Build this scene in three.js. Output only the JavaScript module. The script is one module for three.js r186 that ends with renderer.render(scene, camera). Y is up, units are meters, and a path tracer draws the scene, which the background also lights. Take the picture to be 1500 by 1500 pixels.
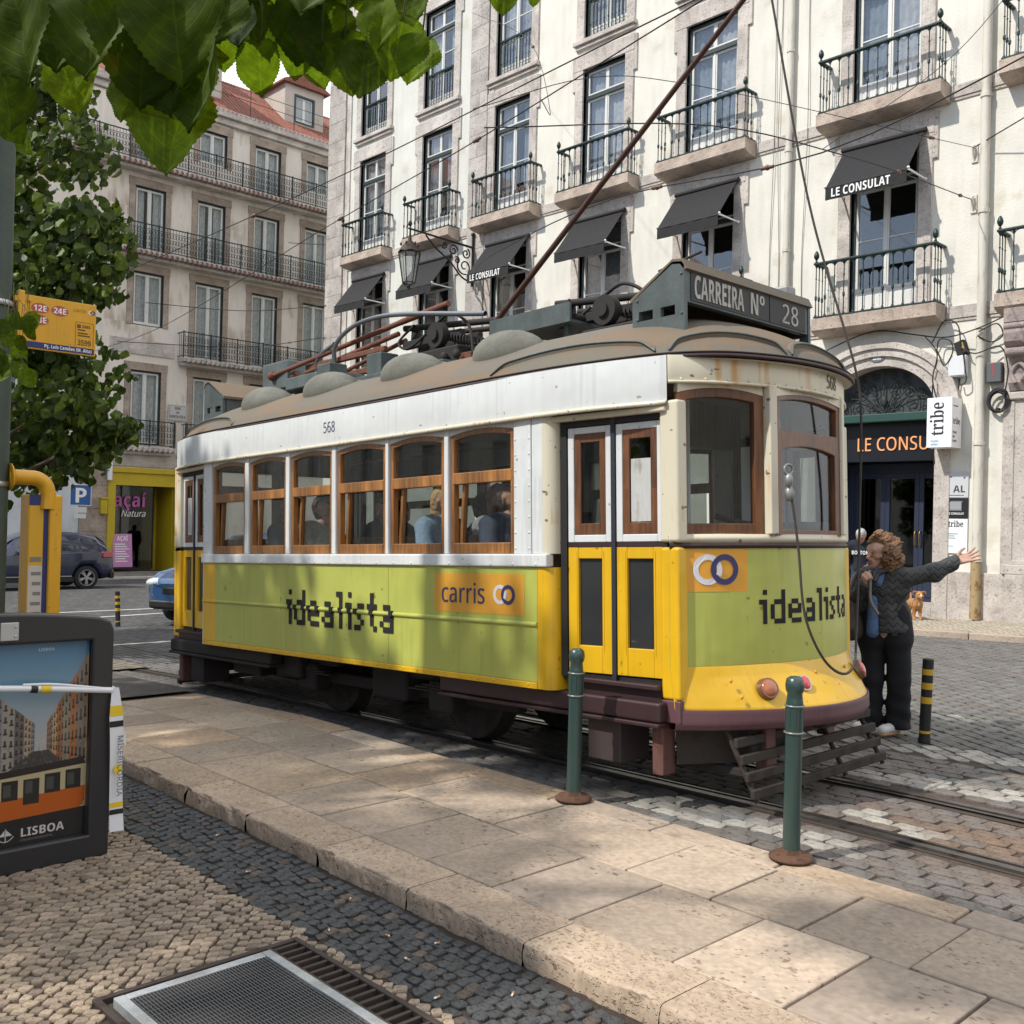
import * as THREE from 'three';
import { mergeGeometries, toCreasedNormals } from 'three/addons/utils/BufferGeometryUtils.js';
import { RoundedBoxGeometry } from 'three/addons/geometries/RoundedBoxGeometry.js';
import { FontLoader } from 'three/addons/loaders/FontLoader.js';
import { TextGeometry } from 'three/addons/geometries/TextGeometry.js';

// ---------------------------------------------------------------- camera, sky, sun, exposure
// world: x runs along the street (to the right), y up, z out of the long facade; metres
const scene = new THREE.Scene();
const camera = new THREE.PerspectiveCamera(53.78, 1, 0.05, 3000);
camera.rotation.order = 'YXZ';
camera.position.set(0, 1.62, 0);
camera.rotation.set(0.00776, 0.80865, 0.0253);
camera.updateMatrixWorld(true); camera.updateProjectionMatrix();
const renderer = new THREE.WebGLRenderer({ antialias: true });
renderer.toneMapping = THREE.LinearToneMapping;
renderer.toneMappingExposure = 1.1;
renderer.shadowMap.enabled = true;
const SUN = new THREE.Vector3(-0.225, 0.73, 0.645).normalize();
const sun = new THREE.DirectionalLight(new THREE.Color(1, 0.945, 0.855), 4.0);
sun.position.copy(SUN).multiplyScalar(70).add(new THREE.Vector3(-8, 0, -8));
sun.target.position.set(-8, 0, -8); sun.castShadow = true; sun.shadow.radius = 2.2;
Object.assign(sun.shadow.camera, { left: -45, right: 45, top: 45, bottom: -45, near: 1, far: 160 });
sun.shadow.mapSize.set(4096, 4096);
scene.add(sun, sun.target);

// ---------------------------------------------------------------- noise and random
function rng(seed) { let s = seed >>> 0; return () => { s = (s + 0x6D2B79F5) | 0; let t = Math.imul(s ^ (s >>> 15), 1 | s); t = (t + Math.imul(t ^ (t >>> 7), 61 | t)) ^ t; return ((t ^ (t >>> 14)) >>> 0) / 4294967296; }; }
const hash = (x, y, s) => { let h = Math.imul(x, 374761393) + Math.imul(y, 668265263) + Math.imul(s, 974711); h = Math.imul(h ^ (h >>> 13), 1274126177); return ((h ^ (h >>> 16)) >>> 0) / 4294967296; };
const lerp = (a, b, t) => a + (b - a) * t, clamp = (v, a = 0, b = 1) => Math.min(b, Math.max(a, v)), sst = (a, b, v) => { const t = clamp((v - a) / (b - a)); return t * t * (3 - 2 * t); };
function vn(x, y, p, s) { // value noise, period p
  const xi = Math.floor(x), yi = Math.floor(y), fx = x - xi, fy = y - yi, u = fx * fx * (3 - 2 * fx), v = fy * fy * (3 - 2 * fy);
  const m = (a) => ((a % p) + p) % p, x0 = m(xi), x1 = m(xi + 1), y0 = m(yi), y1 = m(yi + 1);
  return lerp(lerp(hash(x0, y0, s), hash(x1, y0, s), u), lerp(hash(x0, y1, s), hash(x1, y1, s), u), v);
}
function fbm(u, v, p, o, s) { let a = 0, w = 0.5, t = 0; for (let i = 0; i < o; i++) { a += w * vn(u * p, v * p, p, s + i); t += w; w *= 0.5; p *= 2; } return a / t; }
{ // the sky: bright broken cloud over pale blue
  const W = 512, H = 256, d = new Float32Array(W * H * 4);
  for (let j = 0; j < H; j++) for (let i = 0; i < W; i++) {
    const u = i / W, v = j / H, el = Math.sin((v - 0.5) * Math.PI);
    const k = clamp(el, 0, 1), c = sst(0.3, 0.53, fbm(u, v * 0.5, 6, 5, 11)), b = 1.0 - 0.25 * k;
    const cl = 1.18 + 0.5 * (fbm(u, v * 0.5, 12, 4, 31) - 0.5);
    let r = lerp(0.5 * b, cl, c), g = lerp(0.66 * b, cl * 1.005, c), bl = lerp(0.92 * b, cl * 1.03, c);
    const h = Math.exp(-k * 7); r = lerp(r, 1.0, h); g = lerp(g, 1.02, h); bl = lerp(bl, 1.06, h);
    if (el < 0) { r = 0.3; g = 0.29; bl = 0.27; }
    const q = el > 0 ? 1.16 : 1; d.set([r * q, g * q, bl * q, 1], (j * W + i) * 4);
  }
  const t = new THREE.DataTexture(d, W, H, THREE.RGBAFormat, THREE.FloatType);
  t.mapping = THREE.EquirectangularReflectionMapping; t.magFilter = THREE.LinearFilter; t.minFilter = THREE.LinearFilter; t.needsUpdate = true;
  scene.background = t; scene.environment = t; scene.environmentIntensity = 1;
}

// ---------------------------------------------------------------- names, things, parts
const used = {};
function numbered(n) { const k = used[n] = (used[n] ?? -1) + 1; return k ? n + '_' + String(k).padStart(3, '0') : n; }
function tag(o, label, category, group, kind) { if (label) o.userData.label = label; if (category) o.userData.category = category; if (group) o.userData.group = group; if (kind) o.userData.kind = kind; return o; }
function thing(name, label, category, pos = [0, 0, 0], turn = 0, group, kind) {
  const o = new THREE.Group(); o.name = numbered(name); o.position.set(...pos); o.rotation.y = turn; scene.add(o); return tag(o, label, category, group, kind);
}
// uv in metres by the dominant axis of each face
function metric(g) {
  g = g.index ? g.toNonIndexed() : g;
  const p = g.attributes.position, n = p.count, uv = new Float32Array(n * 2), a = new THREE.Vector3(), b = new THREE.Vector3(), c = new THREE.Vector3();
  for (let i = 0; i < n; i += 3) {
    a.fromBufferAttribute(p, i); b.fromBufferAttribute(p, i + 1).sub(a); c.fromBufferAttribute(p, i + 2).sub(a); b.cross(c);
    const ax = Math.abs(b.x), ay = Math.abs(b.y), az = Math.abs(b.z);
    for (let k = 0; k < 3; k++) { const x = p.getX(i + k), y = p.getY(i + k), z = p.getZ(i + k); const q = ay >= ax && ay >= az ? [x, z] : ax > az ? [z, y] : [x, y]; uv[(i + k) * 2] = q[0]; uv[(i + k) * 2 + 1] = q[1]; }
  }
  g.setAttribute('uv', new THREE.BufferAttribute(uv, 2));
  for (const k of Object.keys(g.attributes)) if (!['position', 'normal', 'uv'].includes(k)) g.deleteAttribute(k);
  if (!g.attributes.normal) g.computeVertexNormals();
  return g;
}
function geo(list, keep) {
  list = (Array.isArray(list) ? list : [list]).flat().filter(Boolean);
  if (keep) return list.length > 1 ? mergeGeometries(list.map((g) => g.index ? g.toNonIndexed() : g)) : list[0];
  return mergeGeometries(list.map(metric));
}
function part(name, list, mat, parent, pos, label) {
  const m = new THREE.Mesh(list.isBufferGeometry && list.userData.done ? list : geo(list), mat);
  m.name = parent && parent !== scene ? name : numbered(name); m.castShadow = m.receiveShadow = true;
  if (pos) m.position.set(...pos); if (label) m.userData.label = label;
  (parent || scene).add(m); return m;
}
function ready(list) { const g = geo(list); g.userData.done = true; return g; }
const V = (...a) => new THREE.Vector3(...a);
function box(w, h, d, x = 0, y = 0, z = 0) { return new THREE.BoxGeometry(w, h, d).translate(x, y, z); }
function bb(x0, x1, y0, y1, z0, z1) { return box(Math.abs(x1 - x0), Math.abs(y1 - y0), Math.abs(z1 - z0), (x0 + x1) / 2, (y0 + y1) / 2, (z0 + z1) / 2); }
function rb(x0, x1, y0, y1, z0, z1, r = 0.01) { const w = Math.abs(x1 - x0), h = Math.abs(y1 - y0), d = Math.abs(z1 - z0); return new RoundedBoxGeometry(w, h, d, 2, Math.min(r, w * 0.45, h * 0.45, d * 0.45)).translate((x0 + x1) / 2, (y0 + y1) / 2, (z0 + z1) / 2); }
function rod(a, b, r = 0.01, r2 = r, seg = 8) {
  a = V(...a); b = V(...b); const d = b.clone().sub(a), g = new THREE.CylinderGeometry(r2, r, d.length(), seg).translate(0, d.length() / 2, 0);
  return g.applyQuaternion(new THREE.Quaternion().setFromUnitVectors(V(0, 1, 0), d.normalize())).translate(a.x, a.y, a.z);
}
function tube(pts, r = 0.01, seg = 0, rs = 6, closed = false) { const c = new THREE.CatmullRomCurve3(pts.map((p) => V(...p)), closed, 'centripetal'); return new THREE.TubeGeometry(c, seg || pts.length * 6, r, rs, closed); }
function lathe(prof, seg = 16) { return new THREE.LatheGeometry(prof.map((p) => new THREE.Vector2(p[0], p[1])), seg); }
function ball(r, x, y, z, sx = 1, sy = 1, sz = 1, w = 14, h = 10) { return new THREE.SphereGeometry(r, w, h).scale(sx, sy, sz).translate(x, y, z); }
function shape(pts) { return new THREE.Shape(pts.map((p) => new THREE.Vector2(p[0], p[1]))); }
function ext(s, d, bevel = 0) { return new THREE.ExtrudeGeometry(s, { depth: d, bevelEnabled: bevel > 0, bevelSize: bevel, bevelThickness: bevel, bevelSegments: 2, curveSegments: 16 }); }
// grid surface from a function f(u,v) -> [x,y,z]
function surf(f, nu, nv) {
  const p = [], id = []; for (let j = 0; j <= nv; j++) for (let i = 0; i <= nu; i++) p.push(...f(i / nu, j / nv));
  for (let j = 0; j < nv; j++) for (let i = 0; i < nu; i++) { const a = j * (nu + 1) + i, b = a + 1, c = a + nu + 1, d = c + 1; id.push(a, b, d, a, d, c); }
  const g = new THREE.BufferGeometry(); g.setAttribute('position', new THREE.Float32BufferAttribute(p, 3)); g.setIndex(id); g.computeVertexNormals();
  return g;
}
const FONT = await new FontLoader().loadAsync('fonts/droid/droid_sans_bold.typeface.json');
const FONTR = await new FontLoader().loadAsync('fonts/droid/droid_sans_regular.typeface.json');
const FONTS = await new FontLoader().loadAsync('fonts/droid/droid_serif_bold.typeface.json');
// flat lettering fitted to a width, left-bottom at the origin, facing +z
function text(s, h, w = 0, d = 0.003, font = FONT) {
  const g = new TextGeometry(s, { font, size: h, depth: d, curveSegments: 5, bevelEnabled: false }); g.computeBoundingBox();
  const b = g.boundingBox; g.translate(-b.min.x, 0, 0); if (w) g.scale(w / (b.max.x - b.min.x), 1, 1); return g;
}
const onScreen = (x, y, z, m = 1.02) => { const v = V(x, y, z).applyMatrix4(camera.matrixWorldInverse); if (v.z > -0.1) return 0; const p = v.clone().applyMatrix4(camera.projectionMatrix); return Math.abs(p.x) < m && Math.abs(p.y) < m ? -v.z : 0; };
// ---------------------------------------------------------------- procedural materials
function dtex(n, fn, srgb = true) {
  const d = new Uint8Array(n * n * 4), o = [0, 0, 0];
  for (let j = 0; j < n; j++) for (let i = 0; i < n; i++) { const c = fn(i / n, j / n, o), k = (j * n + i) * 4; if (typeof c === 'number') d[k] = d[k + 1] = d[k + 2] = clamp(c) * 255; else { d[k] = clamp(c[0]) * 255; d[k + 1] = clamp(c[1]) * 255; d[k + 2] = clamp(c[2]) * 255; } d[k + 3] = 255; }
  const t = new THREE.DataTexture(d, n, n); t.wrapS = t.wrapT = THREE.RepeatWrapping; t.magFilter = THREE.LinearFilter; t.minFilter = THREE.LinearMipmapLinearFilter; t.generateMipmaps = true;
  if (srgb) t.colorSpace = THREE.SRGBColorSpace; t.needsUpdate = true; return t;
}
const rep = (t, sx, sy = sx) => { const c = t.clone(); c.repeat.set(1 / sx, 1 / sy); c.needsUpdate = true; return c; };
const mixc = (a, b, t) => [lerp(a[0], b[0], t), lerp(a[1], b[1], t), lerp(a[2], b[2], t)];
// neutral (mean near white) colour variation maps, multiplied by the material's own colour
const T = {};
T.mottle = dtex(512, (u, v) => { const a = fbm(u, v, 5, 6, 3), b = fbm(u, v, 40, 3, 7); const k = 0.86 + 0.2 * (a - 0.5) + 0.12 * (b - 0.5); return [k, k * (0.99 + 0.02 * a), k * (0.96 + 0.05 * a)]; });
T.plaster = dtex(512, (u, v) => { const a = fbm(u, v, 4, 6, 21), b = fbm(u * 1, v * 0.2, 24, 4, 23), s = sst(0.62, 0.85, fbm(u, v, 8, 5, 25)); const k = 0.93 + 0.1 * (a - 0.5) + 0.07 * (b - 0.5); return mixc([k, k, k], [k * 0.86, k * 0.82, k * 0.75], s * 0.4); });
T.grime = dtex(512, (u, v) => { const a = fbm(u, v, 4, 6, 41), b = fbm(u, v * 0.15, 32, 4, 43), s = sst(0.52, 0.8, a * 0.6 + b * 0.4); const k = 0.94 + 0.1 * (b - 0.5); return mixc([k, k, k], [k * 0.66, k * 0.6, k * 0.55], s * 0.6); });
T.stone = dtex(512, (u, v) => { const a = fbm(u, v, 4, 6, 51), f = fbm(u, v, 64, 2, 53), pit = sst(0.66, 0.8, fbm(u, v, 44, 3, 55)), vein = sst(0.58, 0.8, fbm(u * 1, v * 0.5, 12, 5, 57)); const k = 0.84 + 0.3 * (a - 0.5) + 0.14 * (f - 0.5); return mixc(mixc([k, k * 0.985, k * 0.97], [k * 0.84, k * 0.77, k * 0.74], vein * 0.45), [0.5, 0.44, 0.39], pit * 0.5); });
T.stoneB = dtex(512, (u, v) => { const pit = sst(0.64, 0.8, fbm(u, v, 44, 3, 55)); return 0.6 + 0.25 * (fbm(u, v, 16, 5, 59) - 0.5) - pit * 0.4; }, false);
T.slab = dtex(1024, (u, v) => { const a = fbm(u, v, 3, 6, 61), f = fbm(u, v, 90, 2, 63), pit = sst(0.7, 0.82, fbm(u * 0.75, v, 120, 2, 65)) * sst(0.4, 0.6, fbm(u, v, 7, 3, 66)), st = sst(0.68, 0.9, fbm(u, v, 9, 5, 67)); const k = 0.86 + 0.22 * (a - 0.5) + 0.16 * (f - 0.5); return mixc(mixc([k, k * 0.985, k * 0.965], [k * 0.62, k * 0.56, k * 0.52], st * 0.5), [0.38, 0.31, 0.25], pit * 0.5); });
T.slabB = dtex(512, (u, v) => 0.55 + 0.3 * (fbm(u, v, 24, 4, 69) - 0.5) - 0.4 * sst(0.7, 0.82, fbm(u * 0.75, v, 120, 2, 65)), false);
T.fine = dtex(256, (u, v) => 0.5 + 0.9 * (fbm(u, v, 24, 4, 71) - 0.5), false);
T.wood = dtex(512, (u, v) => { const g = fbm(u * 1, v * 0.06, 48, 4, 81), w = fbm(u, v, 4, 4, 83); const k = 0.72 + 0.5 * (g - 0.5) + 0.3 * (w - 0.5); return [k, k * 0.93, k * 0.85]; });
T.rust = dtex(512, (u, v) => { const a = fbm(u, v, 6, 6, 91), s = sst(0.5, 0.78, a), d = fbm(u, v * 0.2, 30, 4, 93); const k = 0.95 + 0.1 * (d - 0.5); return mixc([k, k, k], [0.62, 0.42, 0.28], s * 0.6); });
T.roof = dtex(512, (u, v) => { const a = fbm(u, v, 4, 6, 101), b = fbm(u * 0.25, v, 32, 4, 103); const s = sst(0.4, 0.64, a * 0.75 + b * 0.25); return mixc([0.7, 0.69, 0.65], [0.78, 0.68, 0.57], s * (0.5 + 0.5 * b)); });
T.paint = dtex(512, (u, v) => { const a = fbm(u, v, 3, 5, 111), s = fbm(u, v * 0.08, 40, 3, 113), c = sst(0.82, 0.86, fbm(u, v, 40, 3, 115)); const k = 0.94 + 0.09 * (a - 0.5) + 0.07 * (s - 0.5) - 0.06 * sst(0.62, 0.8, s); return mixc([k, k, k * 0.985], [0.5, 0.42, 0.34], c * 0.5); });
T.cream = dtex(512, (u, v) => { const a = fbm(u, v, 3, 5, 121), s = fbm(u, v * 0.12, 30, 4, 123), c = sst(0.58, 0.8, 0.5 * s + 0.5 * a), d = sst(0.8, 0.83, fbm(u, v, 40, 3, 125)); const k = 0.93; return mixc(mixc([k, k, k], [0.86, 0.62, 0.36], c * 0.8), [0.36, 0.28, 0.22], d * 0.7); });
T.asph = dtex(512, (u, v) => { const f = fbm(u, v, 100, 2, 131), a = fbm(u, v, 5, 5, 133); const k = 0.8 + 0.4 * (f - 0.5) + 0.25 * (a - 0.5); return [k, k, k * 1.01]; });
T.cobfar = dtex(512, (u, v) => { const n = 16, y = v * n, r = Math.floor(y), x = u * n + (r % 2) * 0.5, c = Math.floor(x), fx = x - c, fy = y - r, e = Math.min(fx, 1 - fx, fy, 1 - fy) + 0.05 * (fbm(u, v, 40, 2, 5) - 0.5); const k = 0.7 + 0.3 * hash(c % n, r % n, 3); const s = sst(0.03, 0.12, e); return [k * lerp(0.35, 1, s), k * lerp(0.32, 1, s), k * lerp(0.3, 1, s)]; });
T.leaf = dtex(512, (u, v) => { const x = Math.abs(u - 0.5), mid = Math.exp(-x * 130), q = (v + 0.1 * Math.sin(x * 6) - x * 1.1) * 6.5, ve = Math.exp(-Math.pow(Math.abs(q - Math.round(q)) * 26, 2)), q2 = (v + x * 1.6) * 30, v2 = Math.exp(-Math.pow(Math.abs(q2 - Math.round(q2)) * 7, 2)); const k = 0.74 + 0.3 * (fbm(u, v, 8, 4, 141) - 0.5) + 0.22 * Math.max(mid, ve * 0.75, v2 * 0.16); return [k, k, k * 0.85]; });
T.leafB = dtex(512, (u, v) => { const x = Math.abs(u - 0.5), mid = Math.exp(-x * 90), q = (v + 0.1 * Math.sin(x * 6) - x * 1.1) * 6.5, ve = Math.exp(-Math.pow(Math.abs(q - Math.round(q)) * 16, 2)); return 0.55 + 0.3 * Math.max(mid, ve * 0.6) + 0.25 * (fbm(u, v, 16, 3, 143) - 0.5); }, false);
T.dent = dtex(256, (u, v) => fbm(u, v, 5, 3, 161), false);
T.cloth = dtex(256, (u, v) => { const k = 0.85 + 0.25 * (fbm(u, v, 10, 4, 151) - 0.5) + 0.12 * (hash(Math.floor(u * 256), Math.floor(v * 256), 5) - 0.5); return [k, k, k]; });
T.clothB = dtex(256, (u, v) => fbm(u, v, 6, 4, 153), false);
function lin(c) { return Array.isArray(c) ? new THREE.Color().setRGB(c[0], c[1], c[2]) : new THREE.Color(c); }
function mat(c, rough = 0.8, o = {}) {
  const P = o.physical || o.transmission !== undefined || o.clearcoat !== undefined || o.sheen !== undefined; delete o.physical;
  const m = new (P ? THREE.MeshPhysicalMaterial : THREE.MeshStandardMaterial)({ color: lin(c), roughness: rough, ...o }); return m;
}
const M = {
  plaster: mat([0.83, 0.805, 0.72], 0.95, { map: rep(T.plaster, 3.1), bumpMap: rep(T.fine, 0.6), bumpScale: 0.004 }),
  plasterW: mat([0.76, 0.76, 0.7], 0.95, { map: rep(T.plaster, 3.7), bumpMap: rep(T.fine, 0.6), bumpScale: 0.004 }),
  greyWall: mat([0.82, 0.755, 0.675], 0.95, { map: rep(T.grime, 4.3), bumpMap: rep(T.fine, 0.7), bumpScale: 0.004 }),
  paleWall: mat([0.68, 0.71, 0.75], 0.95, { map: rep(T.plaster, 3.3) }),
  stone: mat([0.74, 0.7, 0.66], 0.85, { map: rep(T.stone, 1.3), bumpMap: rep(T.stoneB, 1.3), bumpScale: 0.006 }),
  stoneW: mat([0.76, 0.735, 0.7], 0.85, { map: rep(T.stone, 1.7), bumpMap: rep(T.stoneB, 1.7), bumpScale: 0.006 }),
  stoneB: mat([0.52, 0.44, 0.37], 0.9, { map: rep(T.stone, 1.1), bumpMap: rep(T.stoneB, 1.1), bumpScale: 0.006 }),
  stoneP: mat([0.66, 0.56, 0.48], 0.85, { map: rep(T.stone, 0.9), bumpMap: rep(T.stoneB, 0.9), bumpScale: 0.008 }),
  iron: mat([0.018, 0.03, 0.03], 0.5, { metalness: 0.2 }),
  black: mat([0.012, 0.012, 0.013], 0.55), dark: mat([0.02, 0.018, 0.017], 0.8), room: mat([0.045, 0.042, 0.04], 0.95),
  frameDark: mat([0.025, 0.042, 0.043], 0.45), frameW: mat([0.78, 0.78, 0.77], 0.4, { map: rep(T.paint, 1.5) }),
  curtain: mat([0.7, 0.7, 0.68], 0.95, { map: rep(T.cloth, 0.8) }),
  glass: mat([0.9, 0.93, 0.94], 0.02, { transmission: 1, thickness: 0, ior: 1.5 }),
  glassD: mat([0.42, 0.46, 0.47], 0.03, { transmission: 1, thickness: 0, ior: 1.6 }),
  glassFar: mat([0.3, 0.33, 0.35], 0.08, { physical: true, ior: 1.6 }),
  steel: mat([0.42, 0.42, 0.43], 0.35, { metalness: 0.9 }), galv: mat([0.36, 0.37, 0.38], 0.5, { metalness: 0.6, map: rep(T.mottle, 0.4) }),
  whitePipe: mat([0.72, 0.69, 0.6], 0.6, { map: rep(T.grime, 1.2) }), white: mat([0.78, 0.78, 0.77], 0.45), paper: mat([0.8, 0.8, 0.79], 0.8),
  brass: mat([0.55, 0.36, 0.12], 0.3, { metalness: 0.9 }),
  tile: mat([0.3, 0.115, 0.08], 0.85, { map: rep(T.mottle, 0.7) }),
};
// ---------------------------------------------------------------- ground, street, pavements
const GX = [[-400, -2.2], [-60, -0.95], [-37, -0.78], [-30, -0.68], [-24, -0.5], [-17, -0.39], [-12.6, -0.32], [-9.3, -0.165], [-5.8, -0.065], [-2.8, 0], [400, 0]];
const g = (x) => { for (let i = 1; i < GX.length; i++) if (x <= GX[i][0]) { const a = GX[i - 1], b = GX[i]; return lerp(a[1], b[1], (x - a[0]) / (b[0] - a[0])); } return 0; };
const pv = (x) => x > -7 ? 0 : Math.max(g(x) + 0.0, (x + 7) * 0.045); // pavement level
function sheet(x0, x1, z0, z1, dy, n = 60, hf = g) { return surf((u, v) => { const x = lerp(x0, x1, u), z = lerp(z1, z0, v); return [x, hf(x) + dy, z]; }, n, 4); }
{
  const xs = [-400, -200, -100, -60, -50, -44, -37, -30, -24, -20, -17, -14, -12.6, -11, -9.3, -7.5, -5.8, -4.3, -2.8, 0, 10, 40, 400];
  tag(part('ground', surf((u, v) => { const i = Math.round(u * (xs.length - 1)); return [xs[i], g(xs[i]) - 0.16, lerp(400, -400, v)]; }, xs.length - 1, 2), mat([0.07, 0.068, 0.066], 0.95, { map: rep(T.asph, 2.3) }), scene), 'broad dark ground under the streets and pavements reaching the horizon', 'ground', null, 'structure');
}
tag(part('road', sheet(-37, -12.2, -26, -5.3, 0.0), mat([0.135, 0.137, 0.14], 0.85, { map: rep(T.cobfar, 1.9), bumpMap: rep(T.fine, 0.5), bumpScale: 0.004 }), scene), 'grey road of small setts where the cars stop behind the tram', 'road', null, 'structure');
{ // painted lines on the far road
  const wp = mat([0.62, 0.61, 0.58], 0.8, { map: rep(T.grime, 0.8) });
  const ln = (x0, z0, x1, z1, w) => { const dx = x1 - x0, dz = z1 - z0, L = Math.hypot(dx, dz), nx = -dz / L * w / 2, nz = dx / L * w / 2; return surf((u, v) => { const x = lerp(x0, x1, u) + nx * (v * 2 - 1), z = lerp(z0, z1, u) + nz * (v * 2 - 1); return [x, g(x) + 0.006, z]; }, 20, 1); };
  const t = thing('road_marking', 'worn white lines painted on the road near the blue cars', 'road marking', [0, 0, 0], 0, null, 'structure');
  part('line', ln(-20.6, -7.0, -20.6, -12.5, 0.14), wp, t); part('line', ln(-19.0, -6.4, -20.0, -12.5, 0.14), wp, t); part('line', ln(-14.6, -5.6, -14.6, -11, 0.12), wp, t);
}
// stones: a few irregular outlines, each with a chamfered worn top
const R1 = rng(77);
function stoneGeo(jit, cut, dome) {
  const o = [], c = [[-1, -1], [1, -1], [1, 1], [-1, 1]].map(([x, z]) => [x * 0.5 + (R1() - 0.5) * jit, z * 0.5 + (R1() - 0.5) * jit]);
  for (let i = 0; i < 4; i++) { const a = c[i], p = c[(i + 3) % 4], n = c[(i + 1) % 4]; for (const q of [p, n]) o.push([lerp(a[0], q[0], cut * (0.7 + R1() * 0.6)), lerp(a[1], q[1], cut * (0.7 + R1() * 0.6))]); }
  const N = 8, p = [], id = [], ring = (k, y) => { for (const q of o) p.push(q[0] * k, y, q[1] * k); };
  ring(1, -0.5); ring(0.99, -0.055); ring(0.945, 0); p.push(0, dome, 0);
  for (let r = 0; r < 2; r++) for (let i = 0; i < N; i++) { const a = r * N + i, b = r * N + (i + 1) % N; id.push(a, a + N, b, b, a + N, b + N); }
  for (let i = 0; i < N; i++) id.push(2 * N + i, 3 * N, 2 * N + (i + 1) % N);
  let gg = new THREE.BufferGeometry(); gg.setAttribute('position', new THREE.Float32BufferAttribute(p, 3)); gg.setIndex(id); gg = toCreasedNormals(gg.toNonIndexed(), 0.32);
  return gg;
}
// lays stones: list of [x,y,z,turn,sx,sy,sz,colour]; the ones that show largest become parts, the rest one mass
function lay(parent, name, stones, variants, rough, keep = 300, bs = 0.1) {
  const base = Array.from({ length: 5 }, () => { const q = stoneGeo(variants[0], variants[1], variants[2]); return q; });
  const metr = base.map((q) => { const w = metric(q.clone()); w.userData.done = true; return w; });
  const cols = []; const mats = {};
  const pick = (c) => { const k = c.map((v) => Math.round(Math.pow(v, 0.45) * 22)).join(); return mats[k] ||= mat(c, rough, { bumpMap: rep(T.stoneB, 3.2), bumpScale: 0.02, map: rep(T.mottle, 4.7) }); };
  const vis = stones.map((s, i) => [onScreen(s[0], s[1], s[2], 0.99), i]).filter((q) => q[0] > 0).sort((a, b) => a[0] - b[0]).slice(0, keep);
  const on = new Set(vis.map((q) => q[1]));
  for (const [, i] of vis) { const s = stones[i], m = new THREE.Mesh(metr[i % 5], pick(s[7])); m.name = name; m.position.set(s[0], s[1], s[2]); m.rotation.y = s[3]; m.scale.set(s[4], s[5], s[6]); m.castShadow = m.receiveShadow = true; parent.add(m); }
  const restM = mat([1, 1, 1], rough, { bumpMap: rep(T.stoneB, 3.2), bumpScale: 0.02, map: rep(T.mottle, 4.7) });
  const rest = stones.map((s, i) => i).filter((i) => !on.has(i)), q = new THREE.Object3D(), col = new THREE.Color();
  for (let k = 0; k < 5; k++) {
    const r = rest.filter((i) => i % 5 === k); if (!r.length) continue;
    const im = new THREE.InstancedMesh(metr[k], restM, r.length); im.name = name + '_mass'; im.userData.kind = 'stuff'; im.castShadow = im.receiveShadow = true;
    r.forEach((i, j) => { const s = stones[i]; q.position.set(s[0], s[1], s[2]); q.rotation.set(0, s[3], 0); q.scale.set(s[4], s[5], s[6]); q.updateMatrix(); im.setMatrixAt(j, q.matrix); im.setColorAt(j, col.setRGB(...s[7])); });
    parent.add(im);
  }
}
const vary = (c, a, r) => { const k = 1 + (r() - 0.5) * a; return [c[0] * k, c[1] * k * (1 + (r() - 0.5) * 0.05), c[2] * k * (1 + (r() - 0.5) * 0.08)]; };
const LOW = -0.085; // the cobbled footway lies a step below the slab platform
{ // pale limestone footway, rows laid on the diagonal
  const r = rng(5), w = thing('cobbled_footway', 'pale limestone cobble footway around the floor grate and advert box', 'footway', [0, 0, 0], 0, null, 'structure'), st = [];
  part('joint_bed', sheet(-14, 6, -2.76, 6, 0, 30, (x) => LOW - 0.011 + (x < -7 ? (x + 7) * 0.045 : 0)), mat([0.075, 0.055, 0.042], 1, { map: rep(T.asph, 0.6) }), w);
  const p = 0.053, a = 0.86, ca = Math.cos(a), sa = Math.sin(a);
  for (let i = -180; i < 180; i++) for (let j = -180; j < 180; j++) {
    const u = i * p + (j % 2) * p * 0.5 + (r() - 0.5) * 0.02, v = j * p * 0.86 + (r() - 0.5) * 0.013 + 0.028 * Math.sin(i * 0.35 + j * 0.07), x = -4.2 + u * ca - v * sa, z = -1 + u * sa + v * ca;
    if (z < -2.27 || z > 0.2 || x < -9 || x > -1.4) continue; if (x > -3.5 && z > -2.21 && z < -1.38) continue;
    const dirt = hash(i, j, 9) > 0.93 ? 0.7 : 1, c = vary([0.4 * dirt, 0.305 * dirt, 0.225 * dirt], 0.5, r);
    st.push([x, LOW - 0.004 + r() * 0.005 + (x < -7 ? (x + 7) * 0.045 : 0), z, -a + (r() - 0.5) * 0.3, p * (0.8 + r() * 0.22), 0.06, p * 0.86 * (0.78 + r() * 0.2), c]);
  }
  lay(w, 'cobblestone', st, [0.36, 0.13, 0.03], 0.75);
}
{ // dark basalt band along the kerb
  const r = rng(6), w = thing('basalt_band', 'dark basalt cobble band running along the foot of the slab platform kerb', 'paving band', [0, 0, 0], 0, null, 'structure'), st = [], p = 0.062;
  for (let i = 0; i < 138; i++) for (let j = 0; j < 8; j++) {
    const x = -9.6 + i * p + (j % 2) * 0.04 + (r() - 0.5) * 0.02, z = -2.3 - j * 0.056 + (r() - 0.5) * 0.012 + 0.012 * Math.sin(i * 0.5);
    const d = r(); st.push([x, LOW - 0.004 + r() * 0.006 + (x < -7 ? (x + 7) * 0.045 : 0), z, (r() - 0.5) * 0.5, p * (0.82 + r() * 0.16), 0.06, 0.056 * (0.84 + r() * 0.16), vary(d > 0.93 ? [0.13, 0.1, 0.08] : [0.068, 0.07, 0.075], 0.5, r)]);
  }
  lay(w, 'cobblestone', st, [0.42, 0.14, 0.04], 0.62);
}
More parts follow.
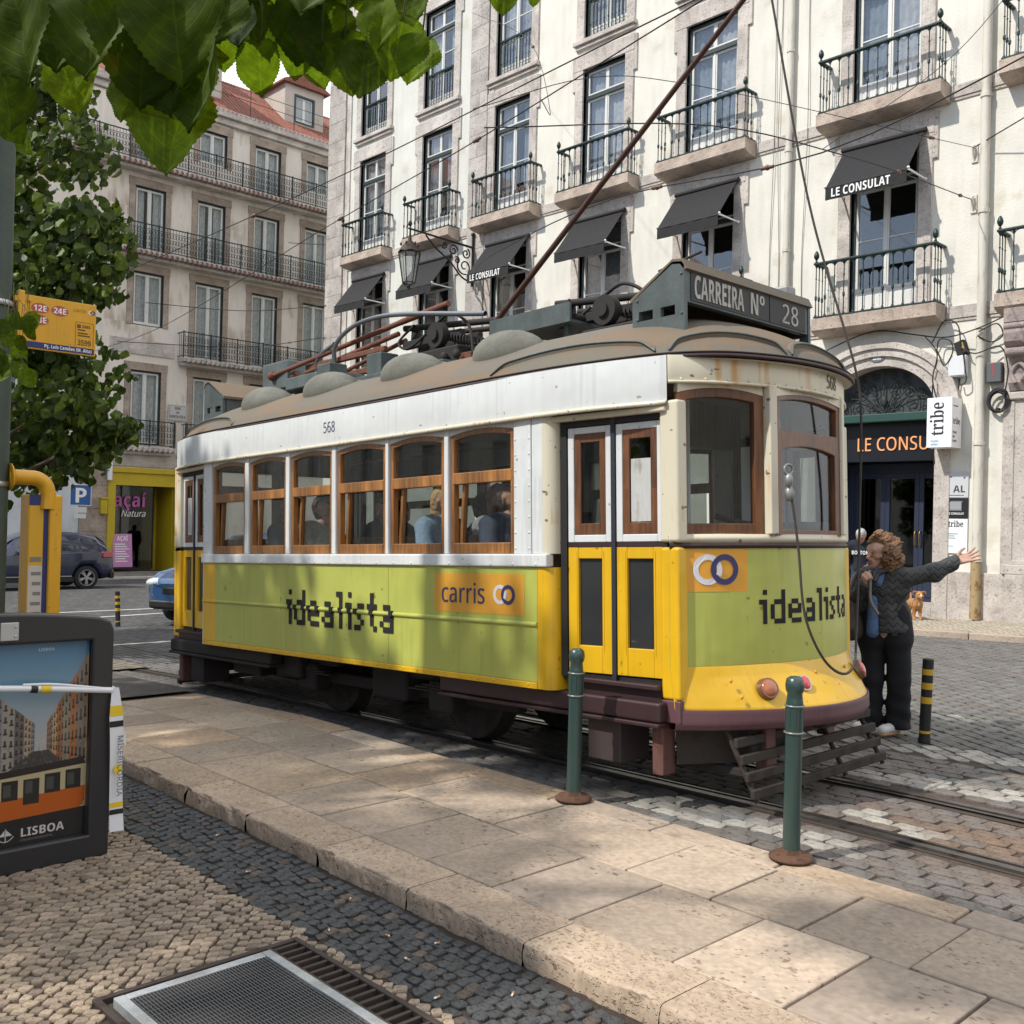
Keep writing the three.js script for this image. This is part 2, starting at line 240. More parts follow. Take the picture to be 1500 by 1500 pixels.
{ // raised platform of big limestone slabs with kerb and edging
  const r = rng(8), w = thing('slab_pavement', 'raised tram stop pavement of large worn limestone slabs', 'pavement', [0, 0, 0], 0, null, 'structure');
  part('bed', sheet(-14, 6, -4.47, -2.77, -0.02, 40, pv), mat([0.1, 0.075, 0.055], 1), w);
  const sm = [[0.57, 0.455, 0.35], [0.48, 0.395, 0.318], [0.54, 0.42, 0.31], [0.61, 0.5, 0.4], [0.56, 0.42, 0.295], [0.45, 0.375, 0.31]].map((c, i) => mat(c, 0.78, { map: rep(T.slab, 1.7 + i * 0.13), bumpMap: rep(T.slabB, 1.1 + i * 0.1), bumpScale: 0.003 }));
  const slab = (name, x0, x1, z0, z1, k, th, rr) => { // own uv offset for every slab
    const cx = (x0 + x1) / 2, cz = (z0 + z1) / 2, gp = 0.004 + r() * 0.003, gg = metric(rb(x0 - cx + gp, x1 - cx - gp, -th, 0, z0 - cz + gp, z1 - cz - gp, rr)), uv = gg.attributes.uv, a = r() * 9, b = r() * 9;
    for (let i = 0; i < uv.count; i++) uv.setXY(i, uv.getX(i) + a, uv.getY(i) + b); gg.userData.done = true;
    const m = part(name, gg, sm[k], w); m.position.set(cx, pv(cx) + (r() - 0.5) * 0.007, cz); m.rotation.z = Math.atan2(pv(x1) - pv(x0), x1 - x0) + (r() - 0.5) * 0.004; m.rotation.x = (r() - 0.5) * 0.005;
  };
  const row = (name, xs, z0, z1, th, rr) => { for (let i = 1; i < xs.length; i++) slab(name, xs[i - 1], xs[i], z0, z1, Math.floor(r() * 6), th, rr); };
  const more = (a, s, e, j) => { const o = [a[0]]; while (o[0] > -12.5) o.unshift(o[0] - s * (1 + (r() - 0.5) * j)); o.push(...a.slice(1)); while (o[o.length - 1] < e) o.push(o[o.length - 1] + s * (1 + (r() - 0.5) * j)); return o; };
  row('paving_slab', more([-4.2, -3.73, -3.27, -2.8, -2.28, -1.81], 0.48, 3, 0.25), -3.68, -3.045, 0.1, 0.008);
  row('paving_slab', more([-4.77, -3.95, -3.03, -2.56, -2.13, -1.67], 0.6, 3, 0.4), -4.25, -3.68, 0.1, 0.008);
  row('edging_stone', more([-4.1, -3.35, -2.6, -1.75], 0.72, 3, 0.2), -4.47, -4.25, 0.12, 0.014);
  // kerb stones: rough, with a worn and chipped front arris
  const km = [0, 1].map((i) => mat(i ? [0.6, 0.475, 0.36] : [0.55, 0.435, 0.33], 0.85, { map: rep(T.slab, 1.5 + i * 0.2), bumpMap: rep(T.stoneB, 0.5), bumpScale: 0.012 }));
  const kx = more([-4.2, -3.49, -2.76, -2.1], 0.71, 3, 0.1);
  for (let i = 1; i < kx.length; i++) {
    const x0 = kx[i - 1] + 0.002, x1 = kx[i] - 0.002, cx = (x0 + x1) / 2, L = x1 - x0, sd = i * 17;
    const prof = [[-3.04, 0], [-2.9, 0], [-2.79, 0], [-2.765, -0.002], [-2.754, -0.011], [-2.75, -0.04], [-2.75, -0.12]];
    const gg = surf((u, v) => {
      const t = v * (prof.length - 1), k = Math.min(prof.length - 2, Math.floor(t)), f = t - k, z = lerp(prof[k][0], prof[k + 1][0], f), y = lerp(prof[k][1], prof[k + 1][1], f);
      const e = Math.min(u, 1 - u) * L, chip = sst(0.5, 0.66, fbm(u * 0.5 + i * 0.31, v * 0.1, 14, 4, sd)) * sst(0.35, 0.6, v), n = (fbm(u, v, 20, 4, sd + 3) - 0.5) * 0.01 * sst(0.4, 0.7, v);
      return [(u - 0.5) * L, y - chip * 0.01 - (e < 0.006 ? 0.003 : 0), z - chip * 0.016 + n];
    }, 46, 18);
    const m = part('kerb_stone', gg, km[i % 2], w); m.position.set(cx, pv(cx), 0); m.rotation.z = Math.atan2(pv(x1) - pv(x0), L);
  }
}
{ // sett street with the tram track
  const r = rng(9), w = thing('street', 'granite sett street with worn white zebra stripes along the tram track', 'street', [0, 0, 0], 0, null, 'structure'), st = [];
  part('joint_bed', sheet(-15, 12, -16.42, -4.46, -0.016, 80), mat([0.11, 0.078, 0.06], 1, { map: rep(T.asph, 0.8) }), w);
  const paint = (x, z) => { const n = fbm(x * 0.11 + 3, z * 0.11 + 7, 9, 3, 4); let p = 0; const bar = (x0, z0, x1, z1, h) => { const t = clamp(((x - x0) * (x1 - x0) + (z - z0) * (z1 - z0)) / ((x1 - x0) ** 2 + (z1 - z0) ** 2)); if (Math.hypot(x - lerp(x0, x1, t), z - lerp(z0, z1, t)) < h) p = 1; };
    bar(-3.75, -4.75, -2.55, -4.82, 0.13); bar(-2.75, -5.45, -2.3, -5.4, 0.11); bar(-3.2, -6.4, -2.4, -6.55, 0.14); bar(-4.4, -7.3, -2.2, -7.6, 0.18); bar(-4.0, -8.9, -1, -8.5, 0.22); bar(-9, -6.9, -6, -6.9, 0.2); return p * (n > 0.4 ? 1 : 0.25); };
  const put = (x, z, t, sx, sz) => {
    if (x < -13.2 || x > 2.2 || z > -4.49 || z < -16.38) return; if (Math.abs(z + 5.15) < 0.1 + sz * 0.3 || Math.abs(z + 6.1) < 0.1 + sz * 0.3) return;
    if (x > -1.75 && z > -5.98 && z < -5.25) return;
    const rust = clamp((1.15 - Math.abs(z + 5.5)) * 0.9) * sst(-3.4, -2.2, x) + 0.25 * r(), p = paint(x, z);
    let c = vary([0.18, 0.178, 0.175], 0.4, r); const tramShade = sst(0.95, 0.5, Math.abs(z + 5.63)) * sst(-12, -10.5, x) * sst(-2.6, -4.2, x); c = mixc(c, [0.045, 0.04, 0.037], tramShade * (0.6 + 0.35 * r())); c = mixc(c, [0.24, 0.15, 0.1], clamp(rust * 0.75 * (0.5 + fbm(x * 0.1 + 5, z * 0.1 + 5, 10, 3, 8)))); if (p > 0) c = mixc(c, [0.56, 0.53, 0.48], p * (0.3 + 0.65 * r()));  // setts under the tram are darkened: its shade painted into their colour
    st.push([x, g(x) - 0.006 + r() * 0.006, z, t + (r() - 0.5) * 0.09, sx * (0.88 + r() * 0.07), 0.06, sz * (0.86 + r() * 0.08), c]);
  };
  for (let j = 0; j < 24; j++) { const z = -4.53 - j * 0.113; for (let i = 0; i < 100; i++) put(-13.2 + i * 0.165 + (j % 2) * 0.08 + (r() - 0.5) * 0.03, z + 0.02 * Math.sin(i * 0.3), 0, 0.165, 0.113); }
  const a = 0.62, ca = Math.cos(a), sa = Math.sin(a);
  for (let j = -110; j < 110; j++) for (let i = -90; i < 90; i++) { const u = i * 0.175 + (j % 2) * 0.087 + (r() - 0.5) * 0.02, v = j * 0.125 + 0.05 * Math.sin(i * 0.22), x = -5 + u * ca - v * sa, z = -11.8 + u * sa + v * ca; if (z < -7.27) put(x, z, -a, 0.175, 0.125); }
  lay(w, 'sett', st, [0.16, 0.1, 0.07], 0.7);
  // grooved rails
  const rm = mat([0.2, 0.19, 0.18], 0.32, { metalness: 0.85, map: rep(T.rust, 0.6) }), rd = mat([0.06, 0.045, 0.035], 0.8), strip = (z, w2, dy) => surf((u, v) => { const x = lerp(-15, 11, u); return [x, g(x) + dy, z + (0.5 - v) * w2]; }, 90, 1);
  for (const z of [-5.15, -6.1]) { const k = z === -5.15 ? 1 : -1; const wall = (zz, s) => surf((u, v) => { const x = lerp(-15, 11, u); return [x, g(x) + 0.004 - v * 0.03, zz]; }, 90, 1); const m = part('rail', [strip(z, 0.055, 0.004), strip(z - k * 0.078, 0.03, 0.002), wall(z + 0.0275), wall(z - 0.0275), wall(z - k * 0.063)], rm, w); part('rail_groove', strip(z - k * 0.045, 0.2, -0.012), rd, w); }
  { // cast track drain plate on the right
    const pm = mat([0.17, 0.085, 0.05], 0.75, { map: rep(T.rust, 0.4) }); part('track_plate', [rb(-1.73, -0.9, -0.03, 0.003, -5.95, -5.28, 0.006)], mat([0.2, 0.13, 0.09], 0.85, { map: rep(T.grime, 0.5) }), w);
    part('drain_cover', [rb(-1.62, -1.1, 0, 0.009, -5.78, -5.42, 0.004), Array.from({ length: 9 }, (_, i) => rb(-1.58 + i * 0.052, -1.56 + i * 0.052, 0.006, 0.014, -5.75, -5.45, 0.003)), Array.from({ length: 6 }, (_, i) => rb(-1.6, -1.12, 0.006, 0.014, -5.74 + i * 0.056, -5.72 + i * 0.056, 0.003))], pm, w);
  }
}
{ // footway in front of the long facade and the corner footway far left
  const r = rng(12), w = thing('far_footway', 'pale cobbled footway with stone kerb at the foot of the cream building', 'footway', [0, 0, 0], 0, null, 'structure'), st = [];
  const hx = (x) => g(x) + 0.1;
  part('joint_bed', sheet(-31, 12, -19.25, -16.45, -0.012, 60, hx), mat([0.2, 0.16, 0.125], 1), w);
  const km = mat([0.55, 0.46, 0.38], 0.85, { map: rep(T.slab, 1.4) });
  for (let i = 0; i < 40; i++) { const x0 = -30 + i * 1.02, m = part('kerb_stone', rb(-0.505, 0.505, -0.16, 0.002, -0.1, 0.1, 0.02), km, w); m.position.set(x0 + 0.5, hx(x0 + 0.5), -16.4); m.rotation.z = Math.atan2(g(x0 + 1) - g(x0), 1); }
  for (let j = 0; j < 26; j++) for (let i = 0; i < 150; i++) { const x = -11.5 + i * 0.1 + (j % 2) * 0.05, z = -16.58 - j * 0.1 - 0.07 * Math.sin(i * 0.8); if (z < -19.15) continue; st.push([x, hx(x), z, (i % 2 ? 0.35 : -0.35) + (r() - 0.5) * 0.2, 0.09, 0.05, 0.088, vary([0.52, 0.45, 0.36], 0.35, r)]); }
  lay(w, 'cobblestone', st, [0.2, 0.13, 0.05], 0.8, 120);
}
{
  const w = thing('corner_footway', 'pale far footway with low kerb before the yellow shop', 'footway', [0, 0, 0], 0, null, 'structure');
  part('paving', [bb(-37.1, -34.2, -1.2, g(-35.6) + 0.1, -40, 0)], mat([0.36, 0.32, 0.27], 0.9, { map: rep(T.cobfar, 1.4) }), w);
  part('kerb', [rb(-34.2, -34.0, -1.2, g(-35.6) + 0.105, -40, 0, 0.03)], M.stoneW, w);
  const d = thing('track_apron', 'dark smooth apron and pale cobbles between the slab pavement and the far road', 'paving', [0, 0, 0], 0, null, 'structure');
  part('apron', sheet(-12.2, -8.9, -4.45, -3.4, 0.03, 10, (x) => Math.max(pv(x), g(x))), mat([0.16, 0.14, 0.12], 0.9, { map: rep(T.asph, 0.9) }), d);
  part('paving', sheet(-18, -11.8, -5.32, 4, 0.02, 20, (x) => g(x)), mat([0.3, 0.25, 0.2], 0.9, { map: rep(T.cobfar, 1.5) }), d);
}
// ---------------------------------------------------------------- the long cream building (facade plane z = ZF)
const ZF = -19.2;
const paneMat = [[0.84, 0.86, 0.88], [0.76, 0.79, 0.82], [0.9, 0.91, 0.92]].map((c) => mat(c, 0.03, { transmission: 1, thickness: 0, ior: 2.0 }));
const RW = rng(303);
// one leaf or light: a white frame round a set of panes; returns [frame geometries, pane rectangles]
function leaf(x0, x1, y0, y1, z, rows, st = 0.055, bar = 0.025, panel = 0) {
  const f = [bb(x0, x0 + st, y0, y1, z, z + 0.05), bb(x1 - st, x1, y0, y1, z, z + 0.05), bb(x0 + st, x1 - st, y1 - st, y1, z + 0.002, z + 0.048), bb(x0 + st, x1 - st, y0, y0 + st * 1.3, z + 0.002, z + 0.048)], p = [];
  let b = y0 + st * 1.3; const t = y1 - st;
  if (panel) { f.push(bb(x0 + st, x1 - st, b, b + panel, z + 0.012, z + 0.034), rb(x0 + st + 0.05, x1 - st - 0.05, b + 0.06, b + panel - 0.08, z + 0.02, z + 0.046, 0.008), bb(x0 + st, x1 - st, b + panel, b + panel + 0.06, z + 0.002, z + 0.048)); b += panel + 0.06; }
  for (let i = 0; i < rows; i++) { const a = lerp(b, t, i / rows), c = lerp(b, t, (i + 1) / rows); if (i) f.push(bb(x0 + st, x1 - st, a - bar / 2, a + bar / 2, z + 0.008, z + 0.042)); p.push([x0 + st, x1 - st, a + (i ? bar / 2 : 0), c - (i < rows - 1 ? bar / 2 : 0), z + 0.025]); }
  return [f, p];
}
function addWindow(parent, cx, y0, y1, w, zf, o = {}) {
  const z = zf - (o.rev ?? 0.16), d = 0.058, fr = [bb(cx - w / 2, cx - w / 2 + d, y0, y1, z - 0.06, z + 0.09), bb(cx + w / 2 - d, cx + w / 2, y0, y1, z - 0.06, z + 0.09), bb(cx - w / 2 + d, cx + w / 2 - d, y1 - d, y1, z - 0.058, z + 0.088)];
  const f = [], ps = [], xi0 = cx - w / 2 + d, xi1 = cx + w / 2 - d; let top = y1 - d;
  if (o.light) { const yl = top - o.light; fr.push(bb(xi0, xi1, yl - 0.1, yl, z - 0.056, z + 0.1)); for (const s of [0, 1]) { const [a, p] = leaf(s ? cx : xi0, s ? xi1 : cx, yl, top, z, 1, 0.05); f.push(a); ps.push(...p); } top = yl - 0.1; }
  for (const s of [0, 1]) { const [a, p] = leaf(s ? cx + 0.002 : xi0, s ? xi1 : cx - 0.002, y0, top, z, o.rows ?? 2, o.st ?? 0.06, 0.025, o.panel ?? 0); f.push(a); ps.push(...p); }
  f.push(bb(cx - 0.025, cx + 0.025, y0, top, z + 0.04, z + 0.066));
  part('window_frame', fr, o.dark || M.frameDark, parent);
  const wn = part('window', f, M.frameW, parent);
  for (const p of ps) part('pane', [bb(p[0], p[1], p[2], p[3], p[4] - 0.003, p[4] + 0.001)], o.glass || paneMat[Math.floor(RW() * 3)], wn);
  const k = RW(); // curtains or blinds behind the panes
  if (o.curtain !== 0 && k < (o.curtain ?? 0.88)) { const gap = RW() * 0.3 * w, zz = z - 0.1, cg = (a, b) => surf((u, v) => [lerp(a, b, u), lerp(y0 + 0.05, y1 - 0.08, v), zz + 0.025 * Math.sin(u * (b - a) * 42)], 26, 1); part('curtain', k < 0.45 ? [cg(xi0, xi1)] : [cg(xi0, cx - gap * 0.4), cg(cx + gap * 0.6, xi1)], M.curtain, wn); }
}
// stone surround with eared head
function surround(parent, cx, y0, y1, w, zf, m, o = {}) {
  const j = o.j ?? 0.27, t = o.t ?? 0.055, r = o.rev ?? 0.2, z0 = zf - r - 0.06, z1 = zf + t, a = cx - w / 2, b = cx + w / 2, hd = o.head ?? 0.34;
  part('window_surround', [rb(a - j, a, y0, y1, z0, z1, 0.01), rb(b, b + j, y0, y1, z0, z1, 0.01), rb(a - j - 0.03, b + j + 0.03, y1, y1 + hd, z0, z1 + 0.008, 0.012), o.ears ? rb(a - j - 0.1, a - j + 0.05, y1 - 0.5, y1 + hd - 0.02, zf - 0.02, z1 - 0.006, 0.01) : null, o.ears ? rb(b + j - 0.05, b + j + 0.1, y1 - 0.5, y1 + hd - 0.02, zf - 0.02, z1 - 0.006, 0.01) : null, o.cap ? rb(a - j - 0.06, b + j + 0.06, y1 + hd, y1 + hd + 0.09, zf - 0.02, z1 + 0.06, 0.02) : null].filter(Boolean), m, parent);
}
function wallWithHoles(x0, x1, y0, y1, holes, z0, z1) {
  const s = shape([[x0, y0], [x1, y0], [x1, y1], [x0, y1]]); for (const h of holes) s.holes.push(h.isPath ? h : new THREE.Path([[h[0], h[2]], [h[0], h[3]], [h[1], h[3]], [h[1], h[2]]].map((p) => new THREE.Vector2(...p)))); return ext(s, z1 - z0).translate(0, 0, z0);
}
const BAL = ready([lathe([[0.028, 0], [0.03, 0.02], [0.012, 0.05], [0.011, 0.3], [0.022, 0.33], [0.03, 0.345], [0.02, 0.36], [0.03, 0.38], [0.014, 0.41], [0.011, 0.44], [0.0105, 0.72], [0.022, 0.735], [0.011, 0.75], [0.0105, 0.94], [0.03, 0.985], [0.05, 1.01]], 8)]);
const FINIAL = ready([lathe([[0, 0], [0.03, 0], [0.026, 0.03], [0.014, 0.05], [0.03, 0.07], [0.052, 0.11], [0.055, 0.15], [0.043, 0.2], [0.02, 0.235], [0.006, 0.25], [0, 0.25]], 12)]);
const ironG = mat([0.016, 0.036, 0.036], 0.42, { metalness: 0.25 });
function balcony(parent, cx, half, yt, zf, depth, slabMat, nb, yr = 1.12) {
  const x0 = cx - half, x1 = cx + half, z1 = zf + depth;
  const prof = [[0, 0], [depth, 0], [depth, -0.23], [depth - 0.03, -0.26], [depth - 0.14, -0.3], [0, -0.34]], s = shape(prof);
  const b = part('balcony', [ext(s, half * 2, 0.006).rotateY(-Math.PI / 2).translate(x1, yt, zf)], slabMat, parent);
  const e = 0.055, ry = yt + yr, lx0 = x0 + e, lx1 = x1 - e, zz = z1 - e;
  part('rail', [rb(lx0 - 0.045, lx1 + 0.045, ry - 0.05, ry, zz - 0.045, zz + 0.045, 0.014), rb(lx0 - 0.04, lx0 + 0.04, ry - 0.05, ry - 0.002, zf, zz - 0.045, 0.014), rb(lx1 - 0.04, lx1 + 0.04, ry - 0.05, ry - 0.002, zf, zz - 0.045, 0.014)], ironG, b);
  part('bottom_rail', [bb(lx0 - 0.04, lx1 + 0.04, yt + 0.03, yt + 0.055, zz - 0.03, zz + 0.03), bb(lx0 - 0.028, lx0 + 0.028, yt + 0.032, yt + 0.053, zf, zz - 0.03), bb(lx1 - 0.028, lx1 + 0.028, yt + 0.032, yt + 0.053, zf, zz - 0.03)], ironG, b);
  const put = (x, z) => { const m = part('baluster', BAL, ironG, b, [x, yt + 0.055, z]); m.scale.y = yr - 0.1; };
  for (let i = 0; i <= nb; i++) put(lerp(lx0, lx1, i / nb), zz);
  for (const x of [lx0, lx1]) { for (const k of [0.3, 0.62]) put(x, lerp(zz, zf, k)); part('finial', FINIAL, ironG, b, [x, ry, zz]); }
  const ar = []; for (let i = 0; i < nb; i++) { const a = lerp(lx0, lx1, i / nb), c = lerp(lx0, lx1, (i + 1) / nb); ar.push(tube([[a, ry - 0.13, zz], [a + (c - a) * 0.18, ry - 0.07, zz], [(a + c) / 2, ry - 0.048, zz], [c - (c - a) * 0.18, ry - 0.07, zz], [c, ry - 0.13, zz]], 0.008, 8, 4)); }
  part('rail_arches', ar, ironG, b);
  return b;
}
const CX = [-27.05, -23.75, -20.48, -17.1, -13.8, -9.55, -5.7], HALF = [1.14, 1.12, 1.22, 1.23, 1.25, 1.29, 1.5], WW = 1.42;
const mainB = thing('apartment_building', 'long cream building with awnings and green iron balconies behind the tram', 'building');
{
  const holes = [], arch = new THREE.Path(); const ax = -9.6, ah = 1.19;
  arch.moveTo(ax - ah, -0.3); arch.lineTo(ax - ah, 3.95); arch.absellipse(ax, 3.95, ah, 0.93, Math.PI, 0, true); arch.lineTo(ax + ah, -0.3); arch.isPath = true;
  const split = -21.5, hl = [], hr = [];
  CX.forEach((x, i) => { const L = x < split ? hl : hr; L.push([x - WW / 2, x + WW / 2, 10.16, 13.33]); L.push([x - WW / 2, x + WW / 2, 5.95, 9.3]); L.push([x - WW / 2, x + WW / 2, 14.12, 17.1]); });
  hr.push(arch); hl.forEach((h, i) => { hl[i] = h; });
  part('wall', [wallWithHoles(split, 3, -0.5, 19.5, hr, ZF - 0.45, ZF)], M.plaster, mainB);
  part('wall', [wallWithHoles(-29.55, split, -1.2, 19.5, hl, ZF - 0.45, ZF), bb(-29.55, -29.1, -1.2, 19.5, ZF - 14, ZF - 0.45)], M.plasterW, mainB, null, 'paler left bay of the wall');
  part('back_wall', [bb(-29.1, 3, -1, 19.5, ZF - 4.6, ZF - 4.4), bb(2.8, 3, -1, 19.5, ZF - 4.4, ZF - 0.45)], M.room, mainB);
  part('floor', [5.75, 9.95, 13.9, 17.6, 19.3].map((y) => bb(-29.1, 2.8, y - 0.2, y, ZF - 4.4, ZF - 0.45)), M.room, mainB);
  CX.forEach((x, i) => {
    const m = i < 2 ? M.stoneW : M.stone;
    addWindow(mainB, x, 10.16, 13.33, WW, ZF, { light: 0.62, rows: 2, panel: 0.42 }); surround(mainB, x, 10.1, 13.33, WW, ZF, m, { ears: 1, head: 0.42 });
    addWindow(mainB, x, 5.95, 9.3, WW, ZF, { light: 0.62, rows: 2, panel: 0.42, curtain: 0.12 }); surround(mainB, x, 5.9, 9.3, WW, ZF, m, { ears: 1, head: 0.42 });
    addWindow(mainB, x, 14.2, 17.1, WW, ZF, { light: 0.55, rows: 3, panel: 0.1 }); surround(mainB, x, 14.1, 17.1, WW, ZF, m, { ears: 1 });
    const sill = part('window_sill', [rb(x - 1.03, x + 1.03, 13.98, 14.1, ZF - 0.25, ZF + 0.14, 0.02), rb(x - 0.98, x + 0.98, 13.88, 13.98, ZF - 0.02, ZF + 0.08, 0.02)], m, mainB);
    part('window_railing', [bb(x - 0.66, x + 0.66, 15.14, 15.19, ZF - 0.1, ZF - 0.05), bb(x - 0.66, x + 0.66, 14.2, 14.23, ZF - 0.1, ZF - 0.06), ...Array.from({ length: 11 }, (_, k) => rod([x - 0.62 + k * 0.124, 14.2, ZF - 0.08], [x - 0.62 + k * 0.124, 15.15, ZF - 0.08], 0.014, 0.014, 6)), ...Array.from({ length: 11 }, (_, k) => ball(0.026, x - 0.62 + k * 0.124, 14.55, ZF - 0.08, 1, 0.7, 1, 6, 5))], ironG, mainB);
    balcony(mainB, x, HALF[i], 10.12, ZF, 0.46, i < 2 ? M.stoneP : M.stoneP, 12);
    if (i > 3) balcony(mainB, x, HALF[i], 5.9, ZF, 0.46, M.stoneP, 12, 1.17); else part('balcony', [rb(x - HALF[i], x + HALF[i], 5.6, 5.9, ZF, ZF + 0.46, 0.02)], M.stoneP, mainB);
  });
  // string courses between the balconies
  for (const [y0, y1] of [[9.86, 10.1], [5.64, 5.88]]) { const xs = [-28.6, ...CX.flatMap((x, i) => [x - HALF[i] - 0.01, x + HALF[i] + 0.01]), 2.6], b = []; for (let i = 0; i < xs.length - 1; i += 2) b.push(rb(xs[i], xs[i + 1], y0, y1, ZF - 0.02, ZF + 0.045, 0.012), rb(xs[i], xs[i + 1], y0 - 0.06, y0 - 0.003, ZF - 0.02, ZF + 0.025, 0.01)); part('string_course', b, M.stone, mainB); }
  part('cornice', [rb(-29.8, 3, 17.95, 18.25, ZF - 0.3, ZF + 0.35, 0.04), rb(-29.7, 3, 19.2, 19.6, ZF - 0.6, ZF + 0.5, 0.05)], M.stoneW, mainB);
  // stone pilasters built of separate blocks
  const r = rng(31), pil = (x0, x1, y0, y1, m, t) => { let y = y0, k = 0; while (y < y1) { const h = 0.58 + r() * 0.16; if (k % 2 || x1 - x0 < 0.6) part('stone_block', [rb(x0, x1, y + 0.003, y + h - 0.003, ZF - 0.02, ZF + t + r() * 0.004, 0.008)], m[k % 3], mainB); else { const s = lerp(x0, x1, 0.4 + r() * 0.2); part('stone_block', [rb(x0, s - 0.002, y + 0.003, y + h - 0.003, ZF - 0.02, ZF + t + r() * 0.004, 0.008)], m[(k + 1) % 3], mainB); part('stone_block', [rb(s + 0.002, x1, y + 0.003, y + h - 0.003, ZF - 0.02, ZF + t + r() * 0.004, 0.008)], m[k % 3], mainB); } y += h; k++; } };
  const sb = [0, 1, 2].map((i) => mat([0.66 - i * 0.03, 0.635 - i * 0.03, 0.61 - i * 0.03], 0.85, { map: rep(T.stone, 1.5 + i * 0.2), bumpMap: rep(T.stoneB, 1.5), bumpScale: 0.006 }));
  pil(-29.6, -28.62, 3, 19, sb, 0.09); pil(-22.25, -21.5, 3, 19, sb, 0.07);
  part('wall_strip', [bb(-28.6, -28.35, -1, 19, ZF - 0.02, ZF + 0.04), bb(-21.48, -21.25, -1, 19, ZF - 0.02, ZF + 0.03)], M.stone, mainB);
  // base course of big stones on the right
  for (const [a, b] of [[-8.1, -7.62], [-7.6, -7.06], [-7.05, -6.2], [-6.2, -5.2], [-5.2, -4], [-4, -2.6], [-14, -12.2], [-12.2, -11.3]]) part('plinth_stone', [rb(a + 0.003, b - 0.003, -0.4, 0.86, ZF - 0.02, ZF + (a > -7.1 && a < -6.9 ? 0.13 : 0.07), 0.012)], M.stone, mainB);
  // carved pier at the right edge with a console carrying the next balcony
  part('pier', [rb(-7.16, -6.1, 0.86, 5.3, ZF - 0.02, ZF + 0.06, 0.015), rb(-7.12, -6.14, 0.86, 1.04, ZF + 0.03, ZF + 0.12, 0.02), rb(-7.02, -6.95, 1.1, 4.0, ZF + 0.05, ZF + 0.085, 0.01), rb(-6.3, -6.23, 1.1, 4.0, ZF + 0.05, ZF + 0.085, 0.01), rb(-7.02, -6.23, 1.04, 1.12, ZF + 0.05, ZF + 0.085, 0.01), rb(-7.1, -6.16, 4.02, 4.16, ZF + 0.03, ZF + 0.13, 0.03)], M.stone, mainB);
  part('console', [ext(shape([[0, 0], [0.1, 0.02], [0.17, 0.14], [0.13, 0.3], [0.16, 0.48], [0.26, 0.72], [0.42, 0.86], [0.44, 1.0], [0.4, 1.16], [0.44, 1.2], [0.44, 1.42], [0, 1.42]]), 0.72, 0.02).rotateY(-Math.PI / 2).translate(-6.3, 4.18, ZF), tube([[-6.9, 4.3, ZF + 0.2], [-6.98, 4.5, ZF + 0.16], [-6.84, 4.66, ZF + 0.2], [-6.7, 4.5, ZF + 0.22], [-6.8, 4.36, ZF + 0.22]], 0.04, 24, 6), ...[0, 1, 2].map((k) => ball(0.1, -6.85 + k * 0.16, 5.12 - k * 0.04, ZF + 0.4, 0.8, 1.1, 0.6)), rod([-7.03, 4.86, ZF + 0.3], [-6.28, 4.86, ZF + 0.3], 0.08, 0.08, 12), rod([-7.03, 5.3, ZF + 0.42], [-6.28, 5.3, ZF + 0.42], 0.06, 0.06, 12)], mat([0.5, 0.43, 0.42], 0.85, { map: rep(T.stone, 0.6), bumpMap: rep(T.stoneB, 0.5), bumpScale: 0.015 }), mainB);
  // arched entrance
  const av = (ri, h) => { const p = []; for (let i = 0; i <= 40; i++) { const a = Math.PI * (1 - i / 40); p.push([ax + Math.cos(a) * (ah + ri), 3.95 + Math.sin(a) * (0.93 + ri * 0.95)]); } return p; };
  const ring = (a, b, z0, z1) => ext(shape([...av(b), ...av(a).reverse()]), z1 - z0, 0.008).translate(0, 0, z0);
  part('door_arch', [ring(0.0, 0.2, ZF - 0.3, ZF + 0.03), ring(0.2, 0.36, ZF - 0.02, ZF + 0.09), ring(0.36, 0.48, ZF - 0.02, ZF + 0.14)], M.stone, mainB);
  for (const q of [ax + ah, ax - ah - 0.3]) part('door_jamb', [rb(q, q + 0.3, -0.2, 3.95, ZF - 0.3, ZF + 0.05, 0.015)], M.stone, mainB);
  const zr = ZF - 0.3; // set back
  part('transom', [rb(ax - ah, ax + ah, 3.78, 3.95, zr - 0.06, zr + 0.14, 0.02)], mat([0.015, 0.06, 0.048], 0.5), mainB);
  const sc = []; // wrought iron fan of scrolls
  const spiral = (cx, cy, R, a0, turn, n = 1.5) => { const p = []; for (let i = 0; i <= 26; i++) { const t = i / 26, a = a0 + turn * t * n * Math.PI * 2, rr = R * (1 - 0.82 * t); p.push([cx + Math.cos(a) * rr, cy + Math.sin(a) * rr, zr + 0.03]); } return tube(p, 0.012, 40, 4); };
  for (const s of [-1, 1]) { for (const [x, y, R, a, t] of [[0.28, 4.12, 0.13, 2, 1], [0.58, 4.14, 0.14, 0.5, -1], [0.86, 4.1, 0.11, 2.5, 1], [0.22, 4.45, 0.13, -1, -1], [0.5, 4.43, 0.13, 1, 1], [0.76, 4.36, 0.1, 0, -1], [0.2, 4.7, 0.09, 0.5, 1], [0.42, 4.66, 0.08, 2, -1]]) sc.push(spiral(ax + s * x, y, R, s > 0 ? a : Math.PI - a, t * s)); for (const k of [0.35, 0.7, 1.05]) sc.push(tube([[ax, 3.96, zr + 0.03], [ax + s * k * 0.45, 4.25, zr + 0.035], [ax + s * k * 0.8, 4.3 + 0.5 * (1 - k), zr + 0.03], [ax + s * k, 4.02 + 0.62 * (1.1 - k), zr + 0.03]], 0.013, 24, 4)); }
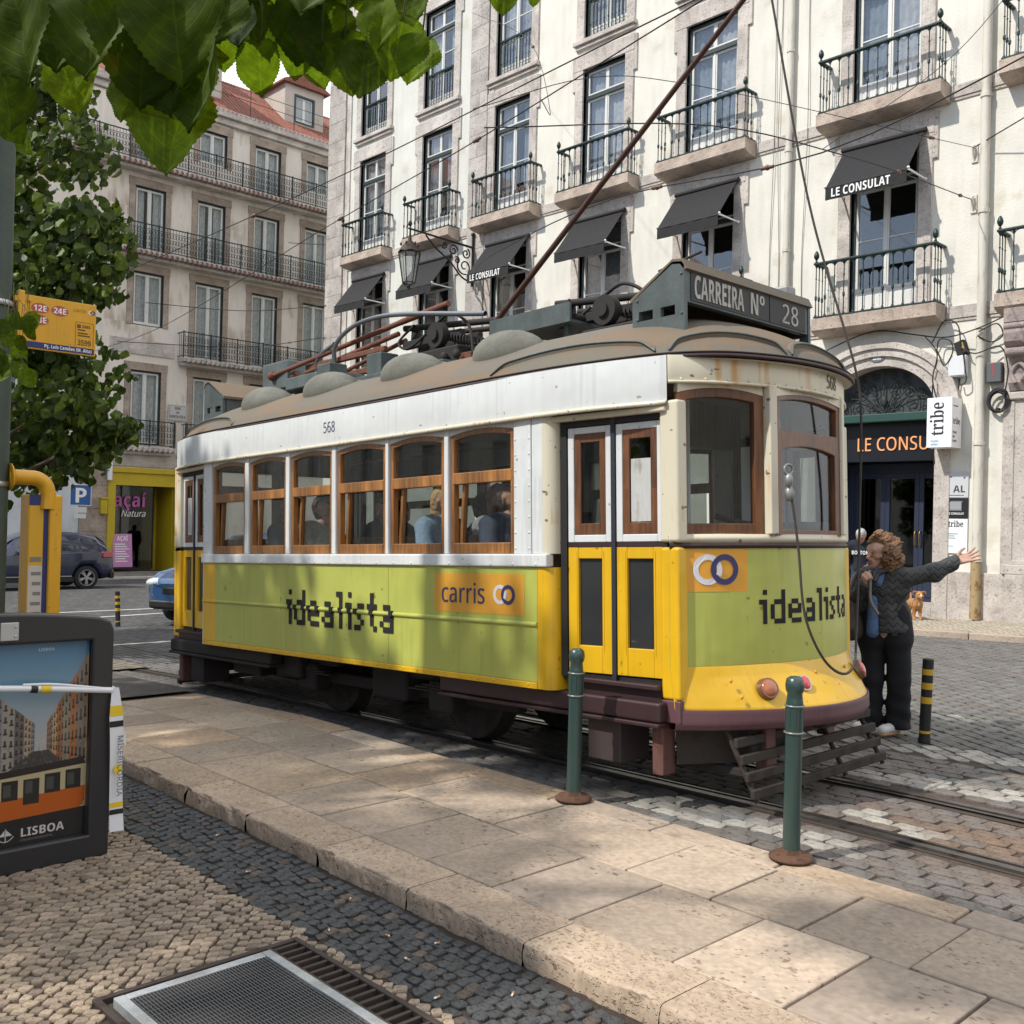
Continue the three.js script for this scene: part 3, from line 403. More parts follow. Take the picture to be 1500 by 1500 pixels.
  sc.push(rod([ax, 3.95, zr + 0.03], [ax, 4.86, zr + 0.03], 0.016), ball(0.07, ax, 4.2, zr + 0.04, 1, 1.6, 0.5));
  part('fanlight', sc, mat([0.03, 0.035, 0.035], 0.6, { metalness: 0.3 }), mainB); part('fanlight_backing', [ext(shape(av(-0.003)), 0.02).translate(0, 0, zr - 0.06)], mat([0.05, 0.06, 0.062], 0.5), mainB);
  const blue = mat([0.022, 0.03, 0.06], 0.45), zd = zr - 0.9;
  part('porch', [bb(ax - ah - 0.02, ax - ah, -0.2, 3.95, zd, zr), bb(ax + ah, ax + ah + 0.02, -0.2, 3.95, zd, zr), bb(ax - ah, ax + ah, 3.93, 3.95, zd, zr - 0.06)], mat([0.02, 0.035, 0.035], 0.6), mainB); part('threshold', [rb(ax - ah, ax + ah, -0.2, 0.16, zd - 0.1, ZF + 0.05, 0.02)], M.stone, mainB);
  part('door_frame', [rb(ax - ah, ax - ah + 0.12, 0.16, 3.0, zd - 0.05, zd + 0.06, 0.01), rb(ax + ah - 0.12, ax + ah, 0.16, 3.0, zd - 0.05, zd + 0.06, 0.01), rb(ax - ah, ax + ah, 2.8, 3.0, zd - 0.05, zd + 0.07, 0.01), bb(ax - ah, ax + ah, 3.0, 3.93, zd - 0.05, zd)], blue, mainB);
  for (const [a, b] of [[ax - ah + 0.12, ax - 0.36], [ax - 0.36, ax + 0.37], [ax + 0.37, ax + ah - 0.12]]) { const d = part('door', [rb(a, a + 0.1, 0.16, 2.8, zd - 0.02, zd + 0.04, 0.01), rb(b - 0.1, b, 0.16, 2.8, zd - 0.02, zd + 0.04, 0.01), rb(a + 0.1, b - 0.1, 2.68, 2.8, zd - 0.02, zd + 0.04, 0.01), rb(a + 0.1, b - 0.1, 0.16, 0.75, zd - 0.02, zd + 0.04, 0.01), rb(a + 0.16, b - 0.16, 0.25, 0.65, zd + 0.03, zd + 0.06, 0.01)], blue, mainB); part('pane', [bb(a + 0.1, b - 0.1, 0.75, 2.68, zd, zd + 0.01)], M.glassD, d); }
  for (const s of [-1, 1]) part('door_handle', [tube([[ax + 0.37 + s * 0.05, 1.3, zd + 0.045], [ax + 0.37 + s * 0.05, 1.32, zd + 0.1], [ax + 0.37 + s * 0.05, 1.58, zd + 0.1], [ax + 0.37 + s * 0.05, 1.6, zd + 0.045]], 0.014, 20, 6)], M.brass, mainB);
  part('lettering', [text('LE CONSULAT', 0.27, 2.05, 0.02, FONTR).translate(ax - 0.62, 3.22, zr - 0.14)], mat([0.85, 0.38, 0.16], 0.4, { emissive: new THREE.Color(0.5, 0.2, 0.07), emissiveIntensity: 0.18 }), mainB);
  part('letter_board', [bb(ax - ah, ax + ah, 3.0, 3.78, zr - 0.2, zr - 0.145)], mat([0.012, 0.014, 0.02], 0.3), mainB);
}
// house number, awnings, signs, pipes, boxes, cables, lantern: things on the wall
{
  const t = thing('house_number_plaque', 'small oval enamel plaque with the number 22 on the entrance arch keystone', 'plaque', [-9.6, 5.06, ZF + 0.05]);
  part('plate', [new THREE.CylinderGeometry(0.1, 0.1, 0.02, 24).rotateX(Math.PI / 2).scale(1.6, 1, 1)], mat([0.16, 0.17, 0.2], 0.4), t); part('numeral', [text('22', 0.11, 0.17, 0.004, FONTS).translate(-0.085, -0.055, 0.011)], M.white, t);
}
const canvasM = mat([0.03, 0.029, 0.032], 0.9, { map: rep(T.cloth, 0.3), sheen: 0.2, sheenRoughness: 0.6 });
const awnWhere = ['first awning from the corner, plain, beside the wall lantern', 'second awning from the corner, plain, right behind the wall lantern', 'awning lettered LE CONSULAT just right of the lantern bracket', 'plain awning crossed by the slanting trolley pole', 'plain awning above the tram route sign', 'big awning lettered LE CONSULAT above the balcony over the entrance'];
CX.slice(0, 6).forEach((x, i) => {
  const t = thing('awning', 'black canvas ' + awnWhere[i], 'awning', [x, 0, ZF], 0, 'black window awnings on the cream building'), w = 0.84, top = 9.36, fz = 0.82, fy = 8.42;
  part('canopy', [surf((u, v) => { const sag = -0.03 * Math.sin(v * Math.PI) * Math.sin(u * Math.PI); return [lerp(-w, w, u), lerp(fy, top, v) + sag, lerp(fz, 0.1, v)]; }, 12, 10), surf((u, v) => [lerp(-w, w, u), lerp(fy - 0.006, top - 0.006, v) - 0.03 * Math.sin(v * Math.PI) * Math.sin(u * Math.PI), lerp(fz, 0.1, v) - 0.004], 12, 10)], canvasM, t);
  part('valance', [surf((u, v) => [lerp(-w, w, u), lerp(fy - 0.24, fy, v) + (v < 0.01 ? 0.006 * Math.sin(u * 40) : 0), fz + 0.006 * Math.sin(u * 26)], 40, 3), surf((u, v) => [lerp(-w, w, u), lerp(fy - 0.24, fy, v), fz - 0.01 + 0.004 * Math.sin(u * 26)], 40, 2)], canvasM, t);
  part('roller', [rod([-w - 0.04, top + 0.01, 0.11], [w + 0.04, top + 0.01, 0.11], 0.05, 0.05, 12)], M.dark, t);
  part('front_bar', [rod([-w, fy, fz - 0.01], [w, fy, fz - 0.01], 0.018)], M.dark, t);
  for (const s of [-1, 1]) part('arm', [rod([s * (w + 0.02), 8.42, 0.06], [s * (w + 0.02), fy + 0.01, fz - 0.02], 0.02), ball(0.035, s * (w + 0.02), 8.42, 0.07), ball(0.028, s * (w + 0.02), fy + 0.04, fz - 0.02)], M.white, t);
  if (i === 2 || i === 5) part('lettering', [text('LE CONSULAT', 0.17, 1.22, 0.003).translate(-0.7, fy - 0.2, fz + 0.014)], M.paper, t);
});
{
  const t = thing('hostel_sign', 'white projecting box sign reading tribe sideways beside the entrance', 'sign', [-8.13, 3.17, ZF]);
  part('sign_box', [rb(-0.235, 0.235, 0, 0.93, 0.07, 0.5, 0.006)], mat([0.82, 0.83, 0.85], 0.4), t); part('bracket', [bb(-0.06, 0.06, 0.2, 0.7, 0, 0.07)], M.galv, t);
  const ink = mat([0.02, 0.022, 0.035], 0.6), bl = mat([0.1, 0.35, 0.5], 0.6);
  part('lettering', [text('tribe', 0.24, 0.62, 0.002, FONTS).rotateZ(Math.PI / 2).translate(0.08, 0.22, 0.501), text('tribe', 0.11, 0.3, 0.002, FONTS).rotateY(Math.PI / 2).translate(0.236, 0.44, 0.45)], ink, t);
  part('small_print', [text('hostel', 0.045, 0.14, 0.002).translate(-0.15, 0.1, 0.501), text('suites', 0.045, 0.13, 0.002).translate(-0.15, 0.04, 0.501)], bl, t);
  part('small_print', [text('Hostel', 0.05, 0.16, 0.002, FONTR).rotateY(Math.PI / 2).translate(0.236, 0.26, 0.45), text('Bar', 0.05, 0.09, 0.002, FONTR).rotateY(Math.PI / 2).translate(0.236, 0.18, 0.45), text('Events', 0.05, 0.16, 0.002, FONTR).rotateY(Math.PI / 2).translate(0.236, 0.1, 0.45), text('le consulat', 0.03, 0.2, 0.002, FONTR).rotateY(Math.PI / 2).translate(0.236, 0.76, 0.45)], ink, t);
  const pl = (name, label, y0, y1, m, f) => { const q = thing(name, label, 'sign', [-7.98, y0, ZF + 0.012]); part('plate', [rb(-0.22, 0.22, 0, y1 - y0, 0, 0.018, 0.004)], m, q); f(q, y1 - y0); };
  pl('lodging_sign', 'pale plate with the letters AL under the projecting box sign', 2.25, 2.72, mat([0.55, 0.57, 0.6], 0.3), (q) => { part('lettering', [text('AL', 0.13, 0.22, 0.003).translate(-0.06, 0.1, 0.019), bb(-0.15, -0.13, 0.28, 0.4, 0.019, 0.022), bb(-0.15, -0.09, 0.38, 0.4, 0.0195, 0.0225), bb(0.13, 0.16, 0.36, 0.39, 0.019, 0.022), bb(-0.14, 0.14, 0.04, 0.05, 0.019, 0.022)], mat([0.05, 0.05, 0.055], 0.6), q); });
  pl('restaurant_plate', 'square black plate with a grey drawing lettered LE CONSULAT', 1.86, 2.24, mat([0.02, 0.021, 0.026], 0.35), (q) => { part('lettering', [text('LE CONSULAT', 0.04, 0.3, 0.003).translate(-0.15, 0.07, 0.019)], M.white, q); part('emblem', [rb(-0.12, 0.1, 0.16, 0.31, 0.018, 0.022, 0.004), bb(-0.1, 0.12, 0.315, 0.325, 0.018, 0.022), bb(-0.13, 0.11, 0.145, 0.153, 0.018, 0.022)], mat([0.3, 0.31, 0.33], 0.5), q); });
  pl('hostel_plate', 'tall white plate headed tribe below the black restaurant plate', 1.2, 1.85, mat([0.8, 0.81, 0.82], 0.4), (q) => { part('lettering', [text('tribe', 0.11, 0.28, 0.003, FONTS).translate(-0.14, 0.5, 0.019)], mat([0.02, 0.022, 0.03], 0.6), q); part('small_print', [bb(-0.15, 0.04, 0.36, 0.375, 0.019, 0.021), bb(-0.15, -0.02, 0.32, 0.335, 0.019, 0.021), bb(-0.15, 0.0, 0.28, 0.295, 0.019, 0.021), bb(-0.15, -0.04, 0.13, 0.14, 0.019, 0.021)], mat([0.12, 0.3, 0.42], 0.6), q); });
  // drainpipes
  const pipe = (x, y0, y1, r, label, rusty) => { const q = thing('drainpipe', label, 'drainpipe', [x, 0, ZF]); part('pipe', [rod([0, y0 + 1.1, r + 0.04], [0, y1, r + 0.04], r, r, 14)], M.whitePipe, q); part('shoe', [rod([0, y0, r + 0.05], [0, y0 + 1.1, r + 0.045], r * 1.15, r * 1.1, 14)], mat(rusty ? [0.4, 0.3, 0.16] : [0.5, 0.45, 0.36], 0.8, { map: rep(T.rust, 0.5) }), q); for (let y = y0 + 1.1; y < y1; y += 2.15) part('collar', [rod([0, y - 0.035, r + 0.04], [0, y + 0.035, r + 0.04], r * 1.22, r * 1.22, 14)], M.whitePipe, q); };
  pipe(-7.55, 0, 18, 0.085, 'cream downpipe with a mossy yellowed foot between the entrance signs and the stone pier', 1); pipe(-11.68, 0, 18, 0.07, 'slim cream downpipe between the route sign awning and the entrance balcony', 0);
  // junction boxes and cables
  const jb = thing('junction_box', 'pale grey plastic junction box beside the entrance arch', 'junction box', [-7.98, 4.52, ZF]); part('case', [rb(-0.17, 0.17, 0, 0.4, 0.01, 0.14, 0.02)], mat([0.62, 0.64, 0.66], 0.5), jb); part('cover', [rb(-0.15, 0.15, 0.02, 0.38, 0.135, 0.155, 0.02)], mat([0.66, 0.68, 0.7], 0.45), jb);
  const jd = thing('junction_box', 'small dark tilted splice box with a yellow mark above the pale junction box', 'junction box', [-7.92, 5.05, ZF]); part('case', [rb(-0.1, 0.1, -0.14, 0.14, 0.01, 0.14, 0.015).rotateZ(0.3)], M.dark, jd); part('mark', [rb(0.03, 0.07, -0.1, 0.1, 0.135, 0.146, 0.003).rotateZ(0.3)], mat([0.4, 0.3, 0.05], 0.6), jd);
  const jg = thing('junction_box', 'dark grey meter box with a red stripe right of the downpipe', 'junction box', [-7.3, 4.36, ZF]); part('case', [rb(-0.13, 0.13, 0, 0.36, 0.01, 0.16, 0.015)], mat([0.1, 0.105, 0.11], 0.5), jg); part('mark', [rb(0.0, 0.03, 0.1, 0.34, 0.155, 0.164, 0.003).rotateZ(0.1)], mat([0.35, 0.05, 0.06], 0.6), jg);
  { const q = thing('wall_wires', 'thin grey wires running up the wall beside the slim downpipe', 'wire'); for (const [x, w] of [[-12.1, 0.05], [-11.95, -0.04], [-11.3, 0.06]]) part('wire', [tube([[x, 1, ZF + 0.02], [x + w, 4, ZF + 0.025], [x - w, 7, ZF + 0.02], [x + w * 0.6, 10, ZF + 0.06], [x, 13, ZF + 0.02], [x + w, 17, ZF + 0.02]], 0.008, 60, 4)], mat([0.2, 0.19, 0.17], 0.8), q); }
  const cb = thing('wall_cable', 'tangle of black cables looped around the arch, the boxes and the downpipe', 'cable'), zc = ZF + 0.16, cab = [];
  cab.push([[-11.3, 5.0, zc], [-10.6, 5.3, zc], [-9.6, 5.56, zc], [-8.8, 5.4, zc], [-8.2, 5.28, zc], [-7.5, 5.36, zc + 0.15], [-6.5, 5.75, zc + 0.1], [-5, 6.2, zc]], [[-8.6, 5.36, zc], [-8.35, 5.0, zc], [-8.42, 4.5, zc], [-8.3, 4.0, zc]], [[-8.45, 5.2, zc], [-8.2, 5.6, zc], [-7.98, 5.5, zc], [-7.9, 5.1, zc]], [[-7.95, 4.5, zc], [-7.9, 4.35, zc], [-7.8, 4.4, zc], [-7.82, 4.7, zc], [-7.86, 4.98, zc]], [[-8.35, 5.05, zc], [-8.2, 4.75, zc], [-8.05, 5.0, zc], [-8.1, 5.2, zc], [-8.3, 5.25, zc], [-8.36, 5.0, zc]], [[-7.55, 5.3, zc + 0.08], [-7.25, 5.42, zc], [-7.15, 5.2, zc], [-7.35, 5.1, zc], [-7.56, 5.22, zc + 0.08]], [[-7.9, 5.05, zc], [-7.6, 4.9, zc + 0.1], [-7.2, 5.0, zc], [-7.05, 4.6, zc], [-7.1, 4.1, zc]], [[-8.3, 4.1, zc], [-8.2, 3.95, zc], [-8.0, 4.2, zc - 0.1], [-7.95, 4.5, zc - 0.1]], [[-8.42, 4.4, zc], [-8.46, 3.5, zc - 0.1], [-8.4, 2.9, zc - 0.1]]);
  for (const c of cab) part('cable', [tube(c, 0.013, 40, 5)], M.black, cb);
  const co = thing('cable_coil', 'coil of spare black cable hanging below the meter box', 'cable coil', [-7.22, 4.0, ZF + 0.1]); part('coil', [0, 1, 2, 3, 4].map((i) => new THREE.TorusGeometry(0.15 + (i % 3) * 0.02, 0.016, 6, 28).scale(1, 1.15, 1).rotateY(0.1 * i - 0.2).translate(0.01 * (i - 2), 0.012 * (i % 3), i * 0.012)), M.black, co); part('tie', [bb(-0.03, 0.03, -0.19, -0.12, -0.01, 0.07)], M.dark, co);
}
{ // wall lantern on its scrolled bracket, standing out from the stone pilaster
  const x = -21.9, t = thing('wall_lantern', 'black iron wall lantern on a long scrolled bracket above the awnings', 'lantern', [x, 0, ZF]), L = 2.45, y = 9.42;
  const ir = mat([0.02, 0.022, 0.022], 0.5, { metalness: 0.3 }), sp = (cz, cy, R, a0, tr, n = 1.4) => { const p = []; for (let i = 0; i <= 30; i++) { const k = i / 30, a = a0 + tr * k * n * Math.PI * 2, rr = R * (1 - 0.8 * k); p.push([0, cy + Math.sin(a) * rr, cz + Math.cos(a) * rr]); } return tube(p, 0.022, 50, 5); };
  part('bracket', [rod([0, 8.3, 0.12], [0, 9.75, 0.12], 0.035), ball(0.06, 0, 9.8, 0.12), rod([0, y, 0.12], [0, y + 0.06, L], 0.035, 0.028), tube([[0, 8.4, 0.14], [0, 8.5, 0.5], [0, 8.85, 0.95], [0, 9.15, 1.5], [0, y, 1.85]], 0.024, 40, 6), sp(0.42, 8.82, 0.27, 0.4, -1), sp(0.38, 9.2, 0.16, 2, 1), sp(0.85, 9.2, 0.17, 3, -1), sp(1.2, 9.28, 0.11, 2, 1), sp(0.7, 8.95, 0.1, 1, 1), ball(0.055, 0, y + 0.2, L - 0.05, 1, 1.5, 1), rod([0, y + 0.05, L - 0.05], [0, y - 0.3, L - 0.05], 0.02)], ir, t);
  const cz = L - 0.05, hex = (r0, y0, r1, y1) => new THREE.CylinderGeometry(r1, r0, y1 - y0, 6).translate(0, (y0 + y1) / 2, cz), fr = [];
  for (let i = 0; i < 6; i++) { const a = i * Math.PI / 3, c = Math.cos(a), s = Math.sin(a); fr.push(rod([c * 0.17, 8.0, cz + s * 0.17], [c * 0.3, 8.82, cz + s * 0.3], 0.014), rod([c * 0.1, 7.92, cz + s * 0.1], [c * 0.16, 8.0, cz + s * 0.16], 0.012), ball(0.03, c * 0.24, 9.04, cz + s * 0.24, 1, 1.7, 1, 6, 5)); }
  part('cage', [fr, new THREE.TorusGeometry(0.17, 0.018, 6, 6).rotateX(Math.PI / 2).rotateY(Math.PI / 6 * 0).translate(0, 8.0, cz), new THREE.TorusGeometry(0.3, 0.022, 6, 6).rotateX(Math.PI / 2).translate(0, 8.82, cz), ball(0.05, 0, 7.9, cz, 1, 1.4, 1)], ir, t);
  part('glass', [new THREE.CylinderGeometry(0.288, 0.16, 0.8, 6, 1, true).rotateY(Math.PI / 6).translate(0, 8.41, cz)], mat([0.75, 0.77, 0.76], 0.15, { transmission: 0.8, thickness: 0, side: THREE.DoubleSide }), t);
  part('cap', [hex(0.34, 8.84, 0.22, 9.0), hex(0.22, 9.0, 0.08, 9.14), hex(0.06, 9.14, 0.04, 9.3)], mat([0.05, 0.035, 0.03], 0.6, { metalness: 0.3 }), t);
}
// ---------------------------------------------------------------- the shaded corner building on the left (facade plane x = XL, faces +x)
const XL = -37;
// built facing +z about the origin, then turned: local (u, y, out) -> world (XL + out, y, -u)
const leftB = thing('corner_building', 'grey beige corner building with red tiled roof and yellow shop front', 'building', [XL, 0, 0], Math.PI / 2);
{
  const U = [-5.3, 2.5, 7.4, 11.1, 16.12, 18.58, 21.0, 23.4]; // window centres, u = -z
  const B = leftB, W = 1.18, holes = [], rows = [[4.2, 6.86], [8.05, 10.55], [11.35, 13.74], [15.0, 16.55]];
  const shop = [14.9, 17.7, -0.7, 2.95];
  U.forEach((u, i) => { holes.push([u - W / 2, u + W / 2, 4.1, 6.86], [u - W / 2, u + W / 2, i === 4 ? 8.55 : 7.55, 10.55], [u - W / 2, u + W / 2, 11.3, 13.74], i % 2 === (i > 3 ? 1 : 0) || i < 4 ? [u - W / 2, u + W / 2, 15.25, 16.55] : [u - W / 2, u + W / 2, 14.5, 16.55]); });
  holes.push(shop);
  part('wall', [wallWithHoles(-12, 38, -1.5, 17.3, holes, -0.4, 0)], M.greyWall, B);
  part('back_wall', [bb(-12, 38, -1.5, 17.3, -3.6, -3.4)], M.room, B); part('floor', [3.6, 7.3, 11.1, 14.4, 17.2].map((y) => bb(-12, 38, y - 0.2, y, -3.4, -0.4)), M.room, B);
  part('ground_panel', [bb(5, 13.76, -1.2, 3.3, 0.0, 0.03)], M.paleWall, B, null, 'pale bluish ground floor wall');
  const qr = rng(44); for (let y = -0.9, k = 0; y < 3.3; y += 0.85, k++) part('stone_block', [rb(13.8, 14.85, y, y + 0.84, 0, 0.07 + qr() * 0.006, 0.012)], M.stoneB, B);
  part('stone_band', [rb(-12, 38, 3.25, 3.85, -0.02, 0.06, 0.02), rb(-12, 38, 17.2, 17.5, -0.3, 0.3, 0.03), rb(-12, 38, 16.95, 17.2, -0.05, 0.16, 0.03), rb(-12, 17.2, 7.45, 8.0, -0.02, 0.05, 0.01)], M.stone, B);
  part('pilaster', [rb(13.9, 14.7, 3.9, 16.9, -0.02, 0.06, 0.01)], M.greyWall, B);
  const gls = [mat([0.9, 0.93, 0.94], 0.05, { transmission: 1, thickness: 0, ior: 1.6 })];
  U.forEach((u, i) => {
    const o = { glass: gls[0], curtain: 0.95, rows: 1, panel: 0, rev: 0.14, st: 0.07 };
    const win = (y0, y1) => { addWindow(B, u, y0, y1, W, 0, o); surround(B, u, y0 - 0.05, y1, W, 0, M.stoneB, { j: 0.22, head: 0.3, t: 0.04, rev: 0.12 }); };
    win(4.15, 6.86); win(i === 4 ? 8.6 : 7.6, 10.55); win(11.35, 13.74); win(i % 2 === (i > 3 ? 1 : 0) || i < 4 ? 15.3 : 14.55, 16.55);
  });
  // long iron balconies: slab, rails, bars with a round lattice
  const railing = (u0, u1, y, out, side) => {
    const b = part('balcony', [rb(u0, u1, y - 0.16, y, 0, out, 0.03), rb(u0 + 0.02, u1 - 0.02, y - 0.3, y - 0.16, 0, out - 0.15, 0.04)], M.stone, B), z = out - 0.06;
    part('rail', [bb(u0, u1, y + 0.95, y + 0.985, z - 0.02, z + 0.02), bb(u0, u1, y + 0.06, y + 0.085, z - 0.015, z + 0.015), bb(u0, u1, y + 0.8, y + 0.815, z - 0.01, z + 0.01), ...[u0, u1].flatMap((u) => [bb(u - 0.02, u + 0.02, y + 0.95, y + 0.98, 0, z - 0.021), bb(u - 0.02, u + 0.02, y + 0.06, y + 0.08, 0, z - 0.016)])], M.iron, b);
    for (let u = u0; u <= u1 + 0.01; u += (u1 - u0) / Math.max(1, Math.round((u1 - u0) / 1.15))) part('post', [bb(u - 0.018, u + 0.018, y, y + 1.02, z - 0.018, z + 0.018)], M.iron, b);
    const g2 = []; for (let u = u0 + 0.06, k = 0; u < u1; u += 0.115, k++) { g2.push(rod([u, y + 0.08, z], [u, y + 0.95, z], 0.0085, 0.0085, 4)); for (const h of [0.24, 0.47, 0.69]) g2.push(new THREE.TorusGeometry(0.05, 0.008, 3, 8).scale(0.9, 1.5, 1).translate(u + 0.057, y + h, z)); }
    part('lattice', g2, M.iron, b); if (side) part('side_rail', [u0, u1].flatMap((u) => [0.15, 0.3, 0.45].map((k) => rod([u, y, k], [u, y + 0.95, k], 0.009, 0.009, 4))), M.iron, b);
    part('edge_tile', Array.from({ length: Math.round((u1 - u0) / 0.2) }, (_, k) => new THREE.CylinderGeometry(0.08, 0.08, 0.16, 7, 1, false, 0, Math.PI).rotateX(Math.PI / 2).rotateZ(Math.PI / 2 * 0).translate(u0 + 0.1 + k * 0.2, y - 0.12, out + 0.0)), y > 11 ? M.tile : M.stone, b).userData.kind = 'stuff';
  };
  railing(1.5, 24.1, 14.5, 0.62); railing(5, 24.1, 11.25, 0.62); railing(17.35, 24.1, 7.5, 0.55, 1); railing(15.2, 17.15, 4.0, 0.42, 1); railing(17.6, 20, 4.0, 0.42, 1); railing(6.4, 8.4, 4.0, 0.42, 1);
  // tiled roof in courses, with dormers
  const slope = part('roof', [surf((u, v) => [lerp(-12, 38, u), 17.5 + v * 2.6, 0.25 - v * 3.3], 2, 2), bb(-12, 38, 17.3, 17.48, -3, 0.2)], M.tile, B), tm = [0, 1, 2, 3].map((i) => mat([0.26 + 0.045 * i, 0.105 + 0.022 * i, 0.08 + 0.015 * i], 0.9));
  const hg = ready([new THREE.CylinderGeometry(0.085, 0.1, 0.42, 8, 1, true, -Math.PI / 2, Math.PI).rotateX(Math.PI / 2).rotateX(0)]), rr = rng(9), sl = Math.atan2(2.6, 3.3);
  const massT = tm.map(() => []);
  for (let j = 0; j < 9; j++) for (let u = 15.5; u < 25; u += 0.2) { const k = j / 9, y = 17.56 + k * 2.6 + 0.02, z = 0.3 - k * 3.3 - 0.12; const near = u > 18.4 && u < 22.6 && j < 6; if (near) { const m = part('roof_tile', hg, tm[Math.floor(rr() * 4)], slope, [u + (rr() - 0.5) * 0.015, y, z]); m.rotation.x = sl; } else massT[Math.floor(rr() * 4)].push(hg.clone().rotateX(sl).translate(u, y, z)); }
  massT.forEach((l, i) => { const m = part('roof_tiles', [mergeGeometries(l)], tm[i], slope); m.userData.kind = 'stuff'; });
  for (const u of [18.3, 23.1]) {
    const d = part('dormer', [bb(u - 0.95, u - 0.5, 17.7, 19.9, -2.6, -0.75), bb(u + 0.5, u + 0.95, 17.7, 19.9, -2.6, -0.75), bb(u - 0.5, u + 0.5, 19.55, 19.9, -2.6, -0.75), bb(u - 0.5, u + 0.5, 17.7, 18.35, -2.6, -0.75), bb(u - 0.5, u + 0.5, 18.35, 19.55, -2.6, -1.6)], mat([0.56, 0.5, 0.44], 0.95, { map: rep(T.plaster, 2) }), B);
    const [f, p] = leaf(u - 0.42, u, 18.42, 19.48, -0.86, 1, 0.06), [f2, p2] = leaf(u, u + 0.42, 18.42, 19.48, -0.86, 1, 0.06);
    part('window_frame', [bb(u - 0.5, u - 0.42, 18.35, 19.55, -0.95, -0.72), bb(u + 0.42, u + 0.5, 18.35, 19.55, -0.95, -0.72), bb(u - 0.42, u + 0.42, 19.48, 19.55, -0.95, -0.722), bb(u - 0.42, u + 0.42, 18.35, 18.42, -0.95, -0.722)], M.frameDark, d); part('window', [f, f2], M.frameW, d); part('pane', [...p, ...p2].map((q) => bb(q[0], q[1], q[2], q[3], q[4] - 0.003, q[4])), M.glassFar, d);
    part('dormer_roof', [ext(shape([[u - 1.15, 19.9], [u + 1.15, 19.9], [u + 1.15, 19.98], [u, 20.5], [u - 1.15, 19.98]]), 2.2).translate(0, 0, -2.75)], M.tile, d);
  }
  part('gutter_wire', [[18.1, 0.28], [18.5, 0.28]].map(([y, z]) => rod([15.5, y, z], [24, y, z], 0.012, 0.012, 5)), M.dark, B); part('wire_post', [16, 18, 20, 22, 24].map((u) => rod([u, 17.4, 0.27], [u, 18.55, 0.27], 0.015, 0.015, 5)), M.dark, B);
  part('chimney', [bb(18.4, 19.4, 19.5, 21.4, -3.4, -2.7), rb(18.3, 19.5, 21.4, 21.55, -3.5, -2.6, 0.02)], M.greyWall, B);
  // the yellow shop
  const yl = mat([0.6, 0.44, 0.015], 0.5, { map: rep(T.paint, 1.7) }), [a, b, y0, y1] = shop;
  const sf = part('shop_front', [rb(a - 0.12, a + 0.16, -0.75, y1 + 0.05, -0.1, 0.14, 0.01), rb(b - 0.34, b + 0.02, -0.75, y1 + 0.05, -0.1, 0.14, 0.01), rb(a + 0.16, b - 0.34, y1 - 0.42, y1 + 0.05, -0.1, 0.142, 0.01), rb(a - 0.15, b + 0.06, y1 + 0.05, y1 + 0.24, -0.1, 0.22, 0.02), bb(b - 0.36, b - 0.34, -0.7, y1 - 0.42, -1.5, -0.1), bb(b - 0.95, b - 0.36, -0.7, y1 - 0.42, -1.5, -1.45)], yl, B);
  part('pane', [bb(a + 0.16, b - 0.95, -0.55, y1 - 0.42, -0.5, -0.49)], M.glassD, sf); part('door', [rb(b - 0.95, b - 0.9, -0.6, y1 - 0.42, -0.52, -0.46, 0.01), rb(a + 0.6, a + 0.65, -0.6, y1 - 0.42, -0.52, -0.46, 0.01), rb(a + 0.16, b - 0.95, -0.7, -0.55, -0.55, -0.45, 0.01)], M.dark, sf);
  part('lettering', [text('açaí', 0.52, 1.25, 0.02).translate(a + 0.32, 1.75, -0.44)], mat([0.5, 0.12, 0.4], 0.5), sf); part('lettering', [text('Natura', 0.24, 0.9, 0.02, FONTR).applyMatrix4(new THREE.Matrix4().makeShear(0, 0, 0.25, 0, 0, 0)).translate(a + 0.62, 1.38, -0.44)], M.paper, sf);
  part('step', [rb(a - 0.2, b + 0.2, -1.2, -0.72, -0.3, 0.25, 0.02)], M.stoneB, B); part('interior', [bb(a, b, -0.72, -0.7, -3.3, -0.4), bb(a, b, y1, y1 + 0.02, -3.3, -0.4)], M.dark, B);
  const sg = thing('street_sign', 'small pale stone plaque with the street name beside the balcony above the yellow shop', 'plaque', [XL + 0.03, 5.08, -17.4], Math.PI / 2);
  part('plate', [rb(-0.38, 0.38, 0, 0.62, 0, 0.03, 0.01)], mat([0.5, 0.49, 0.48], 0.7), sg); part('lettering', [text('RUA', 0.1, 0.22, 0.003).translate(-0.11, 0.44, 0.031), text('DA', 0.08, 0.12, 0.003).translate(-0.06, 0.29, 0.031), text('HORTA SÊCA', 0.1, 0.6, 0.003).translate(-0.3, 0.12, 0.031), bb(-0.34, 0.34, 0.575, 0.585, 0.03, 0.033), bb(-0.34, 0.34, 0.035, 0.045, 0.03, 0.033), bb(-0.34, -0.33, 0.045, 0.575, 0.03, 0.033), bb(0.33, 0.34, 0.045, 0.575, 0.03, 0.033)], M.dark, sg);
  const yb = thing('letter_box', 'small yellow box on the wall left of the yellow shop', 'box', [XL + 0.07, 1.45, -14.6], Math.PI / 2); part('case', [rb(-0.12, 0.12, 0, 0.55, 0, 0.22, 0.03)], yl, yb); part('lid', [rb(-0.14, 0.14, 0.55, 0.62, 0, 0.26, 0.02)], yl, yb);
  const lt = thing('wall_light', 'white tube light fixed upright above the left edge of the yellow shop', 'light', [XL + 0.05, 3.0, -14.78], Math.PI / 2); part('tube', [rod([0, -0.3, 0.2], [0, 0.9, 0.2], 0.09, 0.09, 10)], M.white, lt); part('bracket', [bb(-0.03, 0.03, 0.2, 0.26, 0, 0.15)], M.dark, lt);
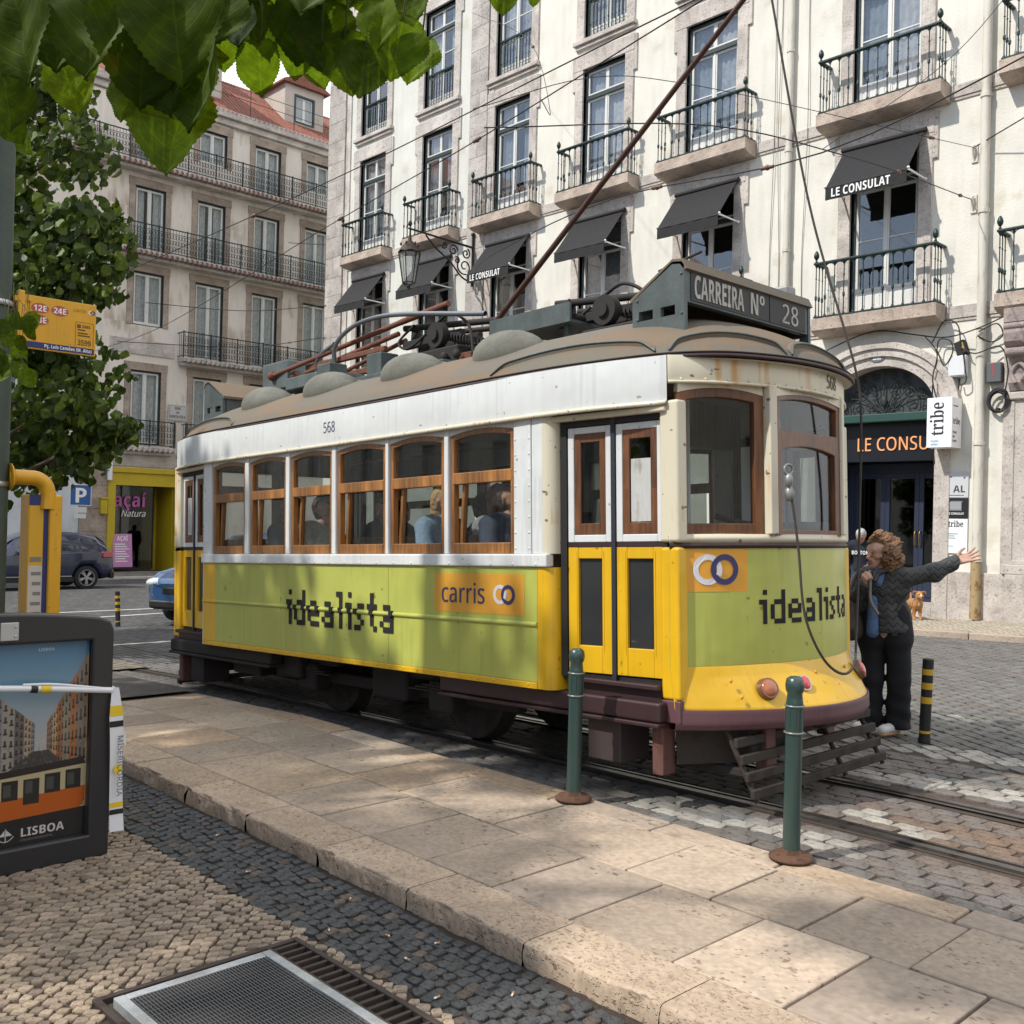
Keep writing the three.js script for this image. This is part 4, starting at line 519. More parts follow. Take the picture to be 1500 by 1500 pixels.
  const ps = thing('parking_sign', 'blue parking sign with a white P on a thin post before the pale wall', 'sign', [XL + 2.2, g(XL + 2.2) + 0.1, -13.0], Math.PI / 2);
  part('post', [rod([0, 0, 0], [0, 3.2, 0], 0.035, 0.035, 10)], M.galv, ps); part('plate', [rb(-0.36, 0.36, 2.38, 3.1, 0.04, 0.07, 0.01)], mat([0.72, 0.74, 0.78], 0.4), ps); part('panel', [rb(-0.335, 0.335, 2.405, 3.075, 0.07, 0.075, 0.002)], mat([0.012, 0.09, 0.3], 0.4), ps); part('lettering', [text('P', 0.5, 0.36, 0.004).translate(-0.17, 2.48, 0.076)], M.paper, ps);
  part('small_plate', [rb(-0.22, 0.22, 2.14, 2.33, 0.04, 0.06, 0.006), rb(-0.2, 0.2, 1.95, 2.11, 0.04, 0.06, 0.006)], mat([0.6, 0.61, 0.62], 0.5), ps);
  const ab = thing('menu_board', 'pink menu board leaning inside the doorway of the yellow shop', 'menu board', [XL + 0.28, -0.6, -15.35], Math.PI / 2); part('board', [rb(-0.36, 0.36, 0.12, 1.35, -0.03, 0, 0.01).rotateX(-0.12)], mat([0.5, 0.22, 0.42], 0.6), ab); part('frame', [rb(-0.38, 0.38, 0.05, 0.12, -0.05, 0.02, 0.01), rod([-0.3, 1.2, -0.17], [-0.3, 0, -0.45], 0.02), rod([0.3, 1.2, -0.17], [0.3, 0, -0.45], 0.02)], M.dark, ab); part('lettering', [text('AÇAÍ', 0.17, 0.4, 0.003).translate(-0.2, 1.1, 0), ...[0.95, 0.86, 0.77, 0.68, 0.59, 0.5, 0.41, 0.32].map((y, i) => bb(-0.28, 0.1 + (i % 3) * 0.07, y, y + 0.035, 0, 0.003))].map((q) => q.rotateX(-0.12).translate(0, 0, 0.002)), M.paper, ab);
}
// ---------------------------------------------------------------- houses across the square, behind the camera: seen only as reflections in the panes
{
  const house = (label, pos, turn, L, H, m, n) => {
    const t = thing('terrace_house', label, 'building', pos, turn, 'houses across the square'), holes = []; // built facing +z
    for (let j = 0; j < 3; j++) for (let i = 0; i < n; i++) { const x = -L / 2 + (i + 0.5) * L / n; holes.push([x - 0.6, x + 0.6, 0.4 + j * 3.7 + (j ? 0.3 : 0), 3 + j * 3.7]); }
    part('wall', [wallWithHoles(-L / 2, L / 2, -1, H, holes, -0.4, 0), bb(-L / 2, L / 2, -1, H, -8, -7.8), bb(-L / 2, -L / 2 + 0.2, -1, H, -7.8, -0.4), bb(L / 2 - 0.2, L / 2, -1, H, -7.8, -0.4)], m, t);
    part('cornice', [rb(-L / 2, L / 2, H, H + 0.4, -0.5, 0.4, 0.05)], M.stoneW, t); part('roof', [surf((u, v) => [lerp(-L / 2, L / 2, u), H + 0.4 + Math.sin(v * Math.PI) * 2.4, lerp(0.3, -8, v)], 1, 8)], M.tile, t);
    for (const h of holes) { const w = part('window', [bb(h[0], h[0] + 0.08, h[2], h[3], -0.25, -0.2), bb(h[1] - 0.08, h[1], h[2], h[3], -0.25, -0.2), bb(h[0] + 0.08, h[1] - 0.08, h[3] - 0.08, h[3], -0.25, -0.2), bb((h[0] + h[1]) / 2 - 0.04, (h[0] + h[1]) / 2 + 0.04, h[2], h[3] - 0.08, -0.25, -0.2)], M.frameW, t); part('pane', [bb(h[0] + 0.08, h[1] - 0.08, h[2], h[3] - 0.08, -0.24, -0.235)], M.glassFar, w); }
  };
  house('long cream terrace across the square behind the camera', [-34, -0.6, 30], Math.PI, 84, 12, M.plasterW, 26);
  house('tall pale terrace closing the square to the right', [26, 0, -4], -Math.PI / 2, 40, 14, M.plaster, 12);
}
// ---------------------------------------------------------------- the tram
const tram = thing('tram', 'vintage yellow, lime and white tram number 568 on route 28', 'tram', [-6.615, -0.097, -5.63]); tram.rotation.z = 0.0426;
const C = {
  white: mat([0.74, 0.77, 0.8], 0.38, { map: rep(T.paint, 1.9), bumpMap: rep(T.dent, 1.3), bumpScale: 0.012, clearcoat: 0.3, clearcoatRoughness: 0.25 }), cream: mat([0.72, 0.67, 0.52], 0.45, { map: rep(T.cream, 1.6), clearcoat: 0.15, clearcoatRoughness: 0.3 }),
  yellow: mat([0.78, 0.46, 0.008], 0.38, { map: rep(T.paint, 1.7), bumpMap: rep(T.dent, 1.3), bumpScale: 0.012, clearcoat: 0.35, clearcoatRoughness: 0.25 }), lime: mat([0.48, 0.515, 0.105], 0.42, { map: rep(T.paint, 2.3), bumpMap: rep(T.dent, 1.3), bumpScale: 0.012, clearcoat: 0.3, clearcoatRoughness: 0.28 }),
  orange: mat([0.68, 0.33, 0.035], 0.42, { clearcoat: 0.2 }), navy: mat([0.035, 0.035, 0.12], 0.45), ink: mat([0.01, 0.008, 0.009], 0.85), pw: mat([0.62, 0.62, 0.66], 0.45),
  maroon: mat([0.04, 0.017, 0.02], 0.5, { map: rep(T.grime, 1.1) }), maroonB: mat([0.045, 0.03, 0.03], 0.7), maroonL: mat([0.12, 0.055, 0.066], 0.45, { map: rep(T.grime, 0.9) }), wood: mat([0.5, 0.25, 0.075], 0.42, { map: rep(T.wood, 0.7), clearcoat: 0.5, clearcoatRoughness: 0.3 }), woodD: mat([0.25, 0.11, 0.045], 0.45, { map: rep(T.wood, 0.6), clearcoat: 0.4, clearcoatRoughness: 0.3 }),
  roof: mat([0.3, 0.275, 0.245], 0.8, { map: rep(T.roof, 2.1), bumpMap: rep(T.fine, 0.7), bumpScale: 0.003 }), dome: mat([0.2, 0.2, 0.175], 0.85, { map: rep(T.mottle, 0.6) }), under: mat([0.022, 0.018, 0.016], 0.85), underB: mat([0.035, 0.027, 0.022], 0.8, { map: rep(T.rust, 0.5) }),
  grey: mat([0.12, 0.15, 0.155], 0.5, { map: rep(T.mottle, 0.5), metalness: 0.2 }), rustP: mat([0.17, 0.065, 0.04], 0.8, { map: rep(T.rust, 0.3) }), inside: mat([0.3, 0.2, 0.11], 0.6, { map: rep(T.wood, 0.9) }), ceil: mat([0.5, 0.46, 0.38], 0.7),
  glassN: mat([0.88, 0.9, 0.89], 0.015, { transmission: 1, thickness: 0, ior: 1.34 }), glass: mat([0.5, 0.53, 0.52], 0.015, { transmission: 1, thickness: 0, ior: 1.45 }),
};
function mir(gm, ax) { const q = gm.index ? gm.toNonIndexed() : gm.clone(); q.scale(ax === 'x' ? -1 : 1, 1, ax === 'z' ? -1 : 1); for (const k of Object.keys(q.attributes)) { const a = q.attributes[k], n = a.itemSize, r = a.array; for (let i = 0; i < a.count; i += 3) for (let c = 0; c < n; c++) { const t = r[(i + 1) * n + c]; r[(i + 1) * n + c] = r[(i + 2) * n + c]; r[(i + 2) * n + c] = t; } } return q; }
// plan outline: near rear corner -> along the near side -> front -> far side; sampled by arc length
function path2(pts, closed = false, n = 400) { const c = new THREE.CatmullRomCurve3(pts.map((p) => V(p[0], 0, p[1])), closed, 'centripetal'); c.arcLengthDivisions = n; const L = c.getLength(); return { L, at(s) { const u = clamp(s / L, 0, 1), p = c.getPointAt(u), t = c.getTangentAt(u); return [p.x, p.z, t.z, -t.x].map((v, i) => i > 1 ? -v : v); } }; }
// at() gives x, z and the outward normal when the path runs near side -> front -> far side
const FRONT = path2([[3.12, 0.985], [3.27, 0.79], [3.41, 0.46], [3.475, 0.16], [3.475, -0.16], [3.41, -0.46], [3.255, -0.79], [3.08, -0.985]]);
function sweep(P, prof, n = 60, s0 = 0, s1 = P.L) { return surf((u, v) => { const [x, z, nx, nz] = P.at(lerp(s0, s1, u)), k = v * (prof.length - 1), i = Math.min(prof.length - 2, Math.floor(k)), f = k - i; let o = lerp(prof[i][0], prof[i + 1][0], f), y = lerp(prof[i][1], prof[i + 1][1], f); if (prof[0].length > 2) { const fl = lerp(prof[i][2], prof[i + 1][2], f); return [x + nx * o + fl * (0.025 + 0.165 * (1 - Math.min(1, (z / 1.0) ** 2))), y, z + nz * o]; } return [x + nx * o, y, z + nz * o]; }, n, (prof.length - 1) * (prof[0].length > 2 ? 4 : 1)); }
const both = (list) => [list, list.map((q) => mir(q, 'x'))].flat();
function bend(gm, s0, off = 0.002) { gm = gm.index ? gm.toNonIndexed() : gm; const p = gm.attributes.position; for (let i = 0; i < p.count; i++) { const [x, z, nx, nz] = FRONT.at(s0 + p.getX(i)), o = off + p.getZ(i); p.setXYZ(i, x + nx * o, p.getY(i), z + nz * o); } gm.deleteAttribute('normal'); gm.computeVertexNormals(); return gm; }
const GLY = { i: ['.#', '..', '##', '.#', '.#', '.#', '.#'], d: ['...#', '...#', '.###', '#..#', '#..#', '#..#', '.###'], e: ['....', '....', '.##.', '#..#', '####', '#...', '.###'], a: ['....', '....', '.##.', '...#', '.###', '#..#', '.###'], l: ['##', '.#', '.#', '.#', '.#', '.#', '.#'], s: ['...', '...', '.##', '#..', '.#.', '..#', '##.'], t: ['.#.', '.#.', '###', '.#.', '.#.', '.#.', '..#'] };
function pixels(word, cell, d = 0.002, proud = -1) { const o = []; let x = 0; for (const ch of word) { const G = GLY[ch]; G.forEach((row, j) => [...row].forEach((c, i) => { if (c === '#') o.push(bb(x + i * cell, x + (i + 1.02) * cell, (6 - j) * cell, (7.02 - j) * cell, 0, 6 - j === proud ? 0.0165 : d)); })); x += (G[0].length + 1) * cell; } return mergeGeometries(o.map(metric)); }
function rings(r, w) { const ringS = (cx) => { const s = new THREE.Shape(); s.absarc(cx, 0, r, 0, Math.PI * 2); const h = new THREE.Path(); h.absarc(cx, 0, r - w, 0, Math.PI * 2, true); s.holes.push(h); return new THREE.ExtrudeGeometry(s, { depth: 0.0015, bevelEnabled: false, curveSegments: 32 }); }; const arc = (cx, a0, a1) => { const s = new THREE.Shape(); s.absarc(cx, 0, r, a0, a1, false); s.absarc(cx, 0, r - w, a1, a0, true); return new THREE.ExtrudeGeometry(s, { depth: 0.0012, bevelEnabled: false, curveSegments: 20 }).translate(0, 0, 0.0015); }; return [ringS(0), ringS(r * 1.2).translate(0, 0, 0.0012), arc(0, -0.5, 0.12).translate(0, 0, 0.0022)]; }
{
  const t = tram, zs = 1.13, WX = [[-2.09, -1.49], [-1.4, -0.8], [-0.72, -0.11], [-0.03, 0.6], [0.66, 1.28], [1.35, 1.98]];
  const riv = (list) => list.map(([x, y, z]) => new THREE.SphereGeometry(0.009, 6, 4).scale(1, 1, 0.6).translate(x, y, z));
  for (const s of [1, -1]) {
    const B = (x0, x1, y0, y1, z0, z1, r) => r ? rb(x0, x1, y0, y1, s > 0 ? z0 : -z1, s > 0 ? z1 : -z0, r) : bb(x0, x1, y0, y1, s * z0, s * z1);
    // lower side: lime sheets between yellow ends, a half round belt, a riveted yellow edge
    for (const [a, b] of [[-2.02, -0.775], [-0.772, 0.648], [0.651, 2.2]]) part('side_panel', [B(a, b, 0.61, 1.33, zs - 0.04, zs, 0.003)], C.lime, t);
    part('end_panel', [B(-2.25, -2.022, 0.61, 1.33, zs - 0.04, zs + 0.001, 0.003)], C.yellow, t, null, 'yellow rear end of the side'); part('end_panel', [B(2.202, 2.25, 0.57, 1.33, zs - 0.04, zs + 0.001, 0.003), surf((u, v) => { const a = u * Math.PI / 2; return [2.25 + 0.075 * Math.sin(a), lerp(0.57, 1.33, v), s * (zs - 0.075 + 0.075 * Math.cos(a))]; }, 8, 1), B(2.29, 2.325, 0.57, 1.33, 0.98, zs - 0.075)], C.yellow, t, null, 'yellow front end of the side');
    part('belt_rail', [rod([-2.02, 0.978, s * zs], [2.2, 0.972, s * zs], 0.016, 0.016, 10)], C.lime, t); part('belt_rail', [rod([-2.25, 0.978, s * zs], [-2.021, 0.978, s * zs], 0.0162, 0.0162, 10)], C.yellow, t);
    part('edge_strip', [B(-2.25, 2.2, 0.568, 0.609, zs - 0.03, zs + 0.006, 0.006), ...riv(Array.from({ length: 28 }, (_, i) => [-2.2 + i * 0.16, 0.592, s * (zs + 0.006)]))], C.yellow, t);
    part('sill_rail', [B(-2.27, 2.3, 1.332, 1.415, zs - 0.05, zs + 0.022, 0.012), ...riv(Array.from({ length: 22 }, (_, i) => [-2.2 + i * 0.21, 1.35, s * (zs + 0.022)]))], C.white, t);
    // window band
    for (let i = 0; i < 5; i++) part('window_post', [B(WX[i][1] + 0.012, WX[i + 1][0] - 0.012, 1.415, 2.28, zs - 0.07, zs + 0.004, 0.008)], C.white, t);
    part('corner_panel', [B(-2.25, -2.105, 1.415, 2.28, zs - 0.05, zs + 0.002, 0.004), ...riv(Array.from({ length: 9 }, (_, i) => [-2.23, 1.45 + i * 0.1, s * (zs + 0.002)]))], C.white, t); part('corner_panel', [B(1.995, 2.15, 1.415, 2.28, zs - 0.05, zs + 0.004, 0.004), B(2.156, 2.25, 1.415, 2.28, zs - 0.05, zs, 0.004), ...riv([2.01, 2.135].flatMap((x) => Array.from({ length: 9 }, (_, i) => [x, 1.45 + i * 0.1, s * (zs + 0.004)])))], C.white, t);
    for (const q of [[surf((u, v) => { const a = u * Math.PI / 2; return [2.25 + 0.075 * Math.sin(a), lerp(1.415, 2.28, v), s * (zs - 0.075 + 0.075 * Math.cos(a))]; }, 8, 1), B(2.29, 2.325, 1.415, 2.28, 0.98, zs - 0.075)], [surf((u, v) => { const a = u * Math.PI / 2; return [-2.25 - 0.075 * Math.sin(a), lerp(0.57, 2.28, v), s * (zs - 0.075 + 0.075 * Math.cos(a))]; }, 8, 1)]]) part('corner_return', q, C.cream, t);
    for (const [a, b] of WX) {
      const w = b - a, cx = (a + b) / 2, arch = (x) => 2.228 + 0.03 * (1 - ((x - cx) / (w / 2)) ** 2);
      const top = []; for (let i = 0; i <= 12; i++) top.push([a + w * i / 12, arch(a + w * i / 12)]);
      const head = shape([[a - 0.03, 2.3], [a - 0.03, 2.215], ...top, [b + 0.03, 2.215], [b + 0.03, 2.3]]), hg = ext(head, 0.05).translate(0, 0, s > 0 ? zs - 0.06 : -zs + 0.01);
      part('window_head', [hg], C.white, t);
      const ar = shape([...top, ...top.map(([x, y]) => [x, y - 0.036]).reverse()]);
      const f = part('window', [B(a, a + 0.033, 1.415, 2.22, zs - 0.062, zs - 0.012, 0.006), B(b - 0.033, b, 1.415, 2.22, zs - 0.062, zs - 0.012, 0.006), B(a + 0.033, b - 0.033, 1.415, 1.49, zs - 0.07, zs - 0.006, 0.008), B(a + 0.02, b - 0.02, 1.89, 1.97, zs - 0.06, zs - 0.008, 0.008), ext(ar, 0.04).translate(0, 0, s > 0 ? zs - 0.056 : -zs + 0.016), rb(-0.014, 0.014, 0, 0.41, -0.02, 0.02, 0.006).rotateZ(-0.075).translate(a + 0.055, 1.485, s * (zs - 0.075))], C.wood, t);
      part('pane', [bb(a + 0.04, b - 0.04, 1.97, 2.22, s * (zs - 0.036), s * (zs - 0.033))], s > 0 ? C.glassN : C.glass, f); part('pane', [bb(a + 0.05, b - 0.04, 1.49, 1.89, s * (zs - 0.082), s * (zs - 0.079))], s > 0 ? C.glassN : C.glass, f);
    }
    // fascia above the windows, following the taper over the doors
    const P = path2(s > 0 ? [[-3.12, 0.985], [-2.7, 1.09], [-2.25, 1.135], [0, 1.135], [2.25, 1.135], [2.7, 1.09], [3.12, 0.985]] : [[3.12, -0.985], [2.7, -1.09], [2.25, -1.135], [0, -1.135], [-2.25, -1.135], [-2.7, -1.09], [-3.12, -0.985]]);
    part('fascia', [sweep(P, [[-0.03, 2.28], [0.006, 2.28], [0.006, 2.56], [-0.03, 2.56]], 80)], C.white, t);
    part('drip_rail', [sweep(P, [[0.0, 2.272], [0.024, 2.268], [0.026, 2.292], [0.006, 2.298]], 80), ...riv(Array.from({ length: 30 }, (_, i) => { const [x, z, nx, nz] = P.at(0.1 + i * (P.L - 0.2) / 29); return [x + nx * 0.026, 2.28, z + nz * 0.026]; }))], C.cream, t);
    // skirt beams and steps below the doors
    for (const e of [1, -1]) { const X = (a, b) => e > 0 ? [a, b] : [-b, -a]; let [a, b] = X(1.15, 3.1); part('skirt', [B(a, b, 0.45, 0.568, 0.93, 1.06, 0.02), B(a, b, 0.425, 0.45, 0.9, 1.075, 0.008)], e > 0 ? C.maroon : C.under, t);[a, b] = X(2.33, 3.06); part('step', [B(a, b, 0.568, 0.66, 0.6, 0.985), B(a, b, 0.628, 0.66, 0.985, 1.03, 0.01)], C.maroon, t); }
  }
  // doors: four folding pairs, set into the tapering platform sides
  for (const ex of ['', 'x']) for (const ez of ['', 'z']) {
    const place = (gm) => { gm = (gm.index ? gm.toNonIndexed() : gm).rotateY(0.126).translate(2.33, 0, 1.03); if (ex) gm = mir(gm, 'x'); if (ez) gm = mir(gm, 'z'); return gm; }, pl = (l) => l.flat().map(place);
    part('door_surround', pl([bb(0, 0.045, 0.66, 2.28, -0.09, 0.02), bb(0.735, 0.765, 0.66, 2.28, -0.09, 0.03), bb(0.045, 0.735, 2.2, 2.28, -0.09, 0.02), bb(0.0, 0.76, 0.64, 0.68, -0.12, 0.0)]), M.black, t); part('door_head', pl([rb(-0.03, 0.78, 2.235, 2.272, 0.02, 0.075, 0.01)]), C.cream, t);
    for (const [a, b] of [[0.05, 0.375], [0.405, 0.735]]) {
      const d = part('door', pl([rb(a, a + 0.045, 1.485, 2.195, -0.03, 0.012, 0.005), rb(b - 0.045, b, 1.485, 2.195, -0.03, 0.012, 0.005), rb(a + 0.045, b - 0.045, 2.155, 2.195, -0.03, 0.011, 0.005), rb(a + 0.045, b - 0.045, 1.485, 1.53, -0.03, 0.011, 0.005)]), C.white, t);
      part('door_frame', pl([rb(a + 0.045, a + 0.092, 1.53, 2.155, -0.025, 0.006, 0.004), rb(b - 0.092, b - 0.045, 1.53, 2.155, -0.025, 0.006, 0.004), rb(a + 0.092, b - 0.092, 2.1, 2.155, -0.025, 0.005, 0.004), rb(a + 0.092, b - 0.092, 1.53, 1.6, -0.025, 0.005, 0.004)]), C.woodD, d);
      part('pane', pl([bb(a + 0.092, b - 0.092, 1.6, 2.1, -0.012, -0.009)]), C.glass, d);
      if (a > 0.3 && !ez) part('blind', pl([bb(a + 0.098, b - 0.096, 1.606, 1.98, -0.0085, -0.004)]), mat([0.55, 0.56, 0.55], 0.8, { map: rep(T.grime, 0.5) }), d);
      part('door_stripe', pl([bb(a, b, 1.455, 1.485, -0.03, 0.013)]), C.maroon, d);
      part('door_panel', pl([rb(a, a + 0.075, 0.69, 1.455, -0.03, 0.012, 0.005), rb(b - 0.075, b, 0.69, 1.455, -0.03, 0.012, 0.005), rb(a + 0.075, b - 0.075, 1.385, 1.455, -0.03, 0.011, 0.005), rb(a + 0.075, b - 0.075, 0.69, 0.855, -0.03, 0.011, 0.005), bb(a + 0.06, a + 0.066, 0.82, 1.43, 0.012, 0.015), bb(b - 0.066, b - 0.06, 0.82, 1.43, 0.012, 0.015)]), C.yellow, d);
      part('pane', pl([bb(a + 0.075, b - 0.075, 0.855, 1.385, -0.014, -0.01)]), mat([0.03, 0.032, 0.034], 0.12), d);
    }
    part('door_seal', pl([bb(0.376, 0.404, 0.66, 2.25, -0.02, 0.024)]), mat([0.02, 0.024, 0.035], 0.5), t);
    const cp = (y0, y1, r) => { let q = rb(3.055, 3.19, y0, y1, 0.89, 0.985, r); if (ex) q = mir(q, 'x'); if (ez) q = mir(q, 'z'); return q; };
    part('corner_post', [cp(1.48, 2.3, 0.02)], C.cream, t); part('corner_post', [cp(0.58, 1.452, 0.02)], C.yellow, t, null, 'yellow lower corner post'); part('corner_foot', [cp(0.45, 0.58, 0.01)], C.maroonL, t);
  }
  // the two ends
  for (const e of [1, -1]) {
    const Q = (l) => l.flat().map((q) => e > 0 ? q : mir(q, 'x'));
    part('dash', Q([sweep(FRONT, [[-0.03, 0.77], [0.004, 0.77], [0.004, 1.445], [-0.03, 1.445]])]), C.lime, t);
    part('dash_stripe', Q([sweep(FRONT, [[-0.03, 1.445], [0.014, 1.445], [0.016, 1.46], [0.014, 1.475], [-0.03, 1.475]])]), C.maroon, t);
    part('window_sill', Q([sweep(FRONT, [[-0.06, 1.475], [0.006, 1.475], [0.006, 1.525], [-0.06, 1.53]])]), C.cream, t);
    part('apron', Q([sweep(FRONT, [[0.0, 0.77, 0], [0.004, 0.768, 0.0], [0.004, 0.7, 0.22], [0.004, 0.59, 0.75], [0.004, 0.528, 1.0], [-0.02, 0.528, 1.0]])]), C.yellow, t);
    part('bumper', Q([sweep(FRONT, [[0.002, 0.529, 1.0], [0.014, 0.525, 1.02], [0.016, 0.45, 1.02], [0.0, 0.412, 0.95], [-0.3, 0.4, 0.6]])]), C.maroonL, t);
    part('end_fascia', Q([sweep(FRONT, [[-0.03, 2.4], [0.01, 2.4], [0.01, 2.56], [-0.03, 2.56]])]), C.cream, t); part('drip_rail', Q([sweep(FRONT, [[0.01, 2.395], [0.024, 2.398], [0.022, 2.412], [0.01, 2.412]]), ...Array.from({ length: 15 }, (_, i) => { const [x, z, nx, nz] = FRONT.at(0.08 + i * (FRONT.L - 0.16) / 14); return new THREE.SphereGeometry(0.009, 6, 4).translate(x + nx * 0.012, 2.42, z + nz * 0.012); })]), C.cream, t);
    const facet = (p0, p1, mid) => {
      const dx = p1[0] - p0[0], dz = p1[1] - p0[1], L = Math.hypot(dx, dz), ang = Math.atan2(-dz, dx), pl = (l) => Q(l.flat().map((q) => (q.index ? q.toNonIndexed() : q).rotateY(ang).translate(p0[0], 0, p0[1])));
      const arch = (x, k = 0.036) => k * (1 - ((x - L / 2) / (L / 2)) ** 2), tp = (y, k) => Array.from({ length: 17 }, (_, i) => [L * i / 16, y + arch(L * i / 16, k)]);
      part('window_head', pl([ext(shape([[0, 2.42], ...tp(2.345), [L, 2.42]]), 0.05).translate(0, 0, -0.05)]), C.cream, t);
      const st = 0.055, inner = (x0, x1, y0, y1, k) => { const c = new THREE.Path(); c.moveTo(x0, y0); c.lineTo(x1, y0); for (let i = 0; i <= 12; i++) { const x = lerp(x1, x0, i / 12); c.lineTo(x, y1 + k * (1 - ((x - L / 2) / (L / 2)) ** 2)); } return c; };
      const s = shape([[0, 1.525], [L, 1.525], ...tp(2.345).reverse()]); if (mid) { s.holes.push(inner(0.035, L - 0.035, 2.15, 2.32, 0.036), inner(0.06, L - 0.06, 1.55, 2.02, 0.05)); } else s.holes.push(inner(st, L - st, 1.585, 2.295, 0.036));
      const w = part('window', pl([ext(s, 0.045, 0.004).translate(0, 0, -0.055)]), C.woodD, t);
      part('pane', pl([new THREE.ExtrudeGeometry(shape([[0.03, 1.54], [L - 0.03, 1.54], ...tp(2.33).filter((p) => p[0] > 0.03 && p[0] < L - 0.03).reverse()]), { depth: 0.003, bevelEnabled: false }).translate(0, 0, -0.034)]), C.glassN, w);
    };
    facet([3.165, 0.945], [3.405, 0.435]); facet([3.46, 0.378], [3.46, -0.378], 1); facet([3.405, -0.435], [3.14, -0.945]);
    for (const sg of [1, -1]) part('end_post', Q([rb(-0.05, 0.02, 1.525, 2.41, -0.03, 0.03, 0.01).rotateY(-sg * 0.3).translate(3.445, 0, sg * 0.407)]), C.cream, t);
    // life guard: sloping slats under the bumper
    const lg = [0, 1, 2, 3].map((i) => Q([rb(3.4 + 0.035 * (3 - i), 3.43 + 0.035 * (3 - i), 0.05 + i * 0.09, 0.105 + i * 0.09, -0.78, 0.78, 0.008)])[0]); const gb = part('life_guard', Q([rod([3.3, 0.44, -0.76], [3.3, 0.44, 0.76], 0.016)]), C.underB, t); for (const z of [-0.74, -0.25, 0.25, 0.74]) part('strut', Q([rod([3.53, 0.03, z], [3.3, 0.46, z], 0.016)]), C.underB, gb); lg.forEach((q) => part('slat', [q], C.underB, gb));
    for (const [z, y, m, m2, r] of [[0.55, 0.64, mat([0.34, 0.1, 0.035], 0.2, { clearcoat: 1 }), mat([0.2, 0.12, 0.08], 0.4, { metalness: 0.6 }), 0.053], [0.28, 0.65, mat([0.62, 0.02, 0.03], 0.15, { clearcoat: 1 }), mat([0.5, 0.5, 0.5], 0.35, { metalness: 0.6 }), 0.042], [-0.55, 0.66, mat([0.5, 0.02, 0.035], 0.2, { clearcoat: 1 }), mat([0.2, 0.12, 0.08], 0.4, { metalness: 0.6 }), 0.053]]) {
      const x = 3.475 - 0.25 * z * z + (0.768 - y) / 0.24 * (0.025 + 0.165 * (1 - z * z)) + 0.012, q = (l) => Q(l.map((k) => (k.index ? k.toNonIndexed() : k).rotateY(-z * 0.75).translate(x, y, z)));
      const lamp = part('tail_lamp', q([new THREE.CylinderGeometry(r * 1.12, r * 1.25, 0.035, 24).rotateZ(-Math.PI / 2 + 0.42)]), m2, t); part('lens', q([ball(r, 0.012, 0.0, 0, 0.45, 1, 1).rotateZ(0.42)]), m, lamp);
    }
    part('bolt', Q([[0.75, 0.69], [0.72, 0.6], [0.1, 0.7], [-0.05, 0.62], [-0.3, 0.7]].map(([z, y]) => ball(0.013, 3.475 - 0.25 * z * z + (0.768 - y) / 0.24 * (0.025 + 0.165 * (1 - z * z)) + 0.004, y, z, 0.6, 1, 1, 8, 6))), C.orange, t);
  }
  // lettering and marks
  part('lettering', [pixels('idealista', 0.0411, 0.002, 3).translate(-0.765, 0.833, 1.1345)], C.ink, t, null, 'black pixel lettering idealista on the side');
  part('lettering', [bend(pixels('idealista', 0.0285), FRONT.L / 2 - 0.52, 0.006).translate(0, 1.0, 0)], C.ink, t, null, 'black pixel lettering idealista on the dash');
  part('advert_patch', [bb(1.19, 2.085, 1.02, 1.285, 1.12, 1.132)], C.orange, t); part('lettering', [text('carris', 0.135, 0.44, 0.002, FONTR).translate(1.27, 1.085, 1.1325)], C.navy, t);
  const rg = rings(0.064, 0.024).map((q) => q.translate(1.86, 1.15, 1.1325)); part('emblem_ring', [rg[0]], C.pw, t); part('emblem_ring', [rg[1], rg[2]].slice(0, 1), C.navy, t); part('emblem_ring', [rg[2]], C.pw, t);
  const gridp = (w, h) => surf((u, v) => [u * w, v * h, 0], 24, 2); part('advert_patch', [bend(gridp(0.4, 0.245), 0.085, 0.0055).translate(0, 1.195, 0)], C.orange, t);
  const dense = (q) => q; const rf = rings(0.088, 0.032).map((q) => bend(q.translate(0.225, 1.322, 0), 0.0, 0.0075)); part('emblem_ring', [rf[0]], C.pw, t); part('emblem_ring', [rf[1]], C.navy, t); part('emblem_ring', [rf[2]], C.pw, t);
  part('fleet_number', [text('568', 0.085, 0.16, 0.002, FONTR).translate(-0.2, 2.385, 1.1415)], mat([0.06, 0.08, 0.13], 0.5), t); part('fleet_number', [bend(text('568', 0.085, 0.16, 0.002, FONTR), FRONT.L / 2 + 0.16, 0.012).translate(0, 2.45, 0)], mat([0.08, 0.06, 0.03], 0.5), t);
  // roof shell, eave moulding, rain strips and ventilators
  const half = [[0, 1.125], [2.25, 1.12], [2.7, 1.06], [3.1, 0.95], [3.34, 0.76], [3.48, 0.45], [3.54, 0.15]], EP = [...half, ...half.slice().reverse().map(([x, z]) => [x, -z]), ...half.slice(1).map(([x, z]) => [-x, -z]), ...half.slice(1).reverse().map(([x, z]) => [-x, z])];
  const E = path2(EP, true, 800), RP = (s, k, lift = 0) => { const [x, z] = E.at(((s % E.L) + E.L) % E.L), ax = clamp(x, -2.35, 2.35); return [lerp(ax, x, k), 2.565 + 0.42 * Math.pow(Math.max(0, 1 - Math.pow(k, 2.2)), 0.75) + lift, z * k]; };
  part('roof', [surf((u, v) => RP(u * E.L, Math.pow(v, 0.75)), 160, 18)], C.roof, t);
  part('roof_edge', [sweep(E, [[-0.02, 2.548], [0.014, 2.548], [0.018, 2.556], [0.014, 2.568], [-0.01, 2.572]], 200)], C.maroon, t); part('gutter', [sweep(E, [[-0.012, 2.57], [0.012, 2.572], [0.012, 2.582], [-0.012, 2.586]], 200)], C.under, t);
